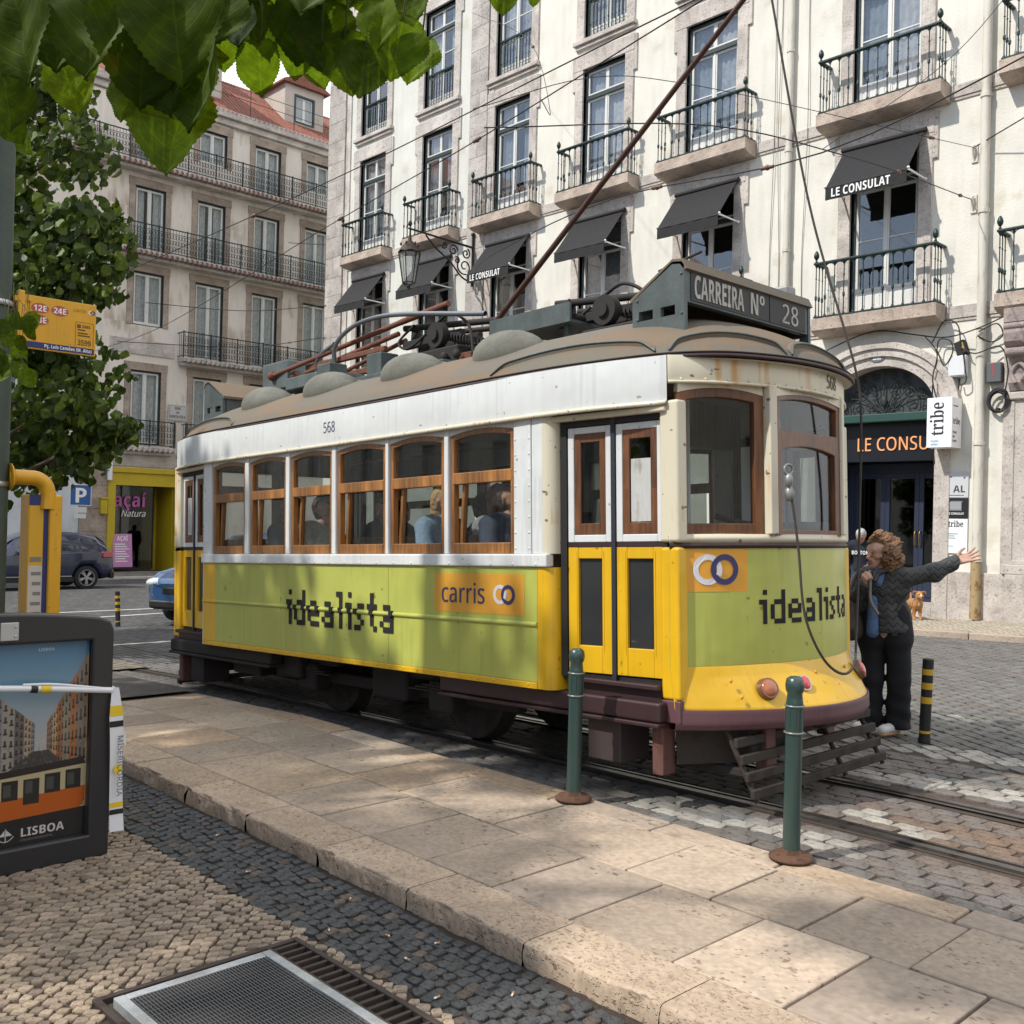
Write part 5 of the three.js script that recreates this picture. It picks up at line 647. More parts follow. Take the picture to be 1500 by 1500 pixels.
  part('ceiling', [surf((u, v) => { const [x, z] = E.at(u * E.L); return [x * v, 2.54, z * v]; }, 120, 1)], C.ceil, t);
  const sAt = (x, z) => { let best = 0, bd = 1e9; for (let i = 0; i < 800; i++) { const q = E.at(i / 800 * E.L), d = (q[0] - x) ** 2 + (q[1] - z) ** 2; if (d < bd) { bd = d; best = i / 800 * E.L; } } return best; };
  for (const e of [1, -1]) for (const [a, b] of [[[1.75, 1.12], [3.02, 0.97]], [[3.1, 0.95], [3.55, 0.33]], [[3.56, 0.27], [3.5, -0.5]], [[3.47, -0.55], [2.9, -1.0]]]) { let s0 = sAt(e * a[0], a[1]), s1 = sAt(e * b[0], b[1]); if (Math.abs(s1 - s0) > E.L / 2) s1 += s1 < s0 ? E.L : -E.L; const lip = [[0, -0.004], [0.012, 0.02], [0.026, 0.032], [0.036, 0.036], [0.036, 0.024], [0.03, -0.01]]; part('rain_strip', [surf((u, v) => { const q = Math.min(lip.length - 1, Math.round(v * (lip.length - 1))), h = Math.pow(Math.sin(Math.PI * clamp(u, 0.002, 0.998)), 0.55); return RP(lerp(s0, s1, u), 0.955 - 0.085 * h + lip[q][0], lip[q][1] * Math.min(1, h * 2.2)); }, 40, lip.length - 1)], C.roof, t); part('rain_lip', [tube(Array.from({ length: 15 }, (_, i) => { const u = i / 14, h = Math.pow(Math.sin(Math.PI * clamp(u, 0.002, 0.998)), 0.55); return RP(lerp(s0, s1, u), 0.991 - 0.085 * h, 0.03 * Math.min(1, h * 2.2)); }), 0.007, 40, 5)], C.grey, t); }
  for (const x of [-1.82, -0.74, 0.4, 1.51]) for (const z of [0.7, -0.7]) part('roof_ventilator', [ball(0.31, x, 2.82, z, 1, 0.58, 0.75, 24, 14), new THREE.TorusGeometry(0.305, 0.012, 6, 40).rotateX(Math.PI / 2).scale(1, 1, 0.76).rotateX(z > 0 ? 0.42 : -0.42).translate(x, 2.845, z)], C.dome, t);
  // route box at each end
  for (const e of [1, -1]) {
    const Q = (l) => l.flat().map((q) => e > 0 ? q : mir(q, 'x')), prof = [[2.66, 2.8], [3.06, 2.74], [3.06, 3.15], [3.04, 3.175], [2.97, 3.185], [2.66, 3.0]];
    const bx = part('route_box', Q([rb(3.005, 3.055, 2.93, 3.16, -0.7, 0.7, 0.006), rb(2.66, 2.7, 2.84, 2.99, -0.69, 0.69, 0.006)]), C.grey, t);
    part('box_roof', Q([ext(shape([[2.64, 3.01], [2.64, 2.985], [2.97, 3.17], [3.03, 3.16], [3.06, 3.12], [3.08, 3.125], [3.05, 3.19], [2.97, 3.2]]), 1.46).translate(0, 0, -0.73)]), C.roof, bx);
    for (const z of [0.7, -0.73]) { const s = shape(prof); for (const [a, b] of [[2.71, 2.82], [2.88, 2.99]]) s.holes.push(new THREE.Path([[a, 2.86], [b, 2.86], [b, 2.92], [a, 2.92]].map((p) => new THREE.Vector2(...p)))); part('end_plate', Q([ext(s, 0.03).translate(0, 0, z), ...[[3.04, 2.86], [3.04, 3.1], [2.7, 2.99], [2.7, 2.87]].map(([x, y]) => ball(0.01, x, y, z > 0 ? z + 0.03 : z, 1, 1, 1, 6, 4))]), C.grey, bx); }
    part('board', Q([bb(3.055, 3.06, 2.945, 3.125, -0.2, 0.66), bb(3.055, 3.061, 2.945, 3.125, -0.66, -0.21)]), mat([0.03, 0.034, 0.034], 0.6, { map: rep(T.grime, 0.4) }), bx);
    if (e > 0) { const lt = mat([0.52, 0.5, 0.47], 0.7, { map: rep(T.grime, 0.3) }), put = (s, h, w, z, f) => text(s, h, w, 0.004, f).rotateY(Math.PI / 2).translate(3.061, 2.965, z); part('lettering', [put('CARREIRA', 0.14, 0.53, 0.63, FONT), put('N', 0.14, 0.085, 0.02, FONT), put('o', 0.08, 0.055, -0.085, FONT).translate(0, 0.075, 0), put('28', 0.13, 0.2, -0.36, FONTR)], lt, bx); }
    part('box_lamp', Q([rb(2.9, 3.02, 3.17, 3.26, -0.62, -0.5, 0.02)]), M.galv, bx);
  }
  // resistor trays
  part('resistor_tray', [bb(0.86, 1.72, 3.12, 3.245, 0.28, 0.3), bb(0.86, 1.72, 3.1, 3.12, -0.5, 0.3), bb(0.86, 1.72, 3.12, 3.245, -0.52, -0.5), ...[0.95, 1.6].flatMap((x) => [-0.4, 0.2].map((z) => rod([x, 2.9, z], [x, 3.1, z], 0.025)))], C.grey, t);
  part('resistor', Array.from({ length: 10 }, (_, i) => rod([0.92 + i * 0.085, 3.15, -0.45], [0.92 + i * 0.085, 3.15, 0.22], 0.032, 0.032, 8)), C.under, t);
  part('equipment_box', [rb(-2.6, -2.12, 3.08, 3.36, -0.42, 0.32, 0.012), rb(-2.12, -1.4, 3.04, 3.16, -0.4, 0.34, 0.01), ...[-2.4, -1.6].flatMap((x) => [-0.3, 0.2].map((z) => rod([x, 2.88, z], [x, 3.06, z], 0.03)))], mat([0.16, 0.2, 0.21], 0.5, { metalness: 0.2, map: rep(T.mottle, 0.6) }), t);
  // trolley gear: raised pole, stowed pole, bases and springs
  part('trolley_pole', [rod([0.6, 3.3, 0.02], [4.6, 6.2, 0], 0.025, 0.015, 10)], mat([0.075, 0.03, 0.022], 0.6, { map: rep(T.rust, 0.4) }), t);
  part('trolley_pole', [rod([-2.35, 3.22, 0.34], [-0.55, 3.5, 0.1], 0.022, 0.026, 10), rod([-0.55, 3.5, 0.1], [0.1, 3.56, 0.08], 0.028, 0.028, 10), ball(0.05, -2.37, 3.22, 0.34)], C.rustP, t, null, 'rust brown stowed pole');
  part('trolley_frame', [rb(-1.9, -0.6, 3.23, 3.28, 0.2, 0.25, 0.01), rb(-1.8, 0.1, 3.2, 3.26, -0.25, -0.19, 0.01), rod([-2.4, 3.06, 0.3], [-2.05, 3.22, 0.24], 0.04), rod([-1.9, 3.2, 0.24], [-0.5, 3.38, 0.16], 0.024), rod([-1.8, 3.22, -0.1], [-0.6, 3.36, 0], 0.022), rb(-2.5, -2.3, 2.98, 3.05, 0.22, 0.36, 0.01), rb(-0.4, 0.5, 3.02, 3.08, 0.1, 0.18, 0.01), rb(-0.5, 0.5, 3.05, 3.1, -0.2, -0.1, 0.01)], C.rustP, t);
  const springs = (x0, y0, x1, y1, z) => tube(Array.from({ length: 60 }, (_, i) => { const k = i / 59, a = k * Math.PI * 24; return [lerp(x0, x1, k), lerp(y0, y1, k) + 0.035 * Math.cos(a), z + 0.035 * Math.sin(a)]; }), 0.007, 240, 4);
  const gear = (cx, e) => [rb(cx - 0.35, cx + 0.45, 3.24, 3.31, 0.06, 0.12, 0.01), rb(cx - 0.35, cx + 0.45, 3.24, 3.31, -0.14, -0.08, 0.01), rod([cx - 0.3, 3.3, 0], [cx - 0.3, 3.46, 0], 0.05, 0.04, 12), new THREE.CylinderGeometry(0.11, 0.11, 0.07, 24).rotateX(Math.PI / 2).translate(cx + 0.2, 3.28, 0.16), new THREE.CylinderGeometry(0.05, 0.05, 0.12, 20).rotateX(Math.PI / 2).translate(cx + 0.2, 3.28, 0.16), springs(cx + 0.3, 3.26, cx + 0.75, 3.14, 0.1), springs(cx + 0.3, 3.26, cx + 0.75, 3.14, -0.04), springs(cx + 0.3, 3.2, cx + 0.75, 3.06, 0.03), tube([[cx + 0.1, 3.4, 0.1], [cx + 0.35, 3.45, 0.14], [cx + 0.6, 3.3, 0.16], [cx + 0.7, 3.05, 0.2]], 0.014, 30, 5), tube([[cx - 0.25, 3.46, 0.06], [cx - 0.35, 3.3, 0.16], [cx - 0.2, 3.22, 0.18], [cx, 3.35, 0.1]], 0.012, 30, 5), rod([cx - 0.4, 3.45, 0.05], [cx + 0.9, 3.36, -0.15], 0.03), rod([cx - 0.4, 3.43, -0.2], [cx + 0.9, 3.33, -0.3], 0.025), rb(cx - 0.05, cx + 0.5, 3.0, 3.16, -0.25, 0.2, 0.02), ...[0, 1, 2, 3, 4].map((i) => ball(0.035, cx - 0.1 + i * 0.16, 3.06, 0.24, 1, 1.2, 1, 8, 6))];
  part('trolley_base', gear(-0.15, 1), M.dark, t); part('trolley_base', gear(1.75, 1).map((q) => q.translate(0, -0.12, 0)), M.dark, t);
  part('pole_rest', [tube([[-1.35, 3.02, 0.25], [-1.3, 3.36, 0.3], [-1.1, 3.5, 0.28], [-0.7, 3.55, 0.25], [0.7, 3.35, 0.2]], 0.022, 50, 6), tube([[-1.75, 3.05, 0.2], [-1.68, 3.3, 0.25], [-1.4, 3.42, 0.24]], 0.018, 30, 6)], mat([0.2, 0.22, 0.24], 0.4, { metalness: 0.7 }), t);
  for (const [x, z] of [[-1.35, 0.3], [-0.62, 0.25]]) part('insulator_post', [rb(x - 0.11, x + 0.11, 2.9, 3.2, z - 0.1, z + 0.1, 0.012)], C.grey, t); part('roof_walk', [rb(-1.5, 0.4, 2.95, 3.0, 0.15, 0.4, 0.008)], C.grey, t);
  part('trolley_hook', [tube([[2.05, 3.05, -0.1], [2.1, 3.3, -0.1], [2.3, 3.4, -0.1], [2.55, 3.34, -0.12]], 0.03, 30, 6), rb(2.42, 2.5, 3.26, 3.46, -0.16, -0.08, 0.03), rod([2.3, 3.4, 0], [2.6, 3.5, -0.1], 0.01)], C.underB, t);
  // running gear
  const und = [bb(-2.3, 2.3, 0.56, 0.66, -0.7, 0.7), bb(-3.3, 3.3, 0.5, 0.6, -0.35, -0.25), bb(-3.3, 3.3, 0.5, 0.6, 0.25, 0.35), rb(-1.6, 1.6, 0.3, 0.4, 0.62, 0.72, 0.02), rb(-1.6, 1.6, 0.3, 0.4, -0.72, -0.62, 0.02), rb(-0.5, 0.5, 0.18, 0.52, -0.4, 0.4, 0.04), rb(-2.1, -1.6, 0.3, 0.55, 0.3, 0.9, 0.02), rb(0.05, 0.5, 0.28, 0.56, 0.5, 0.85, 0.03), rb(-1.3, -0.9, 0.34, 0.56, 0.62, 0.92, 0.03), ...[-0.9, 0.9].flatMap((x) => [1, -1].flatMap((s) => [rb(x - 0.14, x + 0.14, 0.24, 0.48, s * 0.76 - 0.09, s * 0.76 + 0.09, 0.03), rb(x - 0.42, x + 0.42, 0.46, 0.52, s * 0.76 - 0.05, s * 0.76 + 0.05, 0.02)]))];
  part('underframe', und, C.under, t);
  const wheelG = lathe([[0, -0.06], [0.06, -0.06], [0.09, -0.03], [0.26, -0.02], [0.29, -0.05], [0.345, -0.05], [0.355, -0.04], [0.36, 0.045], [0.385, 0.05], [0.385, 0.07], [0.3, 0.07], [0.26, 0.02], [0, 0.03]], 32);
  for (const x of [-0.9, 0.9]) { for (const s of [1, -1]) part('wheel', [wheelG.clone().rotateX(-s * Math.PI / 2).translate(x, 0.37, s * 0.475)], C.underB, t); part('axle', [rod([x, 0.37, -0.8], [x, 0.37, 0.8], 0.05)], C.under, t); part('leaf_spring', [0, 1, 2].map((i) => rb(x - 0.36 + i * 0.08, x + 0.36 - i * 0.08, 0.39 + i * 0.02, 0.405 + i * 0.02, 0.78, 0.86, 0.004)), C.underB, t); }
  for (const e of [1, -1]) {
    const Q = (l) => l.flat().map((q) => e > 0 ? q : mir(q, 'x'));
    part('sand_box', Q([rb(2.5, 2.76, 0.17, 0.45, 0.72, 1.0, 0.012)]), e > 0 ? C.maroonB : C.under, t); part('guard_post', Q([rb(2.98, 3.06, 0.14, 0.46, 0.86, 0.98, 0.01), rb(3.36, 3.44, 0.1, 0.46, 0.4, 0.5, 0.01), rb(2.98, 3.06, 0.14, 0.46, -0.98, -0.86, 0.01)]), mat([0.13, 0.06, 0.05], 0.7, { map: rep(T.rust, 0.4) }), t);
    const hp = new THREE.Shape([[0, 0], [0.42, 0], [0.42, 0.22], [0, 0.22]].map((p) => new THREE.Vector2(...p))); for (let i = 0; i < 5; i++) for (let j = 0; j < 2; j++) { const h = new THREE.Path(); h.absarc(0.05 + i * 0.08, 0.065 + j * 0.09, 0.028, 0, 7); hp.holes.push(h); }
    part('grid_plate', Q([ext(hp, 0.012).rotateY(0.9).translate(3.08, 0.2, 0.88)]), C.underB, t); part('under_rail', Q([rb(2.4, 3.4, 0.14, 0.19, 0.62, 0.68, 0.01), rb(2.9, 3.4, 0.24, 0.42, 0.1, 0.6, 0.03)]), C.under, t);
    part('coupler', Q([rb(3.3, 3.58, 0.36, 0.44, -0.09, 0.09, 0.03)]), C.under, t);
  }
  // inside: floor, bulkheads, benches, poles and the driver's stand
  part('floor', [bb(-2.3, 2.3, 0.68, 0.72, -1.09, 1.09), bb(-3.05, -2.3, 0.66, 0.7, -0.88, 0.88), bb(2.3, 3.05, 0.66, 0.7, -0.88, 0.88), bb(-3.3, -3.05, 0.66, 0.7, -0.5, 0.5), bb(3.05, 3.3, 0.66, 0.7, -0.5, 0.5)], mat([0.05, 0.04, 0.035], 0.8), t);
  for (const e of [1, -1]) { part('bulkhead', [bb(e * 2.22, e * 2.25, 0.72, 1.45, -1.08, -0.35), bb(e * 2.22, e * 2.25, 0.72, 1.45, 0.35, 1.08), bb(e * 2.22, e * 2.25, 2.2, 2.54, -1.08, 1.08), ...[-1.05, -0.37, 0.37, 1.05].map((z) => bb(e * 2.22, e * 2.252, 1.45, 2.2, z - 0.04, z + 0.04))], C.inside, t); part('grab_pole', [rod([e * 2.75, 0.7, 0.3], [e * 2.75, 2.54, 0.3], 0.02), rod([e * 3.05, 0.7, -0.3], [e * 3.05, 2.54, -0.3], 0.02)], M.paper, t); part('controller', [lathe([[0, 0], [0.15, 0], [0.15, 0.55], [0.19, 0.58], [0.19, 0.85], [0.14, 0.9], [0, 0.92]], 20).translate(e * 3.1, 0.7, 0.2), rod([e * 3.1, 1.6, 0.2], [e * 2.95, 1.65, 0.28], 0.02), rb(e > 0 ? 2.95 : -3.2, e > 0 ? 3.2 : -2.95, 0.7, 1.62, -0.72, -0.4, 0.02)], M.dark, t); }
  part('lining', [bb(-2.25, 2.25, 0.72, 1.4, 1.06, 1.085), bb(-2.25, 2.25, 0.72, 1.4, -1.085, -1.06)], C.inside, t);
  for (let i = 0; i < 6; i++) for (const s of [1, -1]) { const x = -1.9 + i * 0.7; part('bench', [rb(x - 0.22, x + 0.2, 1.08, 1.13, s > 0 ? 0.25 : -1.05, s > 0 ? 1.05 : -0.25, 0.015), rb(x - 0.26, x - 0.22, 1.1, 1.55, s > 0 ? 0.25 : -1.05, s > 0 ? 1.05 : -0.25, 0.015), bb(x - 0.1, x - 0.06, 0.72, 1.08, s * 0.3, s * 0.34), bb(x - 0.1, x - 0.06, 0.72, 1.08, s * 0.98, s * 1.02)], C.inside, t); }
  part('grab_rail', [rod([-2.2, 2.35, 0.4], [2.2, 2.35, 0.4], 0.014), rod([-2.2, 2.35, -0.4], [2.2, 2.35, -0.4], 0.014)], M.brass, t);
  part('notice', [bb(2.45, 2.7, 1.75, 2.1, -1.0, -0.98), bb(2.98, 3.06, 1.53, 2.1, 0.02, 0.03)], M.paper, t);
  // trolley retriever rope hanging down the front
  part('rope_hook', [new THREE.TorusGeometry(0.03, 0.008, 6, 14).rotateY(1.2).translate(3.56, 1.9, 0.42), ball(0.025, 3.56, 1.84, 0.42, 1, 1.6, 1), ball(0.03, 3.55, 1.76, 0.4, 1, 1.5, 1)], M.galv, t);
  part('trolley_rope', [tube([[3.56, 1.78, 0.4], [3.58, 1.45, 0.36], [3.59, 1.02, 0.3], [3.63, 0.76, 0.14], [3.66, 0.69, 0.0], [3.65, 0.73, -0.14], [3.59, 0.95, -0.3], [3.56, 1.6, -0.42], [3.6, 2.4, -0.38], [3.6, 2.58, -0.32], [3.38, 3.6, -0.2], [3.2, 5.14, -0.02]], 0.0085, 160, 6)], mat([0.05, 0.045, 0.04], 0.8), t);
}
// ---------------------------------------------------------------- street furniture
const bollM = mat([0.022, 0.05, 0.045], 0.35, { clearcoat: 0.5, clearcoatRoughness: 0.2 }), rustM = mat([0.11, 0.055, 0.03], 0.85, { map: rep(T.rust, 0.15) });
for (const [x, z, h, label] of [[-3.98, -4.35, 0.88, 'dark green cast bollard standing before the tram door, rusty foot'], [-2.6, -4.42, 0.89, 'dark green cast bollard before the tram nose, in front of the red tail lamp']]) {
  const b = thing('bollard', label, 'bollard', [x, 0.004, z], 0, 'green bollards along the slab pavement edge');
  part('foot', [lathe([[0, 0], [0.105, 0], [0.108, 0.012], [0.09, 0.026], [0.05, 0.034], [0.046, 0.05], [0, 0.05]], 28)], rustM, b);
  part('shaft', [lathe([[0.044, 0.02], [0.042, 0.1], [0.041, h - 0.28], [0.043, h - 0.27], [0.043, h - 0.14], [0.04, h - 0.12], [0.036, h - 0.085], [0.044, h - 0.07], [0.0475, h - 0.045], [0.042, h - 0.015], [0.025, h - 0.003], [0, h]], 28), ...Array.from({ length: 9 }, (_, i) => rb(-0.004, 0.004, h - 0.25, h - 0.155, 0.041, 0.046, 0.002).rotateY(i * Math.PI * 2 / 9))], bollM, b);
  for (const y of [h - 0.275, h - 0.145]) part('ring', [new THREE.TorusGeometry(0.044, 0.0055, 8, 28).rotateX(Math.PI / 2).translate(0, y, 0)], mat([0.2, 0.23, 0.22], 0.35, { metalness: 0.5 }), b);
}
for (const [x, z, tilt, h, label] of [[-3.41, -7.7, -0.03, 0.64, 'black flexible post with yellow bands right of the woman'], [-17.3, -7.17, 0.1, 0.6, 'leaning black flexible post on the far road near the blue car']]) {
  const b = thing('traffic_post', label, 'traffic post', [x, g(x), z]); b.rotation.z = tilt;
  part('tube', [lathe([[0.046, 0], [0.046, 0.03], [0.041, 0.04], [0.041, h], [0.036, h + 0.006], [0, h + 0.006]], 22)], M.black, b);
  for (const [a, c] of [[h - 0.115, h - 0.07], [h - 0.225, h - 0.175], [h - 0.335, h - 0.285], [0.075, 0.095]]) part('band', [new THREE.CylinderGeometry(0.042, 0.042, c - a, 22, 1, true).translate(0, (a + c) / 2, 0)], mat([0.55, 0.33, 0.02], 0.5), b);
}
{ // entrance mat and cast grating set in the cobbles
  const x0 = -3.45, x1 = -2.2, z0 = -2.06, z1 = -1.45, y = LOW + 0.022, t = thing('floor_grate', 'steel framed floor mat grate lying in the pale cobbles in the near foreground', 'grate', [0, 0, 0]);
  part('frame', [rb(x0, x1, y - 0.05, y, z0, z0 + 0.04, 0.004), rb(x0, x1, y - 0.05, y, z1 - 0.04, z1, 0.004), rb(x0, x0 + 0.04, y - 0.05, y - 0.0005, z0 + 0.04, z1 - 0.04, 0.004), rb(x1 - 0.04, x1, y - 0.05, y - 0.0005, z0 + 0.04, z1 - 0.04, 0.004)], mat([0.5, 0.52, 0.54], 0.45, { metalness: 0.4, map: rep(T.mottle, 0.35) }), t);
  const bars = []; for (let z = z0 + 0.05; z < z1 - 0.04; z += 0.0125) bars.push(bb(x0 + 0.04, x1 - 0.04, y - 0.02, y - 0.004, z - 0.0028, z + 0.0028)); for (let x = x0 + 0.06; x < x1 - 0.04; x += 0.034) bars.push(bb(x - 0.0025, x + 0.0025, y - 0.021, y - 0.006, z0 + 0.04, z1 - 0.04));
  const m = part('mesh_bars', bars, mat([0.085, 0.085, 0.086], 0.5, { metalness: 0.4 }), t); m.userData.kind = 'stuff'; part('pit', [bb(x0 + 0.02, x1 - 0.02, y - 0.06, y - 0.05, z0 + 0.02, z1 - 0.02)], mat([0.022, 0.02, 0.018], 0.95), t);
  const d = thing('drain_grating', 'rusty cast iron grating strip beside the steel floor mat, littered with stubs', 'grating'), zc = -2.06, ym = LOW + 0.012, ir = mat([0.06, 0.045, 0.038], 0.65, { metalness: 0.3, map: rep(T.rust, 0.3) });
  part('frame', [rb(x0 - 0.06, x1, ym - 0.05, ym, zc - 0.155, zc - 0.13, 0.004), rb(x0 - 0.06, x0 - 0.035, ym - 0.05, ym - 0.0005, zc - 0.13, z1 + 0.05, 0.004), rb(x0 - 0.035, x1, ym - 0.05, ym - 0.0009, z1 + 0.025, z1 + 0.05, 0.004), rb(x0 - 0.035, x1, ym - 0.05, ym - 0.0007, zc - 0.022, zc - 0.003, 0.003)], ir, d);
  for (let x = x0 - 0.02; x < x1; x += 0.052) part('bar', [rb(x, x + 0.016, ym - 0.04, ym - 0.003, zc - 0.13, zc - 0.022, 0.003)], ir, d);
  part('pit', [bb(x0 - 0.04, x1, ym - 0.1, ym - 0.09, zc - 0.14, z1)], mat([0.015, 0.013, 0.012], 0.95), d);
}
{ // cigarette ends, leaves and scraps on the cobbles
  const r = rng(61), n = { c: 0 };
  const spots = [[-3.05, -2.43], [-2.6, -2.55], [-3.3, -2.5], [-2.35, -2.38], [-3.7, -2.6], [-2.75, -2.33], [-3.1, -2.62], [-4.3, -2.45], [-4.9, -2.6], [-2.2, -2.6], [-2.5, -2.28], [-3.5, -2.36]];
  spots.forEach(([x, z], i) => { const a = r() * 6; const t = thing('cigarette_end', 'tiny orange and white cigarette end dropped on the dark basalt cobbles', 'cigarette end', [x, LOW + 0.008, z], a, 'cigarette ends on the dark cobbles'); part('filter', [rod([0, 0, 0], [0.016, 0, 0], 0.004)], mat([0.5, 0.26, 0.1], 0.9), t); part('paper', [rod([0.016, 0, 0], [0.016 + r() * 0.014, 0.001, 0], 0.0038)], M.paper, t); });
}
// ---- advert cabinet with tape round it
function canvasTex(w, h, draw) { const c = document.createElement('canvas'); c.width = w; c.height = h; draw(c.getContext('2d'), w, h); const t = new THREE.CanvasTexture(c); t.colorSpace = THREE.SRGBColorSpace; t.magFilter = THREE.LinearFilter; return t; }
{
  const t = thing('advert_cabinet', 'black street cabinet with a city poster and the word LISBOA', 'advert cabinet', [-5.0, LOW, 0]), H = 1.2, zr = -2.04, zl = -0.78, blk = mat([0.018, 0.018, 0.02], 0.4, { clearcoat: 0.3, clearcoatRoughness: 0.3 });
  const topY = (k) => H - 0.045 * Math.pow(Math.abs(k * 2 - 1), 2.2), outl = []; for (let i = 0; i <= 20; i++) outl.push([lerp(-zl, -zr, i / 20), topY(i / 20)]);
  const rc = (pts, rr) => pts; // outline in (u = -z, y), extruded along x
  const s = shape([[-zl, 0], [-zr, 0], [-zr, H - 0.09], [-zr - 0.015, H - 0.055], ...outl.slice(1, -1).reverse(), [-zl + 0.015, H - 0.055], [-zl, H - 0.09]]), pz = [-zl + 0.08, -zr - 0.08];
  s.holes.push(new THREE.Path([[pz[0], 0.1], [pz[1], 0.1], [pz[1], H - 0.125], [pz[0], H - 0.125]].map((p) => new THREE.Vector2(...p))));
  const turn = (q) => q.rotateY(Math.PI / 2);
  part('front_frame', [turn(ext(s, 0.06, 0.012)).translate(-0.06, 0, 0)], blk, t);
  part('body', [rb(-0.6, -0.062, 0.02, H - 0.09, zr + 0.015, zl - 0.015, 0.03)], blk, t); part('top', [rb(-0.62, -0.05, H - 0.09, H - 0.065, zr - 0.0, zl + 0.01, 0.012)], mat([0.2, 0.14, 0.105], 0.85, { map: rep(T.grime, 0.7) }), t);
  part('inner_trim', [bb(-0.03, -0.018, 0.1, H - 0.125, zr + 0.08, zr + 0.092), bb(-0.03, -0.018, 0.1, 0.112, zr + 0.092, zl - 0.08)], mat([0.05, 0.05, 0.055], 0.4), t);
  const poster = canvasTex(1024, 960, (c, w, h) => {
    const r = rng(90); let q = c.createLinearGradient(0, 0, 0, h * 0.5); q.addColorStop(0, '#3a7fae'); q.addColorStop(0.5, '#86aec6'); q.addColorStop(1, '#bfc2c2'); c.fillStyle = q; c.fillRect(0, 0, w, h);
    const vx = w * 0.79, vy = h * 0.47; // a street closing towards its end, houses on both sides
    const side = (x0, dir, cols) => { for (let i = 0; i < 9; i++) { const k0 = i / 9, k1 = (i + 1) / 9, e = (k) => 1 - Math.pow(1 - k, 1.6), xa = lerp(x0, vx + dir * 26, e(k0)), xb = lerp(x0, vx + dir * 26, e(k1)), ya = lerp(-60, vy - 60, e(k0)), yb = lerp(-60, vy - 60, e(k1)), za = lerp(h * 0.98, vy + 110, e(k0)), zb = lerp(h * 0.98, vy + 110, e(k1)); c.fillStyle = cols[i % cols.length]; c.beginPath(); c.moveTo(xa, ya); c.lineTo(xb, yb); c.lineTo(xb, zb); c.lineTo(xa, za); c.fill(); for (let j = 0; j < 7; j++) for (let m = 0; m < 2; m++) { const f = (m + 0.3) / 2, x = lerp(xa, xb, f), y = lerp(lerp(ya, yb, f), lerp(za, zb, f), (j + 0.3) / 7), ww = Math.abs(xb - xa) * 0.2, hh = (za - ya) / 14; c.fillStyle = 'rgba(40,38,40,0.75)'; c.fillRect(x, y, ww, hh); c.fillStyle = 'rgba(20,20,22,0.6)'; c.fillRect(x - ww * 0.4, y + hh * 0.75, ww * 1.8, hh * 0.3); } } };
    side(w * 0.28, -1, ['#8d8f93', '#a8a49a', '#6f6a66', '#b7a48c']); side(w * 1.06, 1, ['#a46b45', '#c1a27c', '#8a8078', '#b3764a', '#96907f']);
    c.fillStyle = '#4a4846'; c.beginPath(); c.moveTo(vx - 34, vy + 70); c.lineTo(vx + 34, vy + 70); c.lineTo(w * 0.98, h * 0.72); c.lineTo(w * 0.55, h * 0.72); c.fill();
    for (let i = 0; i < 900; i++) { c.fillStyle = `rgba(${r() > 0.5 ? '220,210,195' : '30,26,24'},${0.04 + r() * 0.14})`; const y = h * (0.5 + 0.17 * r()); c.fillRect(w * 0.4 + r() * w * 0.6, y, 3 + r() * 7, 2 + r() * 16); }
    c.fillStyle = '#332c28'; c.beginPath(); c.moveTo(0, h * 0.675); c.lineTo(w * 0.97, h * 0.6); c.lineTo(w * 0.99, h * 0.64); c.lineTo(0, h * 0.7); c.fill(); // roof of the painted tram
    c.fillStyle = '#cfc09a'; c.beginPath(); c.moveTo(0, h * 0.7); c.lineTo(w * 0.99, h * 0.635); c.lineTo(w * 0.985, h * 0.77); c.lineTo(0, h * 0.84); c.fill();
    c.fillStyle = '#cf6518'; c.beginPath(); c.moveTo(0, h * 0.8); c.lineTo(w * 0.985, h * 0.745); c.quadraticCurveTo(w * 0.99, h * 0.84, w * 0.95, h * 0.87); c.lineTo(0, h * 0.9); c.fill();
    for (let i = 0; i < 11; i++) { const x = w * (0.02 + i * 0.088), y = lerp(h * 0.712, h * 0.65, x / w), d = i % 3 === 2 ? 26 : 0; c.fillStyle = '#2b2a29'; c.fillRect(x, y + d * 0.3, w * 0.066, h * 0.095 + d); c.fillStyle = 'rgba(150,160,150,0.35)'; c.fillRect(x + 8, y + 16, w * 0.03, h * 0.06); }
    c.fillStyle = '#232427'; c.beginPath(); c.moveTo(0, h * 0.885); c.lineTo(w, h * 0.85); c.lineTo(w, h); c.lineTo(0, h); c.fill();
    c.fillStyle = '#e4e4e4'; c.font = 'bold 54px sans-serif'; c.fillText('LISBOA', w * 0.715, h * 0.95); c.font = '15px sans-serif'; c.fillStyle = '#9a9a9a'; c.fillText('CÂMARA MUNICIPAL', w * 0.715, h * 0.972);
    c.strokeStyle = '#e4e4e4'; c.fillStyle = '#e4e4e4'; c.lineWidth = 4; c.beginPath(); c.moveTo(w * 0.625, h * 0.94); c.quadraticCurveTo(w * 0.655, h * 0.985, w * 0.69, h * 0.94); c.stroke(); c.beginPath(); c.moveTo(w * 0.657, h * 0.962); c.lineTo(w * 0.657, h * 0.9); c.stroke(); c.fillRect(w * 0.636, h * 0.925, w * 0.043, 5); c.beginPath(); c.moveTo(w * 0.66, h * 0.905); c.lineTo(w * 0.685, h * 0.935); c.lineTo(w * 0.66, h * 0.935); c.fill(); c.beginPath(); c.moveTo(w * 0.653, h * 0.905); c.lineTo(w * 0.632, h * 0.935); c.lineTo(w * 0.653, h * 0.935); c.fill();
    c.fillStyle = 'rgba(235,240,245,0.8)'; c.font = 'bold 20px sans-serif'; c.fillText('LISBOA', w * 0.77, h * 0.055);
  });
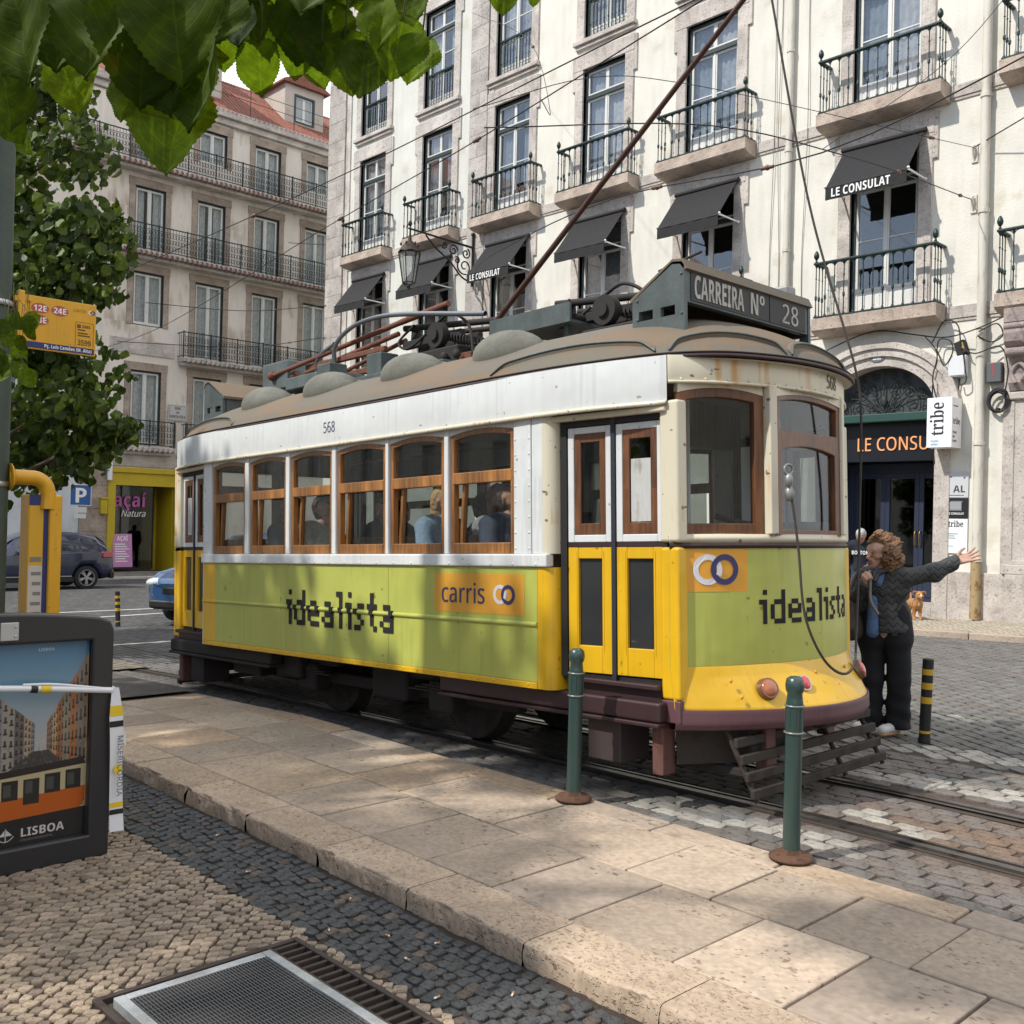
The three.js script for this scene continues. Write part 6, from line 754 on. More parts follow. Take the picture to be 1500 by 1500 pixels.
  const pg = new THREE.PlaneGeometry(zl - zr - 0.16, H - 0.225); const pm = new THREE.Mesh(pg, mat([0.62, 0.6, 0.58], 0.28, { map: poster, clearcoat: 0.6, clearcoatRoughness: 0.08 })); pm.name = 'poster'; pm.rotation.y = Math.PI / 2; pm.position.set(-0.034, 0.1 + (H - 0.225) / 2, (zl + zr) / 2); t.add(pm);
  part('lock_plate', [rb(0.012, 0.022, H - 0.115, H - 0.03, -1.6, -1.52, 0.008), ball(0.007, 0.024, H - 0.095, -1.585, 0.5, 1, 1, 8, 6), ball(0.007, 0.024, H - 0.05, -1.585, 0.5, 1, 1, 8, 6)], mat([0.45, 0.45, 0.44], 0.5, { metalness: 0.4 }), t);
  // barrier tape wound round the cabinet, its end hanging at the right edge
  const tp = thing('barrier_tape', 'white barrier tape with yellow and black bars tied round the advert cabinet', 'barrier tape', [-5.0, 0, 0]), wt = mat([0.72, 0.73, 0.75], 0.35, { clearcoat: 0.3, side: THREE.DoubleSide }), ylw = mat([0.72, 0.5, 0.02], 0.45), xs = 0.028;
  const yb = (z) => 0.79 + (z + 1.5) * 0.12, ropeS = (z0, z1, off, r) => tube([0, 0.25, 0.5, 0.75, 1].map((k) => { const z = lerp(z0, z1, k); return [xs + off, yb(z) + 0.004 * Math.sin(k * 9), z]; }), r, 24, 6);
  part('band', [ropeS(zl, zr, 0, 0.016), tube([[xs, yb(zr), zr], [0.0, yb(zr), zr - 0.02], [-0.3, yb(zr) - 0.01, zr - 0.018], [-0.62, yb(zr), zr - 0.01]], 0.016, 24, 6), tube([[xs + 0.004, yb(-1.66) + 0.022, -1.62], [xs + 0.004, yb(-1.7) + 0.018, -1.75], [xs + 0.004, yb(-2) + 0.006, -2.02]], 0.007, 20, 5)], wt, tp);
  part('bar', [rod([xs, yb(-1.66), -1.655], [xs, yb(-1.7), -1.685], 0.0185, 0.0185, 10)], M.black, tp); part('bar', [rod([xs, yb(-1.7), -1.7], [xs, yb(-1.74), -1.745], 0.0183, 0.0183, 10)], ylw, tp);
  const tl = (y0, y1, o = 0, wv = 0.034) => surf((u, v) => { const y = lerp(y0, y1, v), k = (0.73 - y) / 0.7; return [0.03 + 0.012 * Math.sin(k * 5 + u) + o, y, -2.055 - 0.03 * k + (u - 0.5) * -2 * wv * (y > 0.6 ? lerp(1, 0.45, (y - 0.6) / 0.14) : 1)]; }, 4, 20);
  part('tail', [tl(0.02, 0.74)], wt, tp); part('bar', [tl(0.6, 0.65, 0.002)], ylw, tp, null, 'yellow bar'); part('bar', [tl(0.545, 0.575, 0.002)], M.black, tp); part('bar', [tl(0.14, 0.165, 0.002)], ylw, tp); part('bar', [tl(0.105, 0.13, 0.002)], M.black, tp);
  part('flap', [surf((u, v) => [0.03 - 0.04 * u, 0.56 - 0.06 * u - v * 0.07, -2.085 - 0.05 * u], 3, 2)], wt, tp);
  part('lettering', [text('MISERICORDIA', 0.026, 0.3, 0.001, FONTR).rotateZ(-Math.PI / 2).rotateY(Math.PI / 2).translate(0.047, 0.5, -2.07)], mat([0.12, 0.13, 0.16], 0.6), tp);
  part('dot', [new THREE.CylinderGeometry(0.02, 0.02, 0.002, 18).rotateZ(Math.PI / 2).translate(0.047, 0.335, -2.072)], ylw, tp);
}
// ---- stop pole with flag sign, elbow pipe and ticket post
{
  const px = -6.42, pz = -1.86, pole = thing('stop_pole', 'thick dark green pole at the left edge carrying the tram stop sign', 'pole', [px, LOW, pz]), gm = mat([0.06, 0.085, 0.07], 0.55, { map: rep(T.mottle, 0.8) });
  part('shaft', [lathe([[0.125, 0], [0.125, 0.6], [0.115, 0.65], [0.115, 2.55], [0.105, 2.6], [0.1, 4.5]], 28)], gm, pole);
  for (const y of [1.84, 2.9]) part('strap', [new THREE.TorusGeometry(0.117, 0.008, 6, 30).scale(1, 1, 2.2).rotateX(Math.PI / 2).translate(0, y, 0)], M.steel, pole);
  const yel = mat([0.78, 0.4, 0.012], 0.42, { map: rep(T.paint, 0.9), clearcoat: 0.2 }), blu = mat([0.018, 0.028, 0.13], 0.4);
  const s = thing('stop_sign', 'yellow tram stop flag listing lines 12E, 24E and 28E', 'stop sign', [-6.36, 2.57, -2.23], Math.PI / 2); // faces +x: local x = -z
  part('panel', [rb(-0.21, 0.215, 0, 0.32, -0.015, 0.0, 0.004)], yel, s); part('clamp', [rb(-0.25, -0.21, -0.02, 0.34, -0.03, 0.015, 0.008), rb(-0.27, -0.24, 0.02, 0.05, -0.05, 0.02, 0.004), rb(-0.27, -0.24, 0.27, 0.3, -0.05, 0.02, 0.004), ball(0.012, -0.185, 0.285, 0.004)], yel, s);
  part('name_strip', [bb(-0.205, 0.205, 0.008, 0.045, 0.0005, 0.002)], blu, s); part('lettering', [text('Pç. Luís Camões (M. Alta)', 0.02, 0.28, 0.001).translate(-0.09, 0.018, 0.0025)], M.paper, s);
  const red = mat([0.42, 0.08, 0.05], 0.45); for (const [x, y, w2] of [[-0.12, 0.25, '12E'], [-0.005, 0.25, '24E'], [-0.12, 0.18, '28E']]) { const o = part('line_badge', [new THREE.CylinderGeometry(0.031, 0.031, 0.0022, 28).rotateX(Math.PI / 2).scale(1.65, 1, 1).translate(x, y, 0.001)], red, s); part('lettering', [text(w2, 0.036, 0.075, 0.001).translate(x - 0.0375, y - 0.018, 0.0022)], M.paper, o); }
  part('lettering', [text('carris', 0.022, 0.075, 0.001, FONTR).translate(0.075, 0.262, 0.0005)], mat([0.35, 0.15, 0.01], 0.5), s);
  const rr = rings(0.013, 0.005).map((q) => q.translate(0.178, 0.268, 0.0005)); part('emblem_ring', [rr[0]], M.paper, s); part('emblem_ring', [rr[1]], blu, s);
  part('lettering', [text('3599', 0.034, 0.08, 0.001).translate(0.105, 0.06, 0.0005), text('SMS', 0.018, 0.05, 0.001).translate(0.13, 0.168, 0.0005), ...[0.15, 0.13, 0.115].map((y, i) => bb(0.105, 0.15 + i * 0.015, y, y + 0.008, 0, 0.0015)), bb(0.1, 0.122, 0.165, 0.187, 0, 0.0015), bb(0.09, 0.2, 0.2, 0.202, 0, 0.0015), bb(0.09, 0.092, 0.052, 0.2, 0, 0.0015), bb(0.198, 0.2, 0.052, 0.2, 0, 0.0015)], mat([0.12, 0.06, 0.01], 0.6), s);
  const tpost = thing('timetable_post', 'yellow and blue timetable panel hung from a yellow elbow pipe on the stop pole', 'timetable', [-6.36, LOW, 0]);
  part('elbow_pipe', [tube([[-0.02, 1.885, -1.97], [0, 1.885, -2.06], [0, 1.88, -2.12], [0, 1.85, -2.165], [0, 1.79, -2.185], [0, 1.7, -2.185]], 0.045, 40, 14), lathe([[0, 0], [0.085, 0], [0.08, 0.012], [0.05, 0.03], [0, 0.03]], 20).rotateX(-Math.PI / 2).translate(-0.02, 1.885, -1.965)], yel, tpost);
  part('body', [rb(-0.14, 0.03, 0.5, 1.785, -2.265, -2.19, 0.012), rb(-0.14, -0.0, 0.5, 1.785, -2.188, -2.075, 0.01)], yel, tpost);
  part('border', [bb(0.001, 0.006, 0.5, 1.785, -2.19, -2.165), bb(0.001, 0.006, 1.72, 1.785, -2.165, -2.08)], blu, tpost); part('timetable_sheet', [bb(0.0008, 0.004, 0.5, 1.36, -2.163, -2.082)], mat([0.5, 0.46, 0.4], 0.4), tpost); part('route_sheet', [bb(0.0008, 0.0045, 1.36, 1.72, -2.163, -2.082)], mat([0.62, 0.34, 0.02], 0.3), tpost);
  part('print', [...Array.from({ length: 12 }, (_, i) => bb(0.004, 0.0052, 1.3 - i * 0.06, 1.32 - i * 0.06, -2.155, -2.1 - (i % 3) * 0.006)), bb(0.0045, 0.0055, 1.38, 1.41, -2.155, -2.09)], mat([0.2, 0.18, 0.17], 0.7), tpost); part('leg', [rod([-0.06, 0, -2.17], [-0.06, 0.5, -2.17], 0.03)], M.dark, tpost);
}
// ---------------------------------------------------------------- cars
function car(name, label, pos, turn, paintC, o = {}) {
  const t = thing(name, label, 'car', pos, turn), L = o.L ?? 4.5, H = o.H ?? 1.62, W = 0.9, pm = mat(paintC, 0.25, { clearcoat: 1, clearcoatRoughness: 0.06, metalness: 0.25 }), wb = o.wb ?? [0.86, L - 0.84];
  // stations from nose (z = 0) to tail (z = -L): [z, sill, belt, roof, half width, half roof]
  const S = [[0, 0.42, 0.72, 0.74, 0.62, 0.55], [0.1, 0.28, 0.8, 0.82, 0.78, 0.68], [0.4, 0.24, 0.9, 0.93, 0.87, 0.74], [0.95, 0.24, 0.98, 1.02, 0.9, 0.76], [1.25, 0.24, 1.0, 1.08, 0.9, 0.72], [1.75, 0.24, 1.01, 1.4, 0.9, 0.62], [2.2, 0.24, 1.02, 1.57, 0.9, 0.6], [2.8, 0.24, 1.04, 1.62, 0.9, 0.6], [3.5, 0.25, 1.06, 1.58, 0.89, 0.58], [4.0, 0.27, 1.08, 1.5, 0.87, 0.55], [4.3, 0.32, 1.06, 1.3, 0.84, 0.56], [4.45, 0.4, 0.98, 1.04, 0.78, 0.6], [4.5, 0.48, 0.8, 0.84, 0.7, 0.55]].map((q) => [q[0] * L / 4.5, q[1], q[2], q[3] * H / 1.62, q[4], q[5]]);
  const at = (z) => { for (let i = 1; i < S.length; i++) if (z <= S[i][0]) { const k = (z - S[i - 1][0]) / (S[i][0] - S[i - 1][0]); return S[i].map((v, j) => lerp(S[i - 1][j], v, k)); } return S[S.length - 1]; };
  const sec = (q, v) => { const [z, a, b, c, w, wr] = q, P = [[0, a], [w * 0.86, a], [w, a + 0.16], [w, lerp(a, b, 0.6)], [w * 0.985, b - 0.02], [w * 0.965, b], [lerp(w, wr, 0.5), lerp(b, c, 0.52)], [wr, c - 0.05], [wr * 0.82, c], [0, c + 0.015]], k = Math.abs(v * 2 - 1) * 0, n = P.length - 1, s = v < 0.5 ? 1 : -1, f = (v < 0.5 ? v * 2 : 2 - v * 2) * n, i = Math.min(n - 1, Math.floor(f)); return [s * lerp(P[i][0], P[i + 1][0], f - i), lerp(P[i][1], P[i + 1][1], f - i), -z]; };
  const zz = []; for (let i = 0; i <= 60; i++) zz.push(L * i / 60);
  part('body', [surf((u, v) => { const q = at(u * L), p = sec(q, v); for (const c of wb) { const d = Math.hypot(-p[2] - c, p[1] - 0.33); if (d < 0.39 && Math.abs(p[0]) > 0.7) p[0] *= 0.8; } return p; }, 90, 54), surf((u, v) => { const p = sec(S[0], u); return [p[0] * v, lerp(0.6, p[1], v), 0]; }, 36, 1), surf((u, v) => { const p = sec(S[S.length - 1], u); return [p[0] * v, lerp(0.7, p[1], v), -L]; }, 36, 1)], pm, t);
  const gl = mat([0.02, 0.024, 0.028], 0.05, { physical: true, clearcoat: 1 }), side = (z0, z1, s, k0 = 0.1, k1 = 0.86) => surf((u, v) => { const q = at(lerp(z0, z1, u)), y = lerp(q[2] + 0.02, q[3] - 0.06, lerp(k0, k1, v)), f = (y - q[2]) / (q[3] - q[2]); return [s * (lerp(q[4] * 0.965, q[5], clamp(f * 0.98)) + 0.012), y, -lerp(z0, z1, u)]; }, 16, 6);
  for (const s of [1, -1]) { part('side_window', [side(1.72 * L / 4.5, 2.5 * L / 4.5, s)], gl, t); part('side_window', [side(2.56 * L / 4.5, 3.3 * L / 4.5, s)], gl, t); part('side_window', [side(3.36 * L / 4.5, 4.0 * L / 4.5, s, 0.16, 0.8)], gl, t); part('sill_trim', [surf((u, v) => { const z = lerp(1.2, L - 1.2, u); return [s * (at(z)[4] + 0.006), lerp(0.24, 0.36, v), -z]; }, 8, 1)], M.black, t); part('chrome_strip', [surf((u, v) => { const z = lerp(1.3, L - 1.25, u); return [s * (at(z)[4] + 0.012), lerp(0.38, 0.41, v), -z]; }, 8, 1)], M.steel, t); part('tail_light', [rb(-0.07, 0.07, -0.09, 0.09, -0.17, 0.17, 0.03).rotateY(s * 0.25).translate(s * 0.79, 0.99, -L + 0.24)], mat([0.32, 0.02, 0.03], 0.15, { clearcoat: 1 }), t); part('head_light', [ball(0.17, s * 0.68, 0.74, -0.17, 1.1, 0.55, 1, 16, 10)], mat([0.6, 0.63, 0.66], 0.1, { clearcoat: 1 }), t); part('mirror', [rb(-0.1, 0.1, -0.06, 0.06, -0.05, 0.05, 0.04).translate(s * 1.0, 1.06, -1.72)], pm, t); part('door_handle', [rb(-0.01, 0.02, -0.015, 0.015, -0.1, 0.1, 0.01).translate(s * 0.905, 0.92, -2.45)], pm, t); }
  part('windscreen', [surf((u, v) => { const z = lerp(1.28, 1.72, v) * L / 4.5, q = at(z); return [(u - 0.5) * 2 * (q[5] * 0.9), q[3] + 0.014, -z]; }, 8, 6)], gl, t); part('rear_window', [surf((u, v) => { const z = lerp(4.06, 4.3, v) * L / 4.5, q = at(z); return [(u - 0.5) * 2 * (q[5] * 0.86), q[3] + 0.014, -z]; }, 8, 6)], gl, t); part('bumper', [rb(-0.76, 0.76, 0.3, 0.5, -L - 0.02, -L + 0.12, 0.05)], M.black, t); part('bumper', [rb(-0.7, 0.7, 0.3, 0.46, -0.14, 0.015, 0.05)], M.black, t); part('grille', [rb(-0.4, 0.4, 0.56, 0.68, -0.06, 0.012, 0.02)], M.black, t); part('number_plate', [bb(-0.26, 0.26, 0.62, 0.73, -L - 0.012, -L + 0.02)], M.paper, t);
  const tyre = lathe([[0.2, -0.1], [0.31, -0.105], [0.335, -0.07], [0.34, 0], [0.335, 0.07], [0.31, 0.105], [0.2, 0.1]], 30), rim = [lathe([[0.2, -0.09], [0.235, -0.09], [0.235, 0.1], [0.215, 0.104], [0.2, 0.06]], 30), new THREE.CylinderGeometry(0.06, 0.06, 0.05, 14).translate(0, 0.075, 0)]; for (let i = 0; i < 5; i++) for (const k of [-0.14, 0.14]) rim.push(rb(0.03, 0.22, 0.055, 0.095, -0.018, 0.018, 0.008).rotateY(i * Math.PI * 2 / 5 + k));
  for (const c of wb) for (const s of [1, -1]) { const w = part('wheel', [tyre.clone().rotateZ(-s * Math.PI / 2).translate(s * 0.79, 0.34, -c)], mat([0.018, 0.018, 0.019], 0.85), t); part('rim', rim.map((q) => q.clone().rotateZ(-s * Math.PI / 2).translate(s * 0.79, 0.34, -c)), mat([0.45, 0.46, 0.48], 0.3, { metalness: 0.85 }), w); part('hub_well', [new THREE.CylinderGeometry(0.2, 0.2, 0.04, 20).rotateZ(Math.PI / 2).translate(s * 0.76, 0.34, -c)], M.black, w); }
  return t;
}
car('parked_car', 'dark blue estate car with alloy wheels before the yellow shop, tail to the right', [-30.1, g(-30), -7.55], 0, [0.012, 0.02, 0.055], { L: 4.45, wb: [0.92, 3.62], H: 1.66 });
car('parked_car', 'mid blue car nosing out from behind the rear of the tram', [-16.5, g(-16.6), -7.92], 0.43, [0.02, 0.085, 0.22], { L: 4.2, wb: [0.86, 3.4] });
// ---------------------------------------------------------------- people and the dog: one smooth surface per body, from tapered limbs joined by a smooth minimum
function field(bones, k, noise) {
  const B = bones.map((b) => { const [ax, ay, az, bx, by, bz, r1, r2] = b, dx = bx - ax, dy = by - ay, dz = bz - az; return [ax, ay, az, dx, dy, dz, dx * dx + dy * dy + dz * dz || 1e-9, r1, r2 ?? r1, b[8] || 1, b[9] || 0]; });
  return (x, y, z) => {
    let d = 1e3; for (const b of B) { const px = x - b[0], py = y - b[1], pz = z - b[2]; let h = (px * b[3] + py * b[4] + pz * b[5]) / b[6]; h = h < 0 ? 0 : h > 1 ? 1 : h; const ex = px - b[3] * h, ey = py - b[4] * h, ez = pz - b[5] * h, q = Math.sqrt(ex * ex + ey * ey + ez * ez) - (b[7] + (b[8] - b[7]) * h); const m = Math.max(k - Math.abs(d - q), 0) / k; d = Math.min(d, q) - m * m * k * 0.25; }
    return noise ? d + noise(x, y, z) : d;
  };
}
function nets(f, lo, hi, c) { // surface nets
  const nx = Math.ceil((hi[0] - lo[0]) / c) + 1, ny = Math.ceil((hi[1] - lo[1]) / c) + 1, nz = Math.ceil((hi[2] - lo[2]) / c) + 1, F = new Float32Array(nx * ny * nz), id = (i, j, k) => (k * ny + j) * nx + i;
  for (let k = 0; k < nz; k++) for (let j = 0; j < ny; j++) for (let i = 0; i < nx; i++) F[id(i, j, k)] = f(lo[0] + i * c, lo[1] + j * c, lo[2] + k * c);
  const ix = new Int32Array(nx * ny * nz).fill(-1), P = [], I = [], E = [[0, 1], [0, 2], [0, 4], [1, 3], [1, 5], [2, 3], [2, 6], [3, 7], [4, 5], [4, 6], [5, 7], [6, 7]];
  for (let k = 0; k < nz - 1; k++) for (let j = 0; j < ny - 1; j++) for (let i = 0; i < nx - 1; i++) {
    const v = []; let m = 0; for (let q = 0; q < 8; q++) { v[q] = F[id(i + (q & 1), j + ((q >> 1) & 1), k + (q >> 2))]; if (v[q] < 0) m |= 1 << q; } if (m === 0 || m === 255) continue;
    let x = 0, y = 0, z = 0, n = 0; for (const [a, b] of E) if ((v[a] < 0) !== (v[b] < 0)) { const t = v[a] / (v[a] - v[b]); x += lerp(a & 1, b & 1, t); y += lerp((a >> 1) & 1, (b >> 1) & 1, t); z += lerp(a >> 2, b >> 2, t); n++; }
    ix[id(i, j, k)] = P.length / 3; P.push(lo[0] + (i + x / n) * c, lo[1] + (j + y / n) * c, lo[2] + (k + z / n) * c);
  }
  const quad = (a, b, d, e, s) => { if (a < 0 || b < 0 || d < 0 || e < 0) return; if (s) I.push(a, b, d, a, d, e); else I.push(a, d, b, a, e, d); };
  for (let k = 1; k < nz - 1; k++) for (let j = 1; j < ny - 1; j++) for (let i = 1; i < nx - 1; i++) {
    const a = F[id(i, j, k)] < 0;
    if (a !== F[id(i + 1, j, k)] < 0) quad(ix[id(i, j - 1, k - 1)], ix[id(i, j, k - 1)], ix[id(i, j, k)], ix[id(i, j - 1, k)], a);
    if (a !== F[id(i, j + 1, k)] < 0) quad(ix[id(i - 1, j, k - 1)], ix[id(i - 1, j, k)], ix[id(i, j, k)], ix[id(i, j, k - 1)], a);
    if (a !== F[id(i, j, k + 1)] < 0) quad(ix[id(i - 1, j - 1, k)], ix[id(i, j - 1, k)], ix[id(i, j, k)], ix[id(i - 1, j, k)], a);
  }
  const gm = new THREE.BufferGeometry(); gm.setAttribute('position', new THREE.Float32BufferAttribute(P, 3)); gm.setIndex(I); gm.computeVertexNormals(); return gm;
}
function blob(bones, cell, k = 0.03, noise) { const lo = [9, 9, 9], hi = [-9, -9, -9]; for (const b of bones) for (let a = 0; a < 3; a++) { const r = Math.max(b[6], b[7] ?? b[6]) + 0.03; lo[a] = Math.min(lo[a], b[a] - r, b[a + 3] - r); hi[a] = Math.max(hi[a], b[a] + r, b[a + 3] + r); } return nets(field(bones, k, noise), lo.map((v) => v - cell * 2), hi.map((v) => v + cell * 2), cell); }
const n3 = (x, y, z, f) => (vn(x * f + z * f * 0.7 + 50, y * f + z * f * 0.4 + 50, 4096, 7) + vn(z * f + 80, y * f - x * f * 0.6 + 90, 4096, 9)) - 1;
const SK = mat([0.52, 0.27, 0.19], 0.55, { map: rep(T.mottle, 0.3) }), LIP = mat([0.4, 0.12, 0.1], 0.5), EYE = mat([0.02, 0.015, 0.012], 0.25), EYW = mat([0.7, 0.68, 0.65], 0.3);
// a head: c centre, f facing direction, u up
function headBones(c, f, u = V(0, 1, 0), s = 1) {
  f = V(...f).normalize(); u = u.clone().sub(f.clone().multiplyScalar(u.dot(f))).normalize(); const r = f.clone().cross(u).normalize(), p = (a, b, d) => { const q = V(...c).addScaledVector(f, a * s).addScaledVector(u, b * s).addScaledVector(r, d * s); return [q.x, q.y, q.z]; }, B = (a, b, r1, r2) => [...a, ...b, r1 * s, (r2 ?? r1) * s];
  return { bones: [B(p(-0.025, 0.035, 0), p(0.02, 0.03, 0), 0.085, 0.078), B(p(0.02, -0.01, 0), p(0.045, -0.075, 0), 0.066, 0.036), B(p(0.052, -0.088, 0), p(0.06, -0.095, 0), 0.022), B(p(0.092, 0.005, 0), p(0.113, -0.03, 0), 0.009, 0.015), B(p(0.083, -0.058, 0.012), p(0.083, -0.058, -0.012), 0.013), B(p(0.075, 0.03, 0.035), p(0.075, 0.03, -0.035), 0.016), B(p(0.06, -0.02, 0.045), p(0.03, -0.02, 0.058), 0.02), B(p(0.06, -0.02, -0.045), p(0.03, -0.02, -0.058), 0.02), B(p(-0.012, 0.01, 0.078), p(-0.018, -0.025, 0.074), 0.016, 0.01), B(p(-0.012, 0.01, -0.078), p(-0.018, -0.025, -0.074), 0.016, 0.01)], p, s };
}
function faceParts(t, h) { for (const d of [0.032, -0.032]) { const e = part('eye', [ball(0.011 * h.s, ...h.p(0.077, 0.008, d))], EYW, t); part('iris', [ball(0.0065 * h.s, ...h.p(0.0845, 0.008, d))], EYE, e); part('eyebrow', [tube([h.p(0.088, 0.031, d * 0.5), h.p(0.092, 0.036, d), h.p(0.08, 0.031, d * 1.5)], 0.004 * h.s, 8, 5)], mat([0.1, 0.06, 0.035], 0.8), t); } part('mouth', [tube([h.p(0.087, -0.054, 0.024), h.p(0.097, -0.053, 0.008), h.p(0.097, -0.053, -0.008), h.p(0.087, -0.054, -0.024)], 0.005 * h.s, 12, 6)], LIP, t); }
// an open or curled hand: wrist w, direction d, palm normal n, curl 0..1
function handBones(w, d, n, curl = 0.3, s = 1, flip = 1) {
  d = V(...d).normalize(); n = V(...n); n.sub(d.clone().multiplyScalar(n.dot(d))).normalize(); const r = d.clone().cross(n).normalize().multiplyScalar(flip), o = V(...w), q = (a, b, c) => { const k = o.clone().addScaledVector(d, a * s).addScaledVector(r, b * s).addScaledVector(n, c * s); return [k.x, k.y, k.z]; }, out = [], R = (a, b, r1, r2) => out.push([...a, ...b, r1 * s, r2 * s]);
  for (const b of [-0.024, -0.008, 0.008, 0.024]) R(q(0.0, b * 0.6, 0), q(0.085, b * 1.1, 0), 0.0145, 0.0115);
  [[-0.03, 0.062], [-0.01, 0.074], [0.01, 0.078], [0.029, 0.07]].forEach(([b, L], i) => { let p = [0.088, b, 0], a = 0.12 + curl * 0.9; const seg = [0.45, 0.32, 0.25]; seg.forEach((k, j) => { const e = [p[0] + Math.cos(a) * L * k * (1 - curl * 0.08), p[1] + b * 0.22 * (1 - curl), p[2] + Math.sin(a) * L * k]; R(q(...p), q(...e), 0.0088 - j * 0.0009, 0.008 - j * 0.0009); p = e; a += curl * 1.15; }); });
  let p = [0.018, 0.026, 0.004]; for (const [a, b, c, r1] of [[0.032, 0.026, 0.012, 0.013], [0.03, 0.014, 0.012, 0.0105], [0.024, 0.003, 0.008, 0.009]]) { const e = [p[0] + a * 0.85, p[1] + b * (1 - curl * 0.6), p[2] + c * (0.4 + curl * 2)]; R(q(...p), q(...e), r1, r1 * 0.88); p = e; }
  return out;
}
const L8 = (a, b, r1, r2) => [...a, ...b, r1, r2 ?? r1], grow = (l, e) => l.map((b) => [b[0], b[1], b[2], b[3], b[4], b[5], b[6] + e, (b[7] ?? b[6]) + e]);
// J: joints. Returns bone lists
function figure(J) {
  const mid = (a, b, k = 0.5) => a.map((v, i) => lerp(v, b[i], k)), chest = mid(J.shL, J.shR), pel = mid(J.hpL, J.hpR), o = {};
  o.torso = [L8(mid(chest, J.shL, 0.55), mid(chest, J.shR, 0.55), 0.075), L8(mid(mid(chest, pel, 0.28), J.shL, 0.28), mid(mid(chest, pel, 0.28), J.shR, 0.28), 0.105), L8(mid(chest, pel, 0.3), mid(chest, pel, 0.85), 0.115, 0.118), L8(mid(pel, J.hpL, 0.75), mid(pel, J.hpR, 0.75), 0.11)];
  o.neck = [L8(J.neck, mid(J.neck, chest, 0.9), 0.052, 0.066)];
  o.armL = [L8(J.shL, J.elL, 0.054, 0.041), L8(J.elL, J.wrL, 0.041, 0.027)]; o.armR = [L8(J.shR, J.elR, 0.054, 0.041), L8(J.elR, J.wrR, 0.041, 0.027)];
  if (J.knL) o.legs = [L8(J.hpL, J.knL, 0.085, 0.056), L8(J.knL, J.anL, 0.056, 0.038), L8(J.hpR, J.knR, 0.085, 0.056), L8(J.knR, J.anR, 0.056, 0.038)]; else o.legs = [];
  return o;
}
const quilt = dtex(256, (u, v) => { const z = Math.abs(((v * 6 + Math.abs(((u * 5) % 1) - 0.5) * 1.2) % 1) - 0.5) * 2; return 1 - Math.pow(1 - z, 6) * 0.9; }, false);
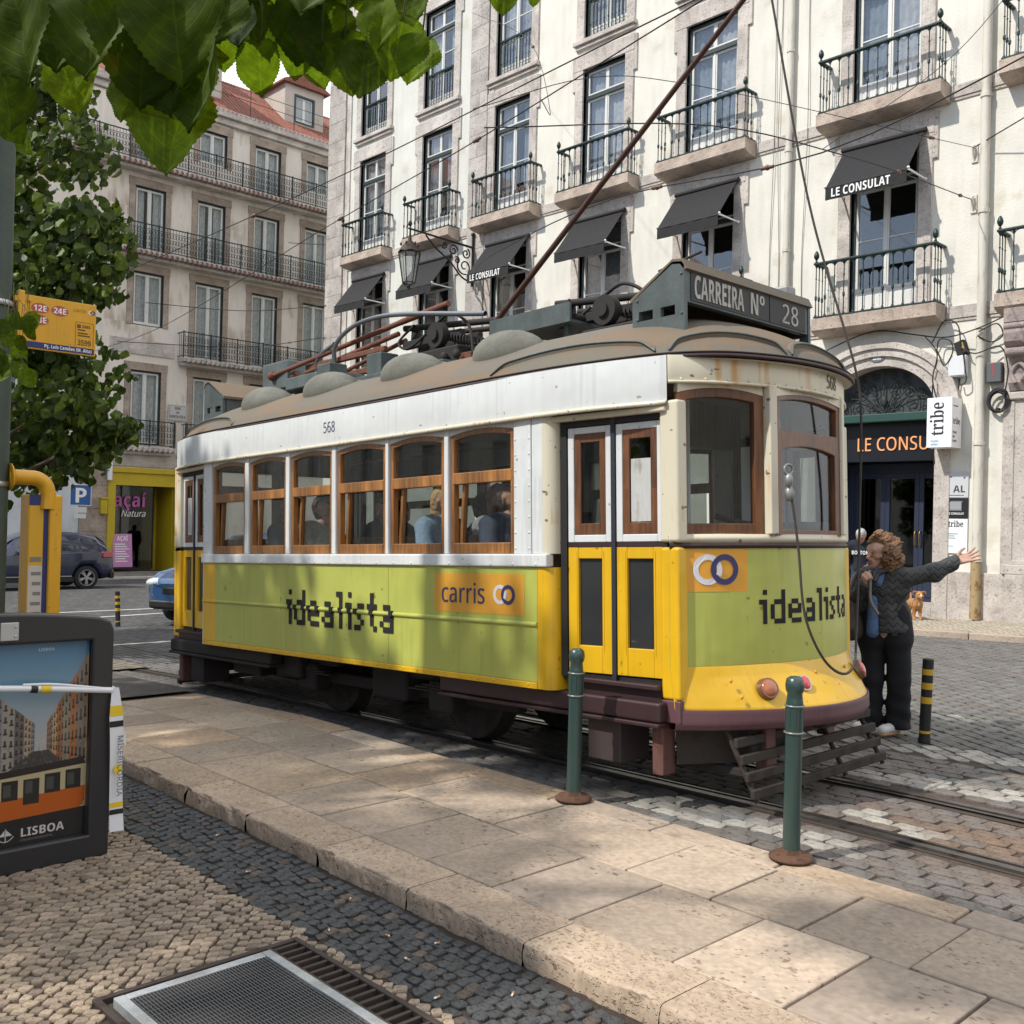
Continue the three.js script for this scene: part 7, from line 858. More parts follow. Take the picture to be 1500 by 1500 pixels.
{ // the woman pointing: local x to the picture's right, z to the camera
  const t = thing('person', 'curly haired woman in a dark quilted jacket stretching out her arm beside the tram nose', 'person', [-3.78, 0.004, -7.76], 0.8087);
  const J = { neck: [-0.03, 1.3, 0.03], shL: [0.125, 1.235, 0.11], shR: [-0.135, 1.215, -0.1], elL: [0.34, 1.285, 0.12], wrL: [0.515, 1.375, 0.12], elR: [-0.235, 1.0, -0.05], wrR: [-0.215, 1.165, 0.1], hpL: [0.085, 0.8, 0.06], hpR: [-0.07, 0.8, -0.06], knL: [0.1, 0.42, 0.07], knR: [-0.075, 0.42, -0.03], anL: [0.11, 0.07, 0.04], anR: [-0.085, 0.07, -0.05] };
  const fb = figure(J), hd = headBones([-0.06, 1.425, 0.035], [-0.96, -0.08, 0.28], V(0.1, 1, 0), 1.0), hL = handBones([0.515, 1.375, 0.12], [0.93, 0.36, 0.05], [-0.3, 0.55, 0.8], 0.06, 1.12, -1), hR = handBones([-0.215, 1.165, 0.1], [-0.05, 0.8, 0.6], [0.9, 0.2, -0.2], 0.9, 1, 1);
  const bodyB = [...fb.torso, ...fb.neck, ...fb.armL, ...fb.armR, ...fb.legs, L8([0.11, 0.05, 0.04], [-0.0, 0.03, 0.12], 0.035, 0.03), L8([-0.085, 0.05, -0.05], [-0.19, 0.03, 0.03], 0.035, 0.03)];
  part('body', [blob(bodyB, 0.012, 0.04), blob([...hd.bones, ...fb.neck], 0.005, 0.018), blob(hL, 0.0035, 0.008), blob(hR, 0.0035, 0.008)], mat([0.64, 0.38, 0.29], 0.55, { map: rep(T.mottle, 0.3) }), t); faceParts(t, hd);
  const hair = [[-0.05, 1.5, 0.02, 0.02, 1.49, 0.01, 0.085, 0.09], [0.0, 1.44, 0.08, 0.04, 1.36, 0.07, 0.072, 0.062], [0.03, 1.43, -0.05, 0.06, 1.34, -0.03, 0.072, 0.062], [0.04, 1.36, 0.03, 0.03, 1.28, 0.03, 0.08, 0.05], [-0.09, 1.535, 0.05, -0.04, 1.54, 0.03, 0.05, 0.06], [-0.02, 1.4, 0.115, -0.0, 1.31, 0.1, 0.05, 0.04]];
  part('hair', [blob(hair, 0.0045, 0.03, (x, y, z) => n3(x, y, z, 42) * 0.022 + n3(x, y, z, 95) * 0.02)], mat([0.24, 0.12, 0.05], 0.55, { map: rep(T.cloth, 0.05) }), t);
  const jk = mat([0.05, 0.053, 0.05], 0.6, { map: rep(T.cloth, 0.2), bumpMap: rep(quilt, 0.34), bumpScale: 0.009, sheen: 0.3 }), wr = (x, y, z) => n3(x, y, z, 11) * 0.012;
  const jt = [...grow([...fb.torso.slice(0, 3), ...fb.armL, ...fb.armR], 0.026), [0.05, 0.98, 0.0, 0.05, 0.86, -0.01, 0.13, 0.135], [0.09, 0.95, 0.05, 0.11, 0.84, 0.06, 0.085, 0.085], [-0.03, 0.98, -0.02, -0.03, 0.84, -0.03, 0.13, 0.145], [0.04, 0.9, 0.03, 0.04, 0.82, 0.03, 0.145, 0.15], [0.47, 1.352, 0.12, 0.5, 1.367, 0.12, 0.046, 0.042]], open = field([[-0.12, 1.25, 0.15, -0.15, 0.8, 0.13, 0.045, 0.06]], 0.02), fj = field(jt, 0.045, wr);
  { const lo = [-0.45, 0.74, -0.33], hi = [0.6, 1.48, 0.36]; part('jacket', [nets((x, y, z) => Math.max(fj(x, y, z), -open(x, y, z), 0.8 - y, (x - 0.52)), lo, hi, 0.009)], jk, t); }
  part('collar', [tube([[-0.13, 1.2, 0.12], [-0.09, 1.27, 0.1], [0.02, 1.3, 0.1], [0.08, 1.29, 0.03], [0.04, 1.28, -0.06], [-0.05, 1.26, -0.1]], 0.024, 40, 8)], jk, t);
  part('shirt', [blob([...grow(fb.torso.slice(0, 3), 0.006), [-0.12, 1.05, 0.07, -0.125, 0.8, 0.085, 0.045, 0.05], [-0.06, 1.265, 0.06, -0.09, 1.2, 0.08, 0.045, 0.045]], 0.011, 0.04, wr)], mat([0.1, 0.19, 0.36], 0.85, { map: rep(T.cloth, 0.12) }), t);
  part('strap', [tube([[-0.12, 1.29, -0.02], [-0.155, 1.22, 0.1], [-0.17, 1.05, 0.165], [-0.12, 0.95, 0.19]], 0.012, 30, 6), tube([[-0.17, 1.29, -0.1], [-0.25, 1.2, -0.05], [-0.27, 1.02, 0.02]], 0.012, 24, 6)], mat([0.2, 0.18, 0.16], 0.8), t);
  part('jacket_strap', [tube([[0.04, 0.98, 0.16], [0.1, 1.06, 0.15], [0.15, 1.12, 0.1]], 0.012, 12, 6), rb(0.0, 0.075, 0.78, 0.9, 0.13, 0.165, 0.01)], mat([0.05, 0.05, 0.05], 0.7), t);
  const tr = [[0.06, 0.92, 0.03, -0.05, 0.92, -0.03, 0.142, 0.142], [0.075, 0.86, 0.04, 0.085, 0.75, 0.05, 0.135, 0.128], [-0.06, 0.86, -0.04, -0.065, 0.75, -0.04, 0.135, 0.128], [0.085, 0.8, 0.06, 0.1, 0.42, 0.07, 0.105, 0.088], [0.1, 0.42, 0.07, 0.11, 0.05, 0.04, 0.088, 0.1], [-0.07, 0.8, -0.06, -0.075, 0.42, -0.03, 0.105, 0.088], [-0.075, 0.42, -0.03, -0.085, 0.05, -0.05, 0.088, 0.1]], ft = field(tr, 0.02, (x, y, z) => n3(x, y, z, 9) * 0.012 + 0.006 * Math.sin(y * 46 + x * 20) * sst(0.5, 0.1, y));
  part('trousers', [nets((x, y, z) => Math.max(ft(x, y, z), 0.035 - y), [-0.28, 0.0, -0.28], [0.3, 1.04, 0.28], 0.011)], mat([0.008, 0.009, 0.014], 0.85, { map: rep(T.cloth, 0.2) }), t);
  for (const [x, z, tx, tz] of [[0.09, 0.05, -0.05, 0.15], [-0.1, -0.04, -0.215, 0.05]]) { const s = part('shoe', [blob([[x, 0.05, z, tx, 0.042, tz, 0.042, 0.036], [x, 0.075, z, x - 0.02, 0.07, z + 0.02, 0.045, 0.04]], 0.008, 0.02)], mat([0.62, 0.62, 0.6], 0.6), t); part('sole', [blob([[x, 0.012, z, tx, 0.012, tz, 0.04, 0.034]], 0.008, 0.02).scale(1, 0.55, 1)], mat([0.35, 0.2, 0.12], 0.7), s); }
  const bg = thing('shoulder_bag', 'large dark taupe shoulder bag hanging behind the pointing woman', 'bag', [-3.78, 0.004, -7.76], 0.8087);
  part('bag', [blob([[-0.25, 1.02, -0.03, -0.25, 0.8, -0.02, 0.05, 0.09], [-0.29, 1.0, 0.02, -0.31, 0.84, 0.03, 0.035, 0.075], [-0.2, 0.97, -0.1, -0.2, 0.83, -0.08, 0.04, 0.08]], 0.01, 0.06, (x, y, z) => n3(x, y, z, 14) * 0.012)], mat([0.07, 0.058, 0.048], 0.85, { map: rep(T.cloth, 0.2) }), bg); part('handle', [tube([[-0.28, 1.0, 0.02], [-0.26, 1.15, -0.02], [-0.18, 1.285, -0.1], [-0.2, 1.15, -0.17], [-0.2, 1.0, -0.1]], 0.011, 40, 6)], mat([0.07, 0.058, 0.048], 0.8), bg);
}
function standing(name, label, pos, turn, c, o = {}) { // plain standing figure facing local +z
  const t = thing(name, label, 'person', pos, turn), b = o.bow ?? 0, J = { neck: [0, 1.46, 0.02 + b * 0.1], shL: [0.18, 1.38, b * 0.06], shR: [-0.18, 1.38, b * 0.06], elL: [0.25, 1.1, o.arm ? 0.12 : -0.02], wrL: [0.16, o.arm ? 1.02 : 0.88, o.arm ? 0.32 : 0.08], elR: [-0.25, 1.1, -0.03], wrR: [-0.24, 0.86, 0.1], hpL: [0.09, 0.92, 0], hpR: [-0.09, 0.92, 0], knL: [0.1, 0.5, 0.03], knR: [-0.1, 0.5, 0.05], anL: [0.1, 0.08, -0.02], anR: [-0.11, 0.08, 0.02] };
  const f = figure(J), hd = headBones([0, 1.56 - b * 0.05, 0.05 + b * 0.16], [0, -b, 1], V(0, 1, b * 0.4)), w = (x, y, z) => n3(x, y, z, 9) * 0.014;
  part('body', [blob([...f.torso, ...f.neck, ...f.armL, ...f.armR, ...f.legs, L8([0.1, 0.05, -0.02], [0.11, 0.03, 0.14], 0.038, 0.03), L8([-0.11, 0.05, 0.02], [-0.12, 0.03, 0.18], 0.038, 0.03)], 0.016, 0.04), blob([...hd.bones, ...f.neck], 0.007, 0.02), blob(handBones(J.wrL, [-0.1, -0.4, 0.8], [-0.8, 0, 0], 0.5), 0.006, 0.008), blob(handBones(J.wrR, [0, -0.9, 0.2], [0.9, 0, 0], 0.5), 0.006, 0.008)], SK, t); faceParts(t, hd);
  part('top', [blob([...grow([...f.torso, ...f.armL, ...f.armR], 0.024)], 0.014, 0.05, w)], mat(c.top, 0.85, { map: rep(T.cloth, 0.2) }), t); part('trousers', [blob(grow([...f.legs, f.torso[3]], 0.022), 0.014, 0.03, w)], mat(c.legs, 0.85, { map: rep(T.cloth, 0.2) }), t);
  const hb = hd.p; part('hair', [blob([L8(hb(-0.04, 0.06, 0), hb(0.02, 0.075, 0), 0.085, 0.07), L8(hb(-0.06, 0.02, 0.03), hb(-0.06, -0.04, 0.02), 0.06, 0.045), L8(hb(-0.06, 0.02, -0.03), hb(-0.06, -0.04, -0.02), 0.06, 0.045)], 0.008, 0.03, (x, y, z) => n3(x, y, z, 60) * 0.01)], mat(c.hair, 0.7), t);
  part('shoe', [blob([[0.1, 0.05, -0.03, 0.11, 0.04, 0.16, 0.045, 0.038]], 0.01, 0.02)], mat(c.shoe, 0.6), t); part('shoe', [blob([[-0.11, 0.05, 0.01, -0.12, 0.04, 0.2, 0.045, 0.038]], 0.01, 0.02)], mat(c.shoe, 0.6), t); return [t, J];
}
{
  const [t] = standing('person', 'grey haired man in a navy hoodie and jeans looking down behind the tram nose', [-9.12, g(-9.1) + 0.1, -17.75], 0.35, { top: [0.014, 0.017, 0.03], legs: [0.05, 0.09, 0.17], hair: [0.42, 0.42, 0.42], shoe: [0.55, 0.55, 0.54] }, { bow: 0.55, arm: 1 });
  part('print', [text('BOSTON', 0.07, 0.3, 0.004).translate(-0.15, 1.2, 0.172)], M.white, t);
  const [p] = standing('person', 'person in black with a dark backpack walking past the yellow shop', [-35.3, g(-35.2) + 0.1, -17.0], 2.2, { top: [0.008, 0.008, 0.009], legs: [0.008, 0.008, 0.01], hair: [0.012, 0.01, 0.01], shoe: [0.3, 0.3, 0.3] });
  const bp = thing('backpack', 'black backpack worn by the person in black near the yellow shop', 'backpack', [-35.3, g(-35.2) + 0.1, -17.0], 2.2); part('pack', [blob([[0, 1.32, -0.2, 0, 1.02, -0.22, 0.1, 0.12]], 0.02, 0.03)], M.black, bp); part('strap', [tube([[0.13, 1.3, -0.14], [0.15, 1.46, 0.0], [0.13, 1.25, 0.15], [0.14, 1.0, 0.05]], 0.018, 20, 6), tube([[-0.13, 1.3, -0.14], [-0.15, 1.46, 0.0], [-0.13, 1.25, 0.15], [-0.14, 1.0, 0.05]], 0.018, 20, 6)], M.black, bp);
}
// seated tram passengers: position in the tram's own frame
function seated(label, x, z, turn, c, o = {}) {
  const p = V(x, 1.13, z).applyMatrix4(tram.matrixWorld), t = thing('person', label, 'person', [p.x, p.y, p.z], turn), ln = o.lean ?? 0, J = { neck: [0, 0.55, 0.02 + ln * 0.12], shL: [0.175, 0.48, ln * 0.1], shR: [-0.175, 0.48, ln * 0.1], elL: [0.24, 0.24, 0.1 + ln * 0.1], wrL: [0.12, 0.16, 0.3], elR: [-0.24, 0.24, 0.1 + ln * 0.1], wrR: [-0.1, o.phone ? 0.36 : 0.16, 0.32], hpL: [0.09, 0.1, 0], hpR: [-0.09, 0.1, 0], knL: [0.11, 0.1, 0.34], knR: [-0.11, 0.1, 0.34], anL: [0.11, -0.28, 0.36], anR: [-0.11, -0.28, 0.36] };
  const f = figure(J), hd = headBones([0, 0.665, 0.05 + ln * 0.14], [o.look ?? 0, -0.1, 1]), w = (a, b, d) => n3(a, b, d, 10) * 0.014;
  part('body', [blob([...f.torso, ...f.neck, ...f.armL, ...f.armR, ...f.legs, L8([0.11, -0.3, 0.36], [0.11, -0.34, 0.48], 0.035), L8([-0.11, -0.3, 0.36], [-0.11, -0.34, 0.48], 0.035)], 0.018, 0.04), blob([...hd.bones, ...f.neck], 0.007, 0.02), blob(handBones(J.wrL, [-0.6, 0, 0.6], [0, -1, 0], 0.5), 0.006, 0.008), blob(handBones(J.wrR, [0.4, 0.2, 0.6], [0, -1, 0], 0.5), 0.006, 0.008)], SK, t); faceParts(t, hd);
  part('top', [blob(grow([...f.torso, ...f.armL, ...f.armR], 0.024), 0.014, 0.05, w)], mat(c.top, 0.85, { map: rep(T.cloth, 0.2) }), t); part('trousers', [blob(grow(f.legs, 0.022), 0.016, 0.03, w)], mat(c.legs ?? [0.02, 0.025, 0.04], 0.85), t);
  const hb = hd.p; part('hair', [blob([L8(hb(-0.04, 0.06, 0), hb(0.02, 0.075, 0), 0.085, 0.07), L8(hb(-0.06, 0.02, 0.03), hb(-0.06, o.long ? -0.12 : -0.04, 0.02), 0.06, 0.045), L8(hb(-0.06, 0.02, -0.03), hb(-0.06, o.long ? -0.12 : -0.04, -0.02), 0.06, 0.045)], 0.008, 0.03, (a, b, d) => n3(a, b, d, 60) * 0.01)], mat(c.hair, 0.7), t);
}
tram.updateMatrixWorld(true);
const FW = Math.PI / 2; // facing the front of the tram
seated('passenger in a dark jacket in the foremost side window, nearest the door', 1.48, 0.72, FW, { top: [0.06, 0.08, 0.14], hair: [0.07, 0.055, 0.045] });
seated('grey haired passenger in a grey jumper behind the foremost side window', 1.12, 0.5, FW + 0.2, { top: [0.36, 0.37, 0.4], hair: [0.24, 0.13, 0.13] });
seated('blond passenger in light blue denim leaning on the second window from the door', 0.78, 0.78, FW + 0.15, { top: [0.3, 0.42, 0.58], hair: [0.42, 0.27, 0.12] }, { long: 1, lean: 0.2 });
seated('passenger in dark clothes on the far bench of the third window from the door', 0.05, -0.3, FW + 0.9, { top: [0.015, 0.015, 0.02], hair: [0.03, 0.025, 0.02] }, { phone: 1, look: 0.5 });
seated('passenger in a beige jacket at the third side window from the rear', -0.9, 0.78, FW + 0.2, { top: [0.68, 0.62, 0.5], hair: [0.06, 0.045, 0.035] }, { lean: 0.5 });
seated('smiling passenger facing out behind the beige jacket', -0.5, 0.28, FW - 1.2, { top: [0.02, 0.02, 0.025], hair: [0.03, 0.025, 0.02] }, { look: -0.2 });
seated('passenger in a navy top leaning at the second side window from the rear', -1.52, 0.76, FW + 0.4, { top: [0.018, 0.026, 0.045], hair: [0.05, 0.04, 0.03] }, { lean: 0.7 });
seated('passenger in dark grey on the far bench near the rear of the tram', -1.6, -0.65, FW, { top: [0.06, 0.06, 0.065], hair: [0.04, 0.03, 0.025] });
{ // small tan dog sitting up by the wall
  const t = thing('dog', 'small tan dog with a white chest standing on the far footway behind the woman', 'dog', [-8.35, g(-8.3) + 0.1, -18.35], 0.75);
  const nz = (x, y, z) => n3(x, y, z, 60) * 0.008, B = [[0, 0.3, 0.1, 0, 0.29, -0.2, 0.1, 0.085], [0, 0.31, 0.12, 0, 0.42, 0.2, 0.075, 0.055], [0, 0.47, 0.2, 0, 0.47, 0.24, 0.068, 0.062], [0, 0.45, 0.26, 0, 0.43, 0.34, 0.042, 0.026], [0.055, 0.26, 0.12, 0.058, 0.13, 0.1, 0.042, 0.026], [0.058, 0.13, 0.1, 0.058, 0.02, 0.12, 0.025, 0.022], [-0.055, 0.26, 0.12, -0.058, 0.13, 0.1, 0.042, 0.026], [-0.058, 0.13, 0.1, -0.058, 0.02, 0.12, 0.025, 0.022], [0.058, 0.26, -0.18, 0.062, 0.18, -0.14, 0.055, 0.04], [0.062, 0.18, -0.14, 0.062, 0.11, -0.24, 0.034, 0.022], [0.062, 0.11, -0.24, 0.062, 0.02, -0.22, 0.022, 0.02], [-0.058, 0.26, -0.18, -0.062, 0.18, -0.14, 0.055, 0.04], [-0.062, 0.18, -0.14, -0.062, 0.11, -0.24, 0.034, 0.022], [-0.062, 0.11, -0.24, -0.062, 0.02, -0.22, 0.022, 0.02], [0.058, 0.018, 0.12, 0.058, 0.016, 0.15, 0.02, 0.018], [-0.058, 0.018, 0.12, -0.058, 0.016, 0.15, 0.02, 0.018], [0, 0.33, -0.24, 0.03, 0.46, -0.34, 0.03, 0.016]];
  part('body', [blob(B, 0.009, 0.03, nz)], mat([0.42, 0.2, 0.07], 0.85), t); for (const s of [1, -1]) { part('ear', [blob([[s * 0.05, 0.52, 0.2, s * 0.1, 0.53, 0.2, 0.022, 0.014], [s * 0.1, 0.53, 0.2, s * 0.12, 0.49, 0.22, 0.014, 0.008]], 0.006, 0.01)], mat([0.3, 0.13, 0.045], 0.85), t); part('eye', [ball(0.011, s * 0.03, 0.485, 0.292)], EYE, t); }
  part('chest_patch', [blob([[0, 0.37, 0.18, 0, 0.29, 0.165, 0.045, 0.04], [0, 0.5, 0.262, 0, 0.44, 0.335, 0.02, 0.018]], 0.008, 0.02, nz)], mat([0.62, 0.56, 0.46], 0.85), t); part('nose', [ball(0.014, 0, 0.437, 0.365)], EYE, t); part('collar', [new THREE.TorusGeometry(0.07, 0.01, 6, 20).rotateX(1.0).translate(0, 0.38, 0.165)], mat([0.1, 0.25, 0.5], 0.6), t);
  const ld = thing('dog_lead', 'thin pale blue lead running from the dog collar', 'lead', [-8.35, g(-8.3) + 0.1, -18.35], 0.75); part('lead', [tube([[0, 0.42, 0.12], [-0.2, 0.52, 0.2], [-0.5, 0.7, 0.35], [-0.75, 0.85, 0.45]], 0.006, 30, 5)], mat([0.3, 0.42, 0.6], 0.6), ld);
}
// ---------------------------------------------------------------- trees: the lime by the stop and the one overhead that shades the pavement
function leafGeo(seed, n = 9, curl = 0.12) { // heart-shaped toothed leaf, stalk at the origin, tip along -y, about 1 long
  const r = rng(seed), w = (t) => 0.5 * Math.pow(Math.sin(Math.PI * Math.pow(clamp(t), 0.66)), 0.74) * (t < 0.86 ? 1 : 1 - (t - 0.86) * 4), c1 = (r() - 0.5) * 0.3, c2 = 0.08 + r() * curl, c3 = (r() - 0.5) * 0.25;
  const gm = surf((u, v) => { const t = v, s = u * 2 - 1, tooth = Math.abs(s) > 0.99 ? 0.026 * (Math.round(v * n * 2) % 2 - 0.5) : 0, x = s * (w(t) + tooth) * (1 + 0.06 * Math.sin(t * 9 + seed)), lobe = Math.max(0, 1 - t / 0.2) * Math.abs(s) * 0.13; return [x, -t + lobe, c2 * Math.abs(s) * w(t) * 2 - c1 * t * t + c3 * t * s * 0.4 + 0.02 * Math.sin(s * 6 + t * 12)]; }, 10, n * 2);
  const p = gm.attributes.position, uv = new Float32Array(p.count * 2); for (let i = 0; i < p.count; i++) { uv[i * 2] = p.getX(i) + 0.5; uv[i * 2 + 1] = 1 + p.getY(i); } gm.setAttribute('uv', new THREE.BufferAttribute(uv, 2)); gm.userData.done = true; return gm;
}
const leafMat = (c, tr = 0.4) => mat(c, 0.62, { transmission: tr, thickness: 0, map: T.leaf, bumpMap: T.leafB, bumpScale: 0.0012, side: THREE.DoubleSide, specularIntensity: 0.2 });
function limb(pts, r0, r1, seg = 20) { const c = new THREE.CatmullRomCurve3(pts.map((p) => V(...p))), gm = new THREE.TubeGeometry(c, seg, 1, 8), p = gm.attributes.position; for (let i = 0; i <= seg; i++) { const q = c.getPointAt(i / seg), k = lerp(r0, r1, i / seg); for (let j = 0; j <= 8; j++) { const n = i * 9 + j; p.setXYZ(n, q.x + (p.getX(n) - q.x) * k, q.y + (p.getY(n) - q.y) * k, q.z + (p.getZ(n) - q.z) * k); } } gm.computeVertexNormals(); return gm; }
const bark = mat([0.11, 0.085, 0.065], 0.95, { map: rep(T.grime, 0.4), bumpMap: rep(T.stoneB, 0.3), bumpScale: 0.02 });
function crown(parent, name, spots, size, cols, seed, tr = 0.4) { // spots: [x,y,z] leaf places
  const r = rng(seed), gs = [0, 1, 2].map((i) => leafGeo(seed + i, 4, 0.3)), q = new THREE.Object3D(), col = new THREE.Color(), M1 = mat([1, 1, 1], 0.5, { transmission: tr, thickness: 0, side: THREE.DoubleSide, map: T.leaf, specularIntensity: 0.5 });
  gs.forEach((gm, k) => { const l = spots.filter((_, i) => i % 3 === k), im = new THREE.InstancedMesh(gm, M1, l.length); im.name = name; im.userData.kind = 'stuff'; l.forEach((s, i) => { q.position.set(s[0], s[1], s[2]); q.rotation.set((r() - 0.5) * 1.5 - 0.5, r() * 6.3, (r() - 0.5) * 1.3); const z = size * (0.55 + r() * 0.85); q.scale.set(z, z, z); q.updateMatrix(); im.setMatrixAt(i, q.matrix); const c = cols[Math.floor(r() * cols.length)], b = 0.75 + r() * 0.5; im.setColorAt(i, col.setRGB(c[0] * b, c[1] * b, c[2] * b)); }); im.castShadow = im.receiveShadow = true; parent.add(im); });
}
{ // lime tree behind the stop pole
  const bx = -15.3, bz = -3.3, t = thing('lime_tree', 'leafy lime tree behind the stop sign and the timetable post', 'tree', [0, 0, 0]), r = rng(71);
  part('trunk', [limb([[bx, g(bx) - 0.1, bz], [bx + 0.05, 1.2, bz], [bx - 0.05, 2.6, bz - 0.1], [bx, 4.2, bz], [bx + 0.1, 6.2, bz - 0.1]], 0.2, 0.05)], bark, t);
  const spots = [], clumps = [];
  for (let i = 0; i < 46; i++) { const a = r() * 6.28, y = 1.7 + r() * 6.1, k = (y - 1.4) / 6.2, R = 2.55 * Math.pow(Math.sin(Math.PI * clamp(0.12 + k * 0.8)), 0.6) * (0.5 + 0.55 * r()); clumps.push([bx + Math.cos(a) * R, y, bz + Math.sin(a) * R, 0.5 + r() * 0.45]); }
  for (const c of [[-13.3, 2.5, -5.0, 0.5], [-12.9, 2.65, -5.3, 0.3], [-13.1, 3.0, -4.7, 0.6], [-13.2, 4.6, -4.9, 0.6], [-13.3, 5.3, -5.0, 0.6], [-13.2, 6.2, -4.7, 0.65], [-13.6, 7.0, -4.6, 0.6], [-14.4, 1.5, -3.6, 0.4], [-13.7, 3.6, -4.6, 0.5], [-13.8, 7.6, -4.2, 0.6], [-14.3, 1.0, -3.4, 0.4], [-13.15, 4.0, -4.6, 0.5], [-14.0, 5.8, -4.2, 0.6], [-14, 6.6, -4.0, 0.6]]) clumps.push(c);
  const br = []; clumps.forEach((c, i) => { const y0 = clamp(c[1] - 0.8 - r(), 1.0, 6); br.push(limb([[bx, y0, bz], [lerp(bx, c[0], 0.5), lerp(y0, c[1], 0.4) + 0.2, lerp(bz, c[2], 0.5)], [c[0], c[1], c[2]]], 0.045, 0.01, 8)); const n = Math.floor(340 * c[3]); for (let k = 0; k < n; k++) { const a = r() * 6.28, e = Math.acos(2 * r() - 1), d = c[3] * Math.pow(r(), 0.45); spots.push([c[0] + d * Math.sin(e) * Math.cos(a), c[1] + d * Math.cos(e) * 0.7, c[2] + d * Math.sin(e) * Math.sin(a)]); } });
  part('limb', br, bark, t); crown(t, 'crown', spots, 0.125, [[0.16, 0.26, 0.02], [0.11, 0.19, 0.018], [0.25, 0.36, 0.03], [0.08, 0.14, 0.016]], 701, 0.5);
}
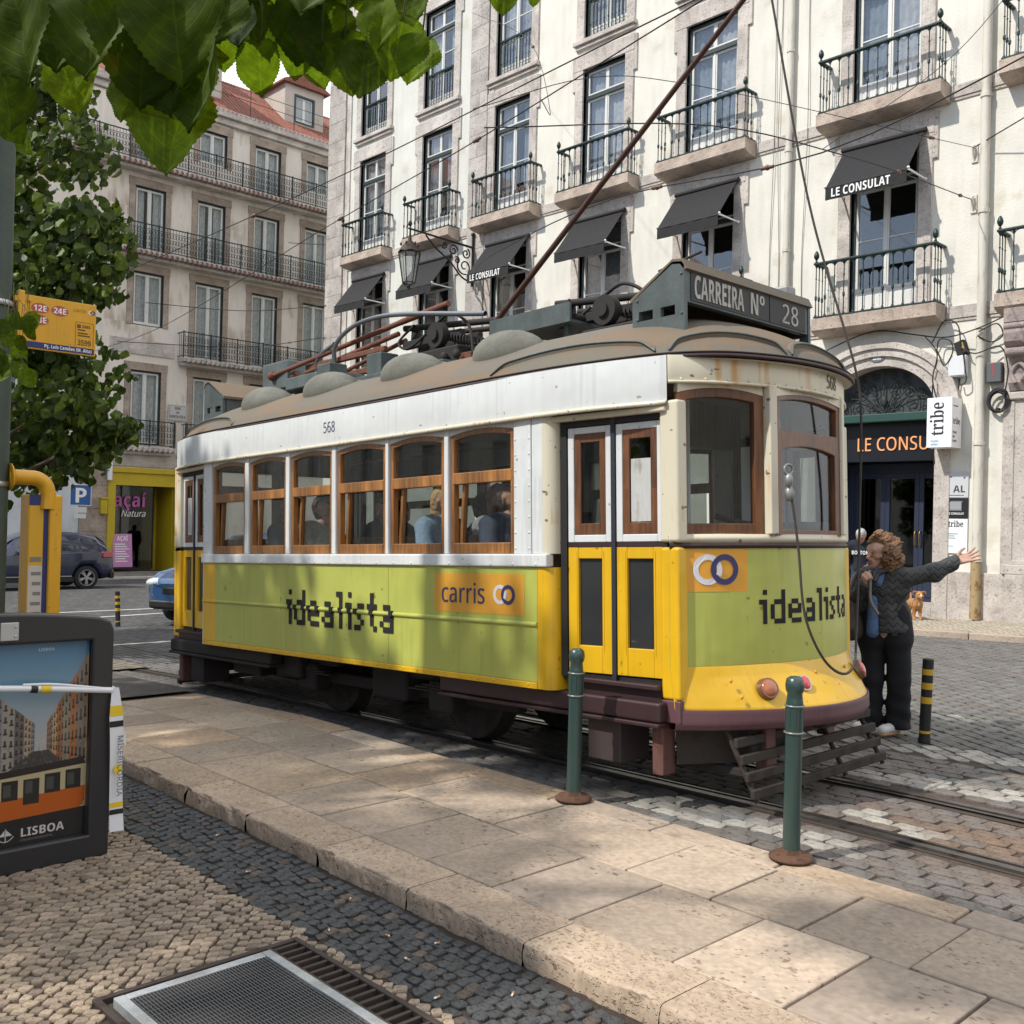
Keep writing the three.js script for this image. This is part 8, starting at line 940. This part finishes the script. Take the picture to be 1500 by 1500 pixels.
{ // big tree overhead: trunk behind the camera on the left, a low bough with large leaves reaching into the picture
  const t = thing('linden_tree', 'broad linden whose large backlit leaves hang down across the top left', 'tree', [0, 0, 0]), r = rng(72);
  part('trunk', [limb([[-7.6, -0.2, 4.2], [-7.5, 1.5, 4.1], [-7.6, 3.2, 4.0], [-7.7, 5.0, 3.4], [-8, 7, 2.4]], 0.26, 0.07)], bark, t);
  part('limb', [limb([[-7.5, 2.6, 4.1], [-5, 3.9, 2.6], [-2.6, 3.5, 0.9], [-1.5, 2.75, -0.45], [-1.15, 2.62, -1.05]], 0.12, 0.012, 30), limb([[-7.6, 3.4, 4.0], [-6, 5, 2.6], [-4.4, 5.7, 1.4], [-2.8, 5.8, 0.6]], 0.1, 0.02), limb([[-7.7, 4.2, 3.6], [-9, 5.6, 1.6], [-10.2, 6.2, 0.2]], 0.1, 0.02)], bark, t);
  const spots = [], add = (c, n, R) => { for (let k = 0; k < n; k++) { const a = r() * 6.28, e = Math.acos(2 * r() - 1), d = Math.pow(r(), 0.4); spots.push([c[0] + R[0] * d * Math.sin(e) * Math.cos(a), c[1] + R[1] * d * Math.cos(e), c[2] + R[2] * d * Math.sin(e) * Math.sin(a)]); } };
  for (let i = 0; i < 60; i++) { const x = -11.6 + r() * 6.4, z = -0.9 + r() * 4.8, y = 5.3 + 0.25 * z * 0.6 + r() * 1.5; if (z < -0.24 * -x * 1 && false) continue; if (z < 0.3 * x + 2.75) continue; add([x, y, z], 85, [0.7, 0.45, 0.7]); }
  add([-3.0, 5.4, 0.6], 110, [0.55, 0.35, 0.5]); add([-3.6, 6.0, 1.3], 110, [0.6, 0.35, 0.5]);
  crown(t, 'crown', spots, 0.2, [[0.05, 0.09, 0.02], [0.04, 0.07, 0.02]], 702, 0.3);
  // leaves that can be told apart, hung on the low bough
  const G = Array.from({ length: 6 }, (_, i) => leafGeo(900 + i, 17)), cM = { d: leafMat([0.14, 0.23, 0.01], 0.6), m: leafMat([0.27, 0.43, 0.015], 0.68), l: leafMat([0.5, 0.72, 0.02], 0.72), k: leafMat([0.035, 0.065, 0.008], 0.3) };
  const at = (px, py, d) => V((px - 750) / 1479, -(py - 750) / 1479, -1).multiplyScalar(d).applyMatrix4(camera.matrixWorld), twig = [];
  const hang = (px, py, d, len, m, turn = 0, pitch = 0, roll = 0) => { // stalk point in the air, leaf length in metres
    const p = at(px, py, d), o = new THREE.Mesh(G[Math.floor(r() * 6)], cM[m]); o.name = 'leaf'; o.position.copy(p); o.rotation.set(pitch, 0.81 + turn, roll, 'YXZ'); o.scale.setScalar(len * 0.84); t.add(o);
    twig.push(tube([[p.x, p.y, p.z], [p.x + 0.02, p.y + 0.05, p.z + 0.01], [p.x + (r() - 0.5) * 0.1, p.y + 0.13 + r() * 0.08, p.z + (r() - 0.5) * 0.1 + 0.03]], 0.0016, 8, 4));
  };
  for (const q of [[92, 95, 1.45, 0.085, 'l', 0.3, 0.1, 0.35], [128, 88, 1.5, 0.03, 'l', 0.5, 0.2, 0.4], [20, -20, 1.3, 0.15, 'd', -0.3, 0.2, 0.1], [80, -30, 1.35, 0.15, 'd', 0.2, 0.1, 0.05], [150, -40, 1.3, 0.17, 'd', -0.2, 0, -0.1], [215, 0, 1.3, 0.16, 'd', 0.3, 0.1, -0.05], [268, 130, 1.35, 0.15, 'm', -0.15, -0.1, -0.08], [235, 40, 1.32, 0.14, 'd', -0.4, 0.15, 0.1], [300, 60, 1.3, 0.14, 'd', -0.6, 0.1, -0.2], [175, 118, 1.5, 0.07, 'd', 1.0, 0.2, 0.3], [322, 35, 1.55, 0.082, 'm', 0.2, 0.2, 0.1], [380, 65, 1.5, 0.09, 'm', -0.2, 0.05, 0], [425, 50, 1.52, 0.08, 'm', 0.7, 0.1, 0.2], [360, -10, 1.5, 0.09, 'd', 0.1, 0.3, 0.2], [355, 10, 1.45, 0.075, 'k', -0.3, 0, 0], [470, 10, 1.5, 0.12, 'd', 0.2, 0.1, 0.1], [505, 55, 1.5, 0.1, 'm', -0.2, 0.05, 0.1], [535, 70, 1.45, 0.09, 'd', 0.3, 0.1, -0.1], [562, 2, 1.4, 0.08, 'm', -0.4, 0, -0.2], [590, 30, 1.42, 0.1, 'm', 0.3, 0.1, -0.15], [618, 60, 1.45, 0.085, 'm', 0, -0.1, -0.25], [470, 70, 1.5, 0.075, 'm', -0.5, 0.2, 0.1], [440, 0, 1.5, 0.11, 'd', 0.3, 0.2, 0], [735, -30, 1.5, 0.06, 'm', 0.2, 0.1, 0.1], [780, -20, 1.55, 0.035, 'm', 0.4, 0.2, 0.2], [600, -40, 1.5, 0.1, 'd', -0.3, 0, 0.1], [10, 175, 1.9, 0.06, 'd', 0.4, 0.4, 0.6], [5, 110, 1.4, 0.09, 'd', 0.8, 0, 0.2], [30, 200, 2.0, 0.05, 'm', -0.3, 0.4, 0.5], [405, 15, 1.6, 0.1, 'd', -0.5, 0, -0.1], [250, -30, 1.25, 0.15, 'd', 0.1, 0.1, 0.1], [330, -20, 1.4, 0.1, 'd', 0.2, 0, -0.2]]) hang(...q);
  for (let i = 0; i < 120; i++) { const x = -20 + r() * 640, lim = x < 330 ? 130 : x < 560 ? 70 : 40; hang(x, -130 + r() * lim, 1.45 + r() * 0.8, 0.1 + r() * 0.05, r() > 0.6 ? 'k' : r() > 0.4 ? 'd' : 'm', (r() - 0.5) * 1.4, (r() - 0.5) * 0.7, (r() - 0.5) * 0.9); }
  for (let i = 0; i < 22; i++) { const x = -15 + r() * 62, y = 455 + r() * 95; hang(x, y, 4.6 + r() * 0.6, 0.085 + r() * 0.04, r() > 0.5 ? 'd' : 'm', (r() - 0.5) * 2, (r() - 0.5) * 1.2, (r() - 0.5) * 1.4); }
  const tm = part('twig', twig, mat([0.08, 0.09, 0.03], 0.8), t); tm.userData.kind = 'stuff';
}
// ---------------------------------------------------------------- overhead wires
{
  const wm = mat([0.03, 0.03, 0.032], 0.6, { metalness: 0.4 }), ins = mat([0.14, 0.08, 0.055], 0.5), wire = (label, pts, r = 0.011, knobs = []) => { const t = thing('overhead_wire', label, 'wire'); part('wire', [tube(pts, r, pts.length * 8, 5)], wm, t); for (const k of knobs) { const c = new THREE.CatmullRomCurve3(pts.map((p) => V(...p))), a = c.getPointAt(k), b = c.getPointAt(Math.min(1, k + 0.004)), d = b.sub(a).normalize().multiplyScalar(0.16), e = a.clone().add(d); part('insulator', [rod(a.toArray(), e.toArray(), 0.026, 0.022, 8), ball(0.034, a.x + d.x / 2, a.y + d.y / 2, a.z + d.z / 2, 1, 1, 1, 8, 6)], ins, t); } };
  wire('upper trolley wire sloping across the cream facade to the top of the picture', [[-34, 7.0, -9.6], [-22.2, 6.6, -8.66], [-12.5, 6.6, -8.29], [-6.4, 6.6, -7.8], [0, 6.6, -7.4]], 0.008, [0.55]);
  wire('lower trolley wire sloping across the facade past the wall lantern', [[-36, 7.1, -13.6], [-26.5, 6.6, -11.9], [-14.8, 6.6, -9.6], [-10, 6.6, -8.72], [-6.5, 6.6, -7.97], [0, 6.6, -6.6]], 0.008, [0.6, 0.72]);
  wire('heavy span wire from the wall bracket by the big awning to the crossing', [[-7.8, 7.83, -19.1], [-6.9, 6.7, -12.6], [-7.6, 6.7, -10.6], [-9.6, 6.6, -8.5]], 0.009, [0.06, 0.4]); wire('span wire crossing from left to the upper right before the big awning', [[-21.9, 8.6, -19.1], [-13.5, 6.5, -12.4], [-8.7, 5.95, -10.2], [-5.7, 5.75, -10.05], [-3.3, 6.15, -9.9], [2, 7.4, -9.5]], 0.009, [0.62, 0.68]);
  wire('thin span wire from the upper wall bracket beside the downpipe', [[-7.74, 8.78, -19.1], [-9.4, 8.3, -12.2], [-9.2, 7.6, -10], [-9.3, 6.62, -8.05]], 0.006, [0.1]); wire('thin wire running down from the upper left across the third floor', [[-22, 16.2, -18.9], [-14.5, 11.2, -14], [-10.4, 7.6, -10.5], [-8.5, 6.62, -8.42]], 0.006, [0.55]); wire('thin guy wire from the top right window to the crossing', [[-5.6, 13.4, -19.1], [-6.3, 8.8, -15], [-7.0, 6.72, -12.3]], 0.006);
  wire('thin bracket wire at the far right with a black knob', [[-7.74, 8.8, -19.1], [-5.9, 9.1, -18.4], [-2, 9.7, -17]], 0.012, [0.3]); wire('thin wire between the two buildings above the corner balconies', [[-36.9, 12.9, -22], [-30, 11.0, -20], [-29.5, 10.4, -19.1]], 0.013, [0.6]); wire('thin wire sagging low between the two buildings', [[-36.9, 9.4, -16], [-33, 8.9, -18], [-29.5, 8.8, -19.1]], 0.013, [0.7]); wire('lowest thin wire between the two buildings', [[-36.9, 7.8, -15], [-33, 7.6, -18], [-29.5, 7.7, -19.1]], 0.013, [0.8]);
  for (const [y, lab] of [[7.83, 'small galvanised wire bracket on the wall just below the big awning height, by the downpipe'], [8.78, 'small galvanised wire bracket on the wall above the other one, by the downpipe']]) { const b = thing('wire_bracket', lab, 'bracket', [-7.78, y, ZF]); part('plate', [rb(-0.06, 0.06, -0.25, 0.1, 0, 0.03, 0.01)], M.whitePipe, b); part('hook', [tube([[0, -0.2, 0.02], [0, -0.05, 0.1], [0, 0.02, 0.12], [0, 0.06, 0.06]], 0.022, 20, 6)], M.whitePipe, b); }
}
scene.traverse((o) => { if (o.isMesh) { o.castShadow = o.receiveShadow = true; } });
renderer.render(scene, camera);
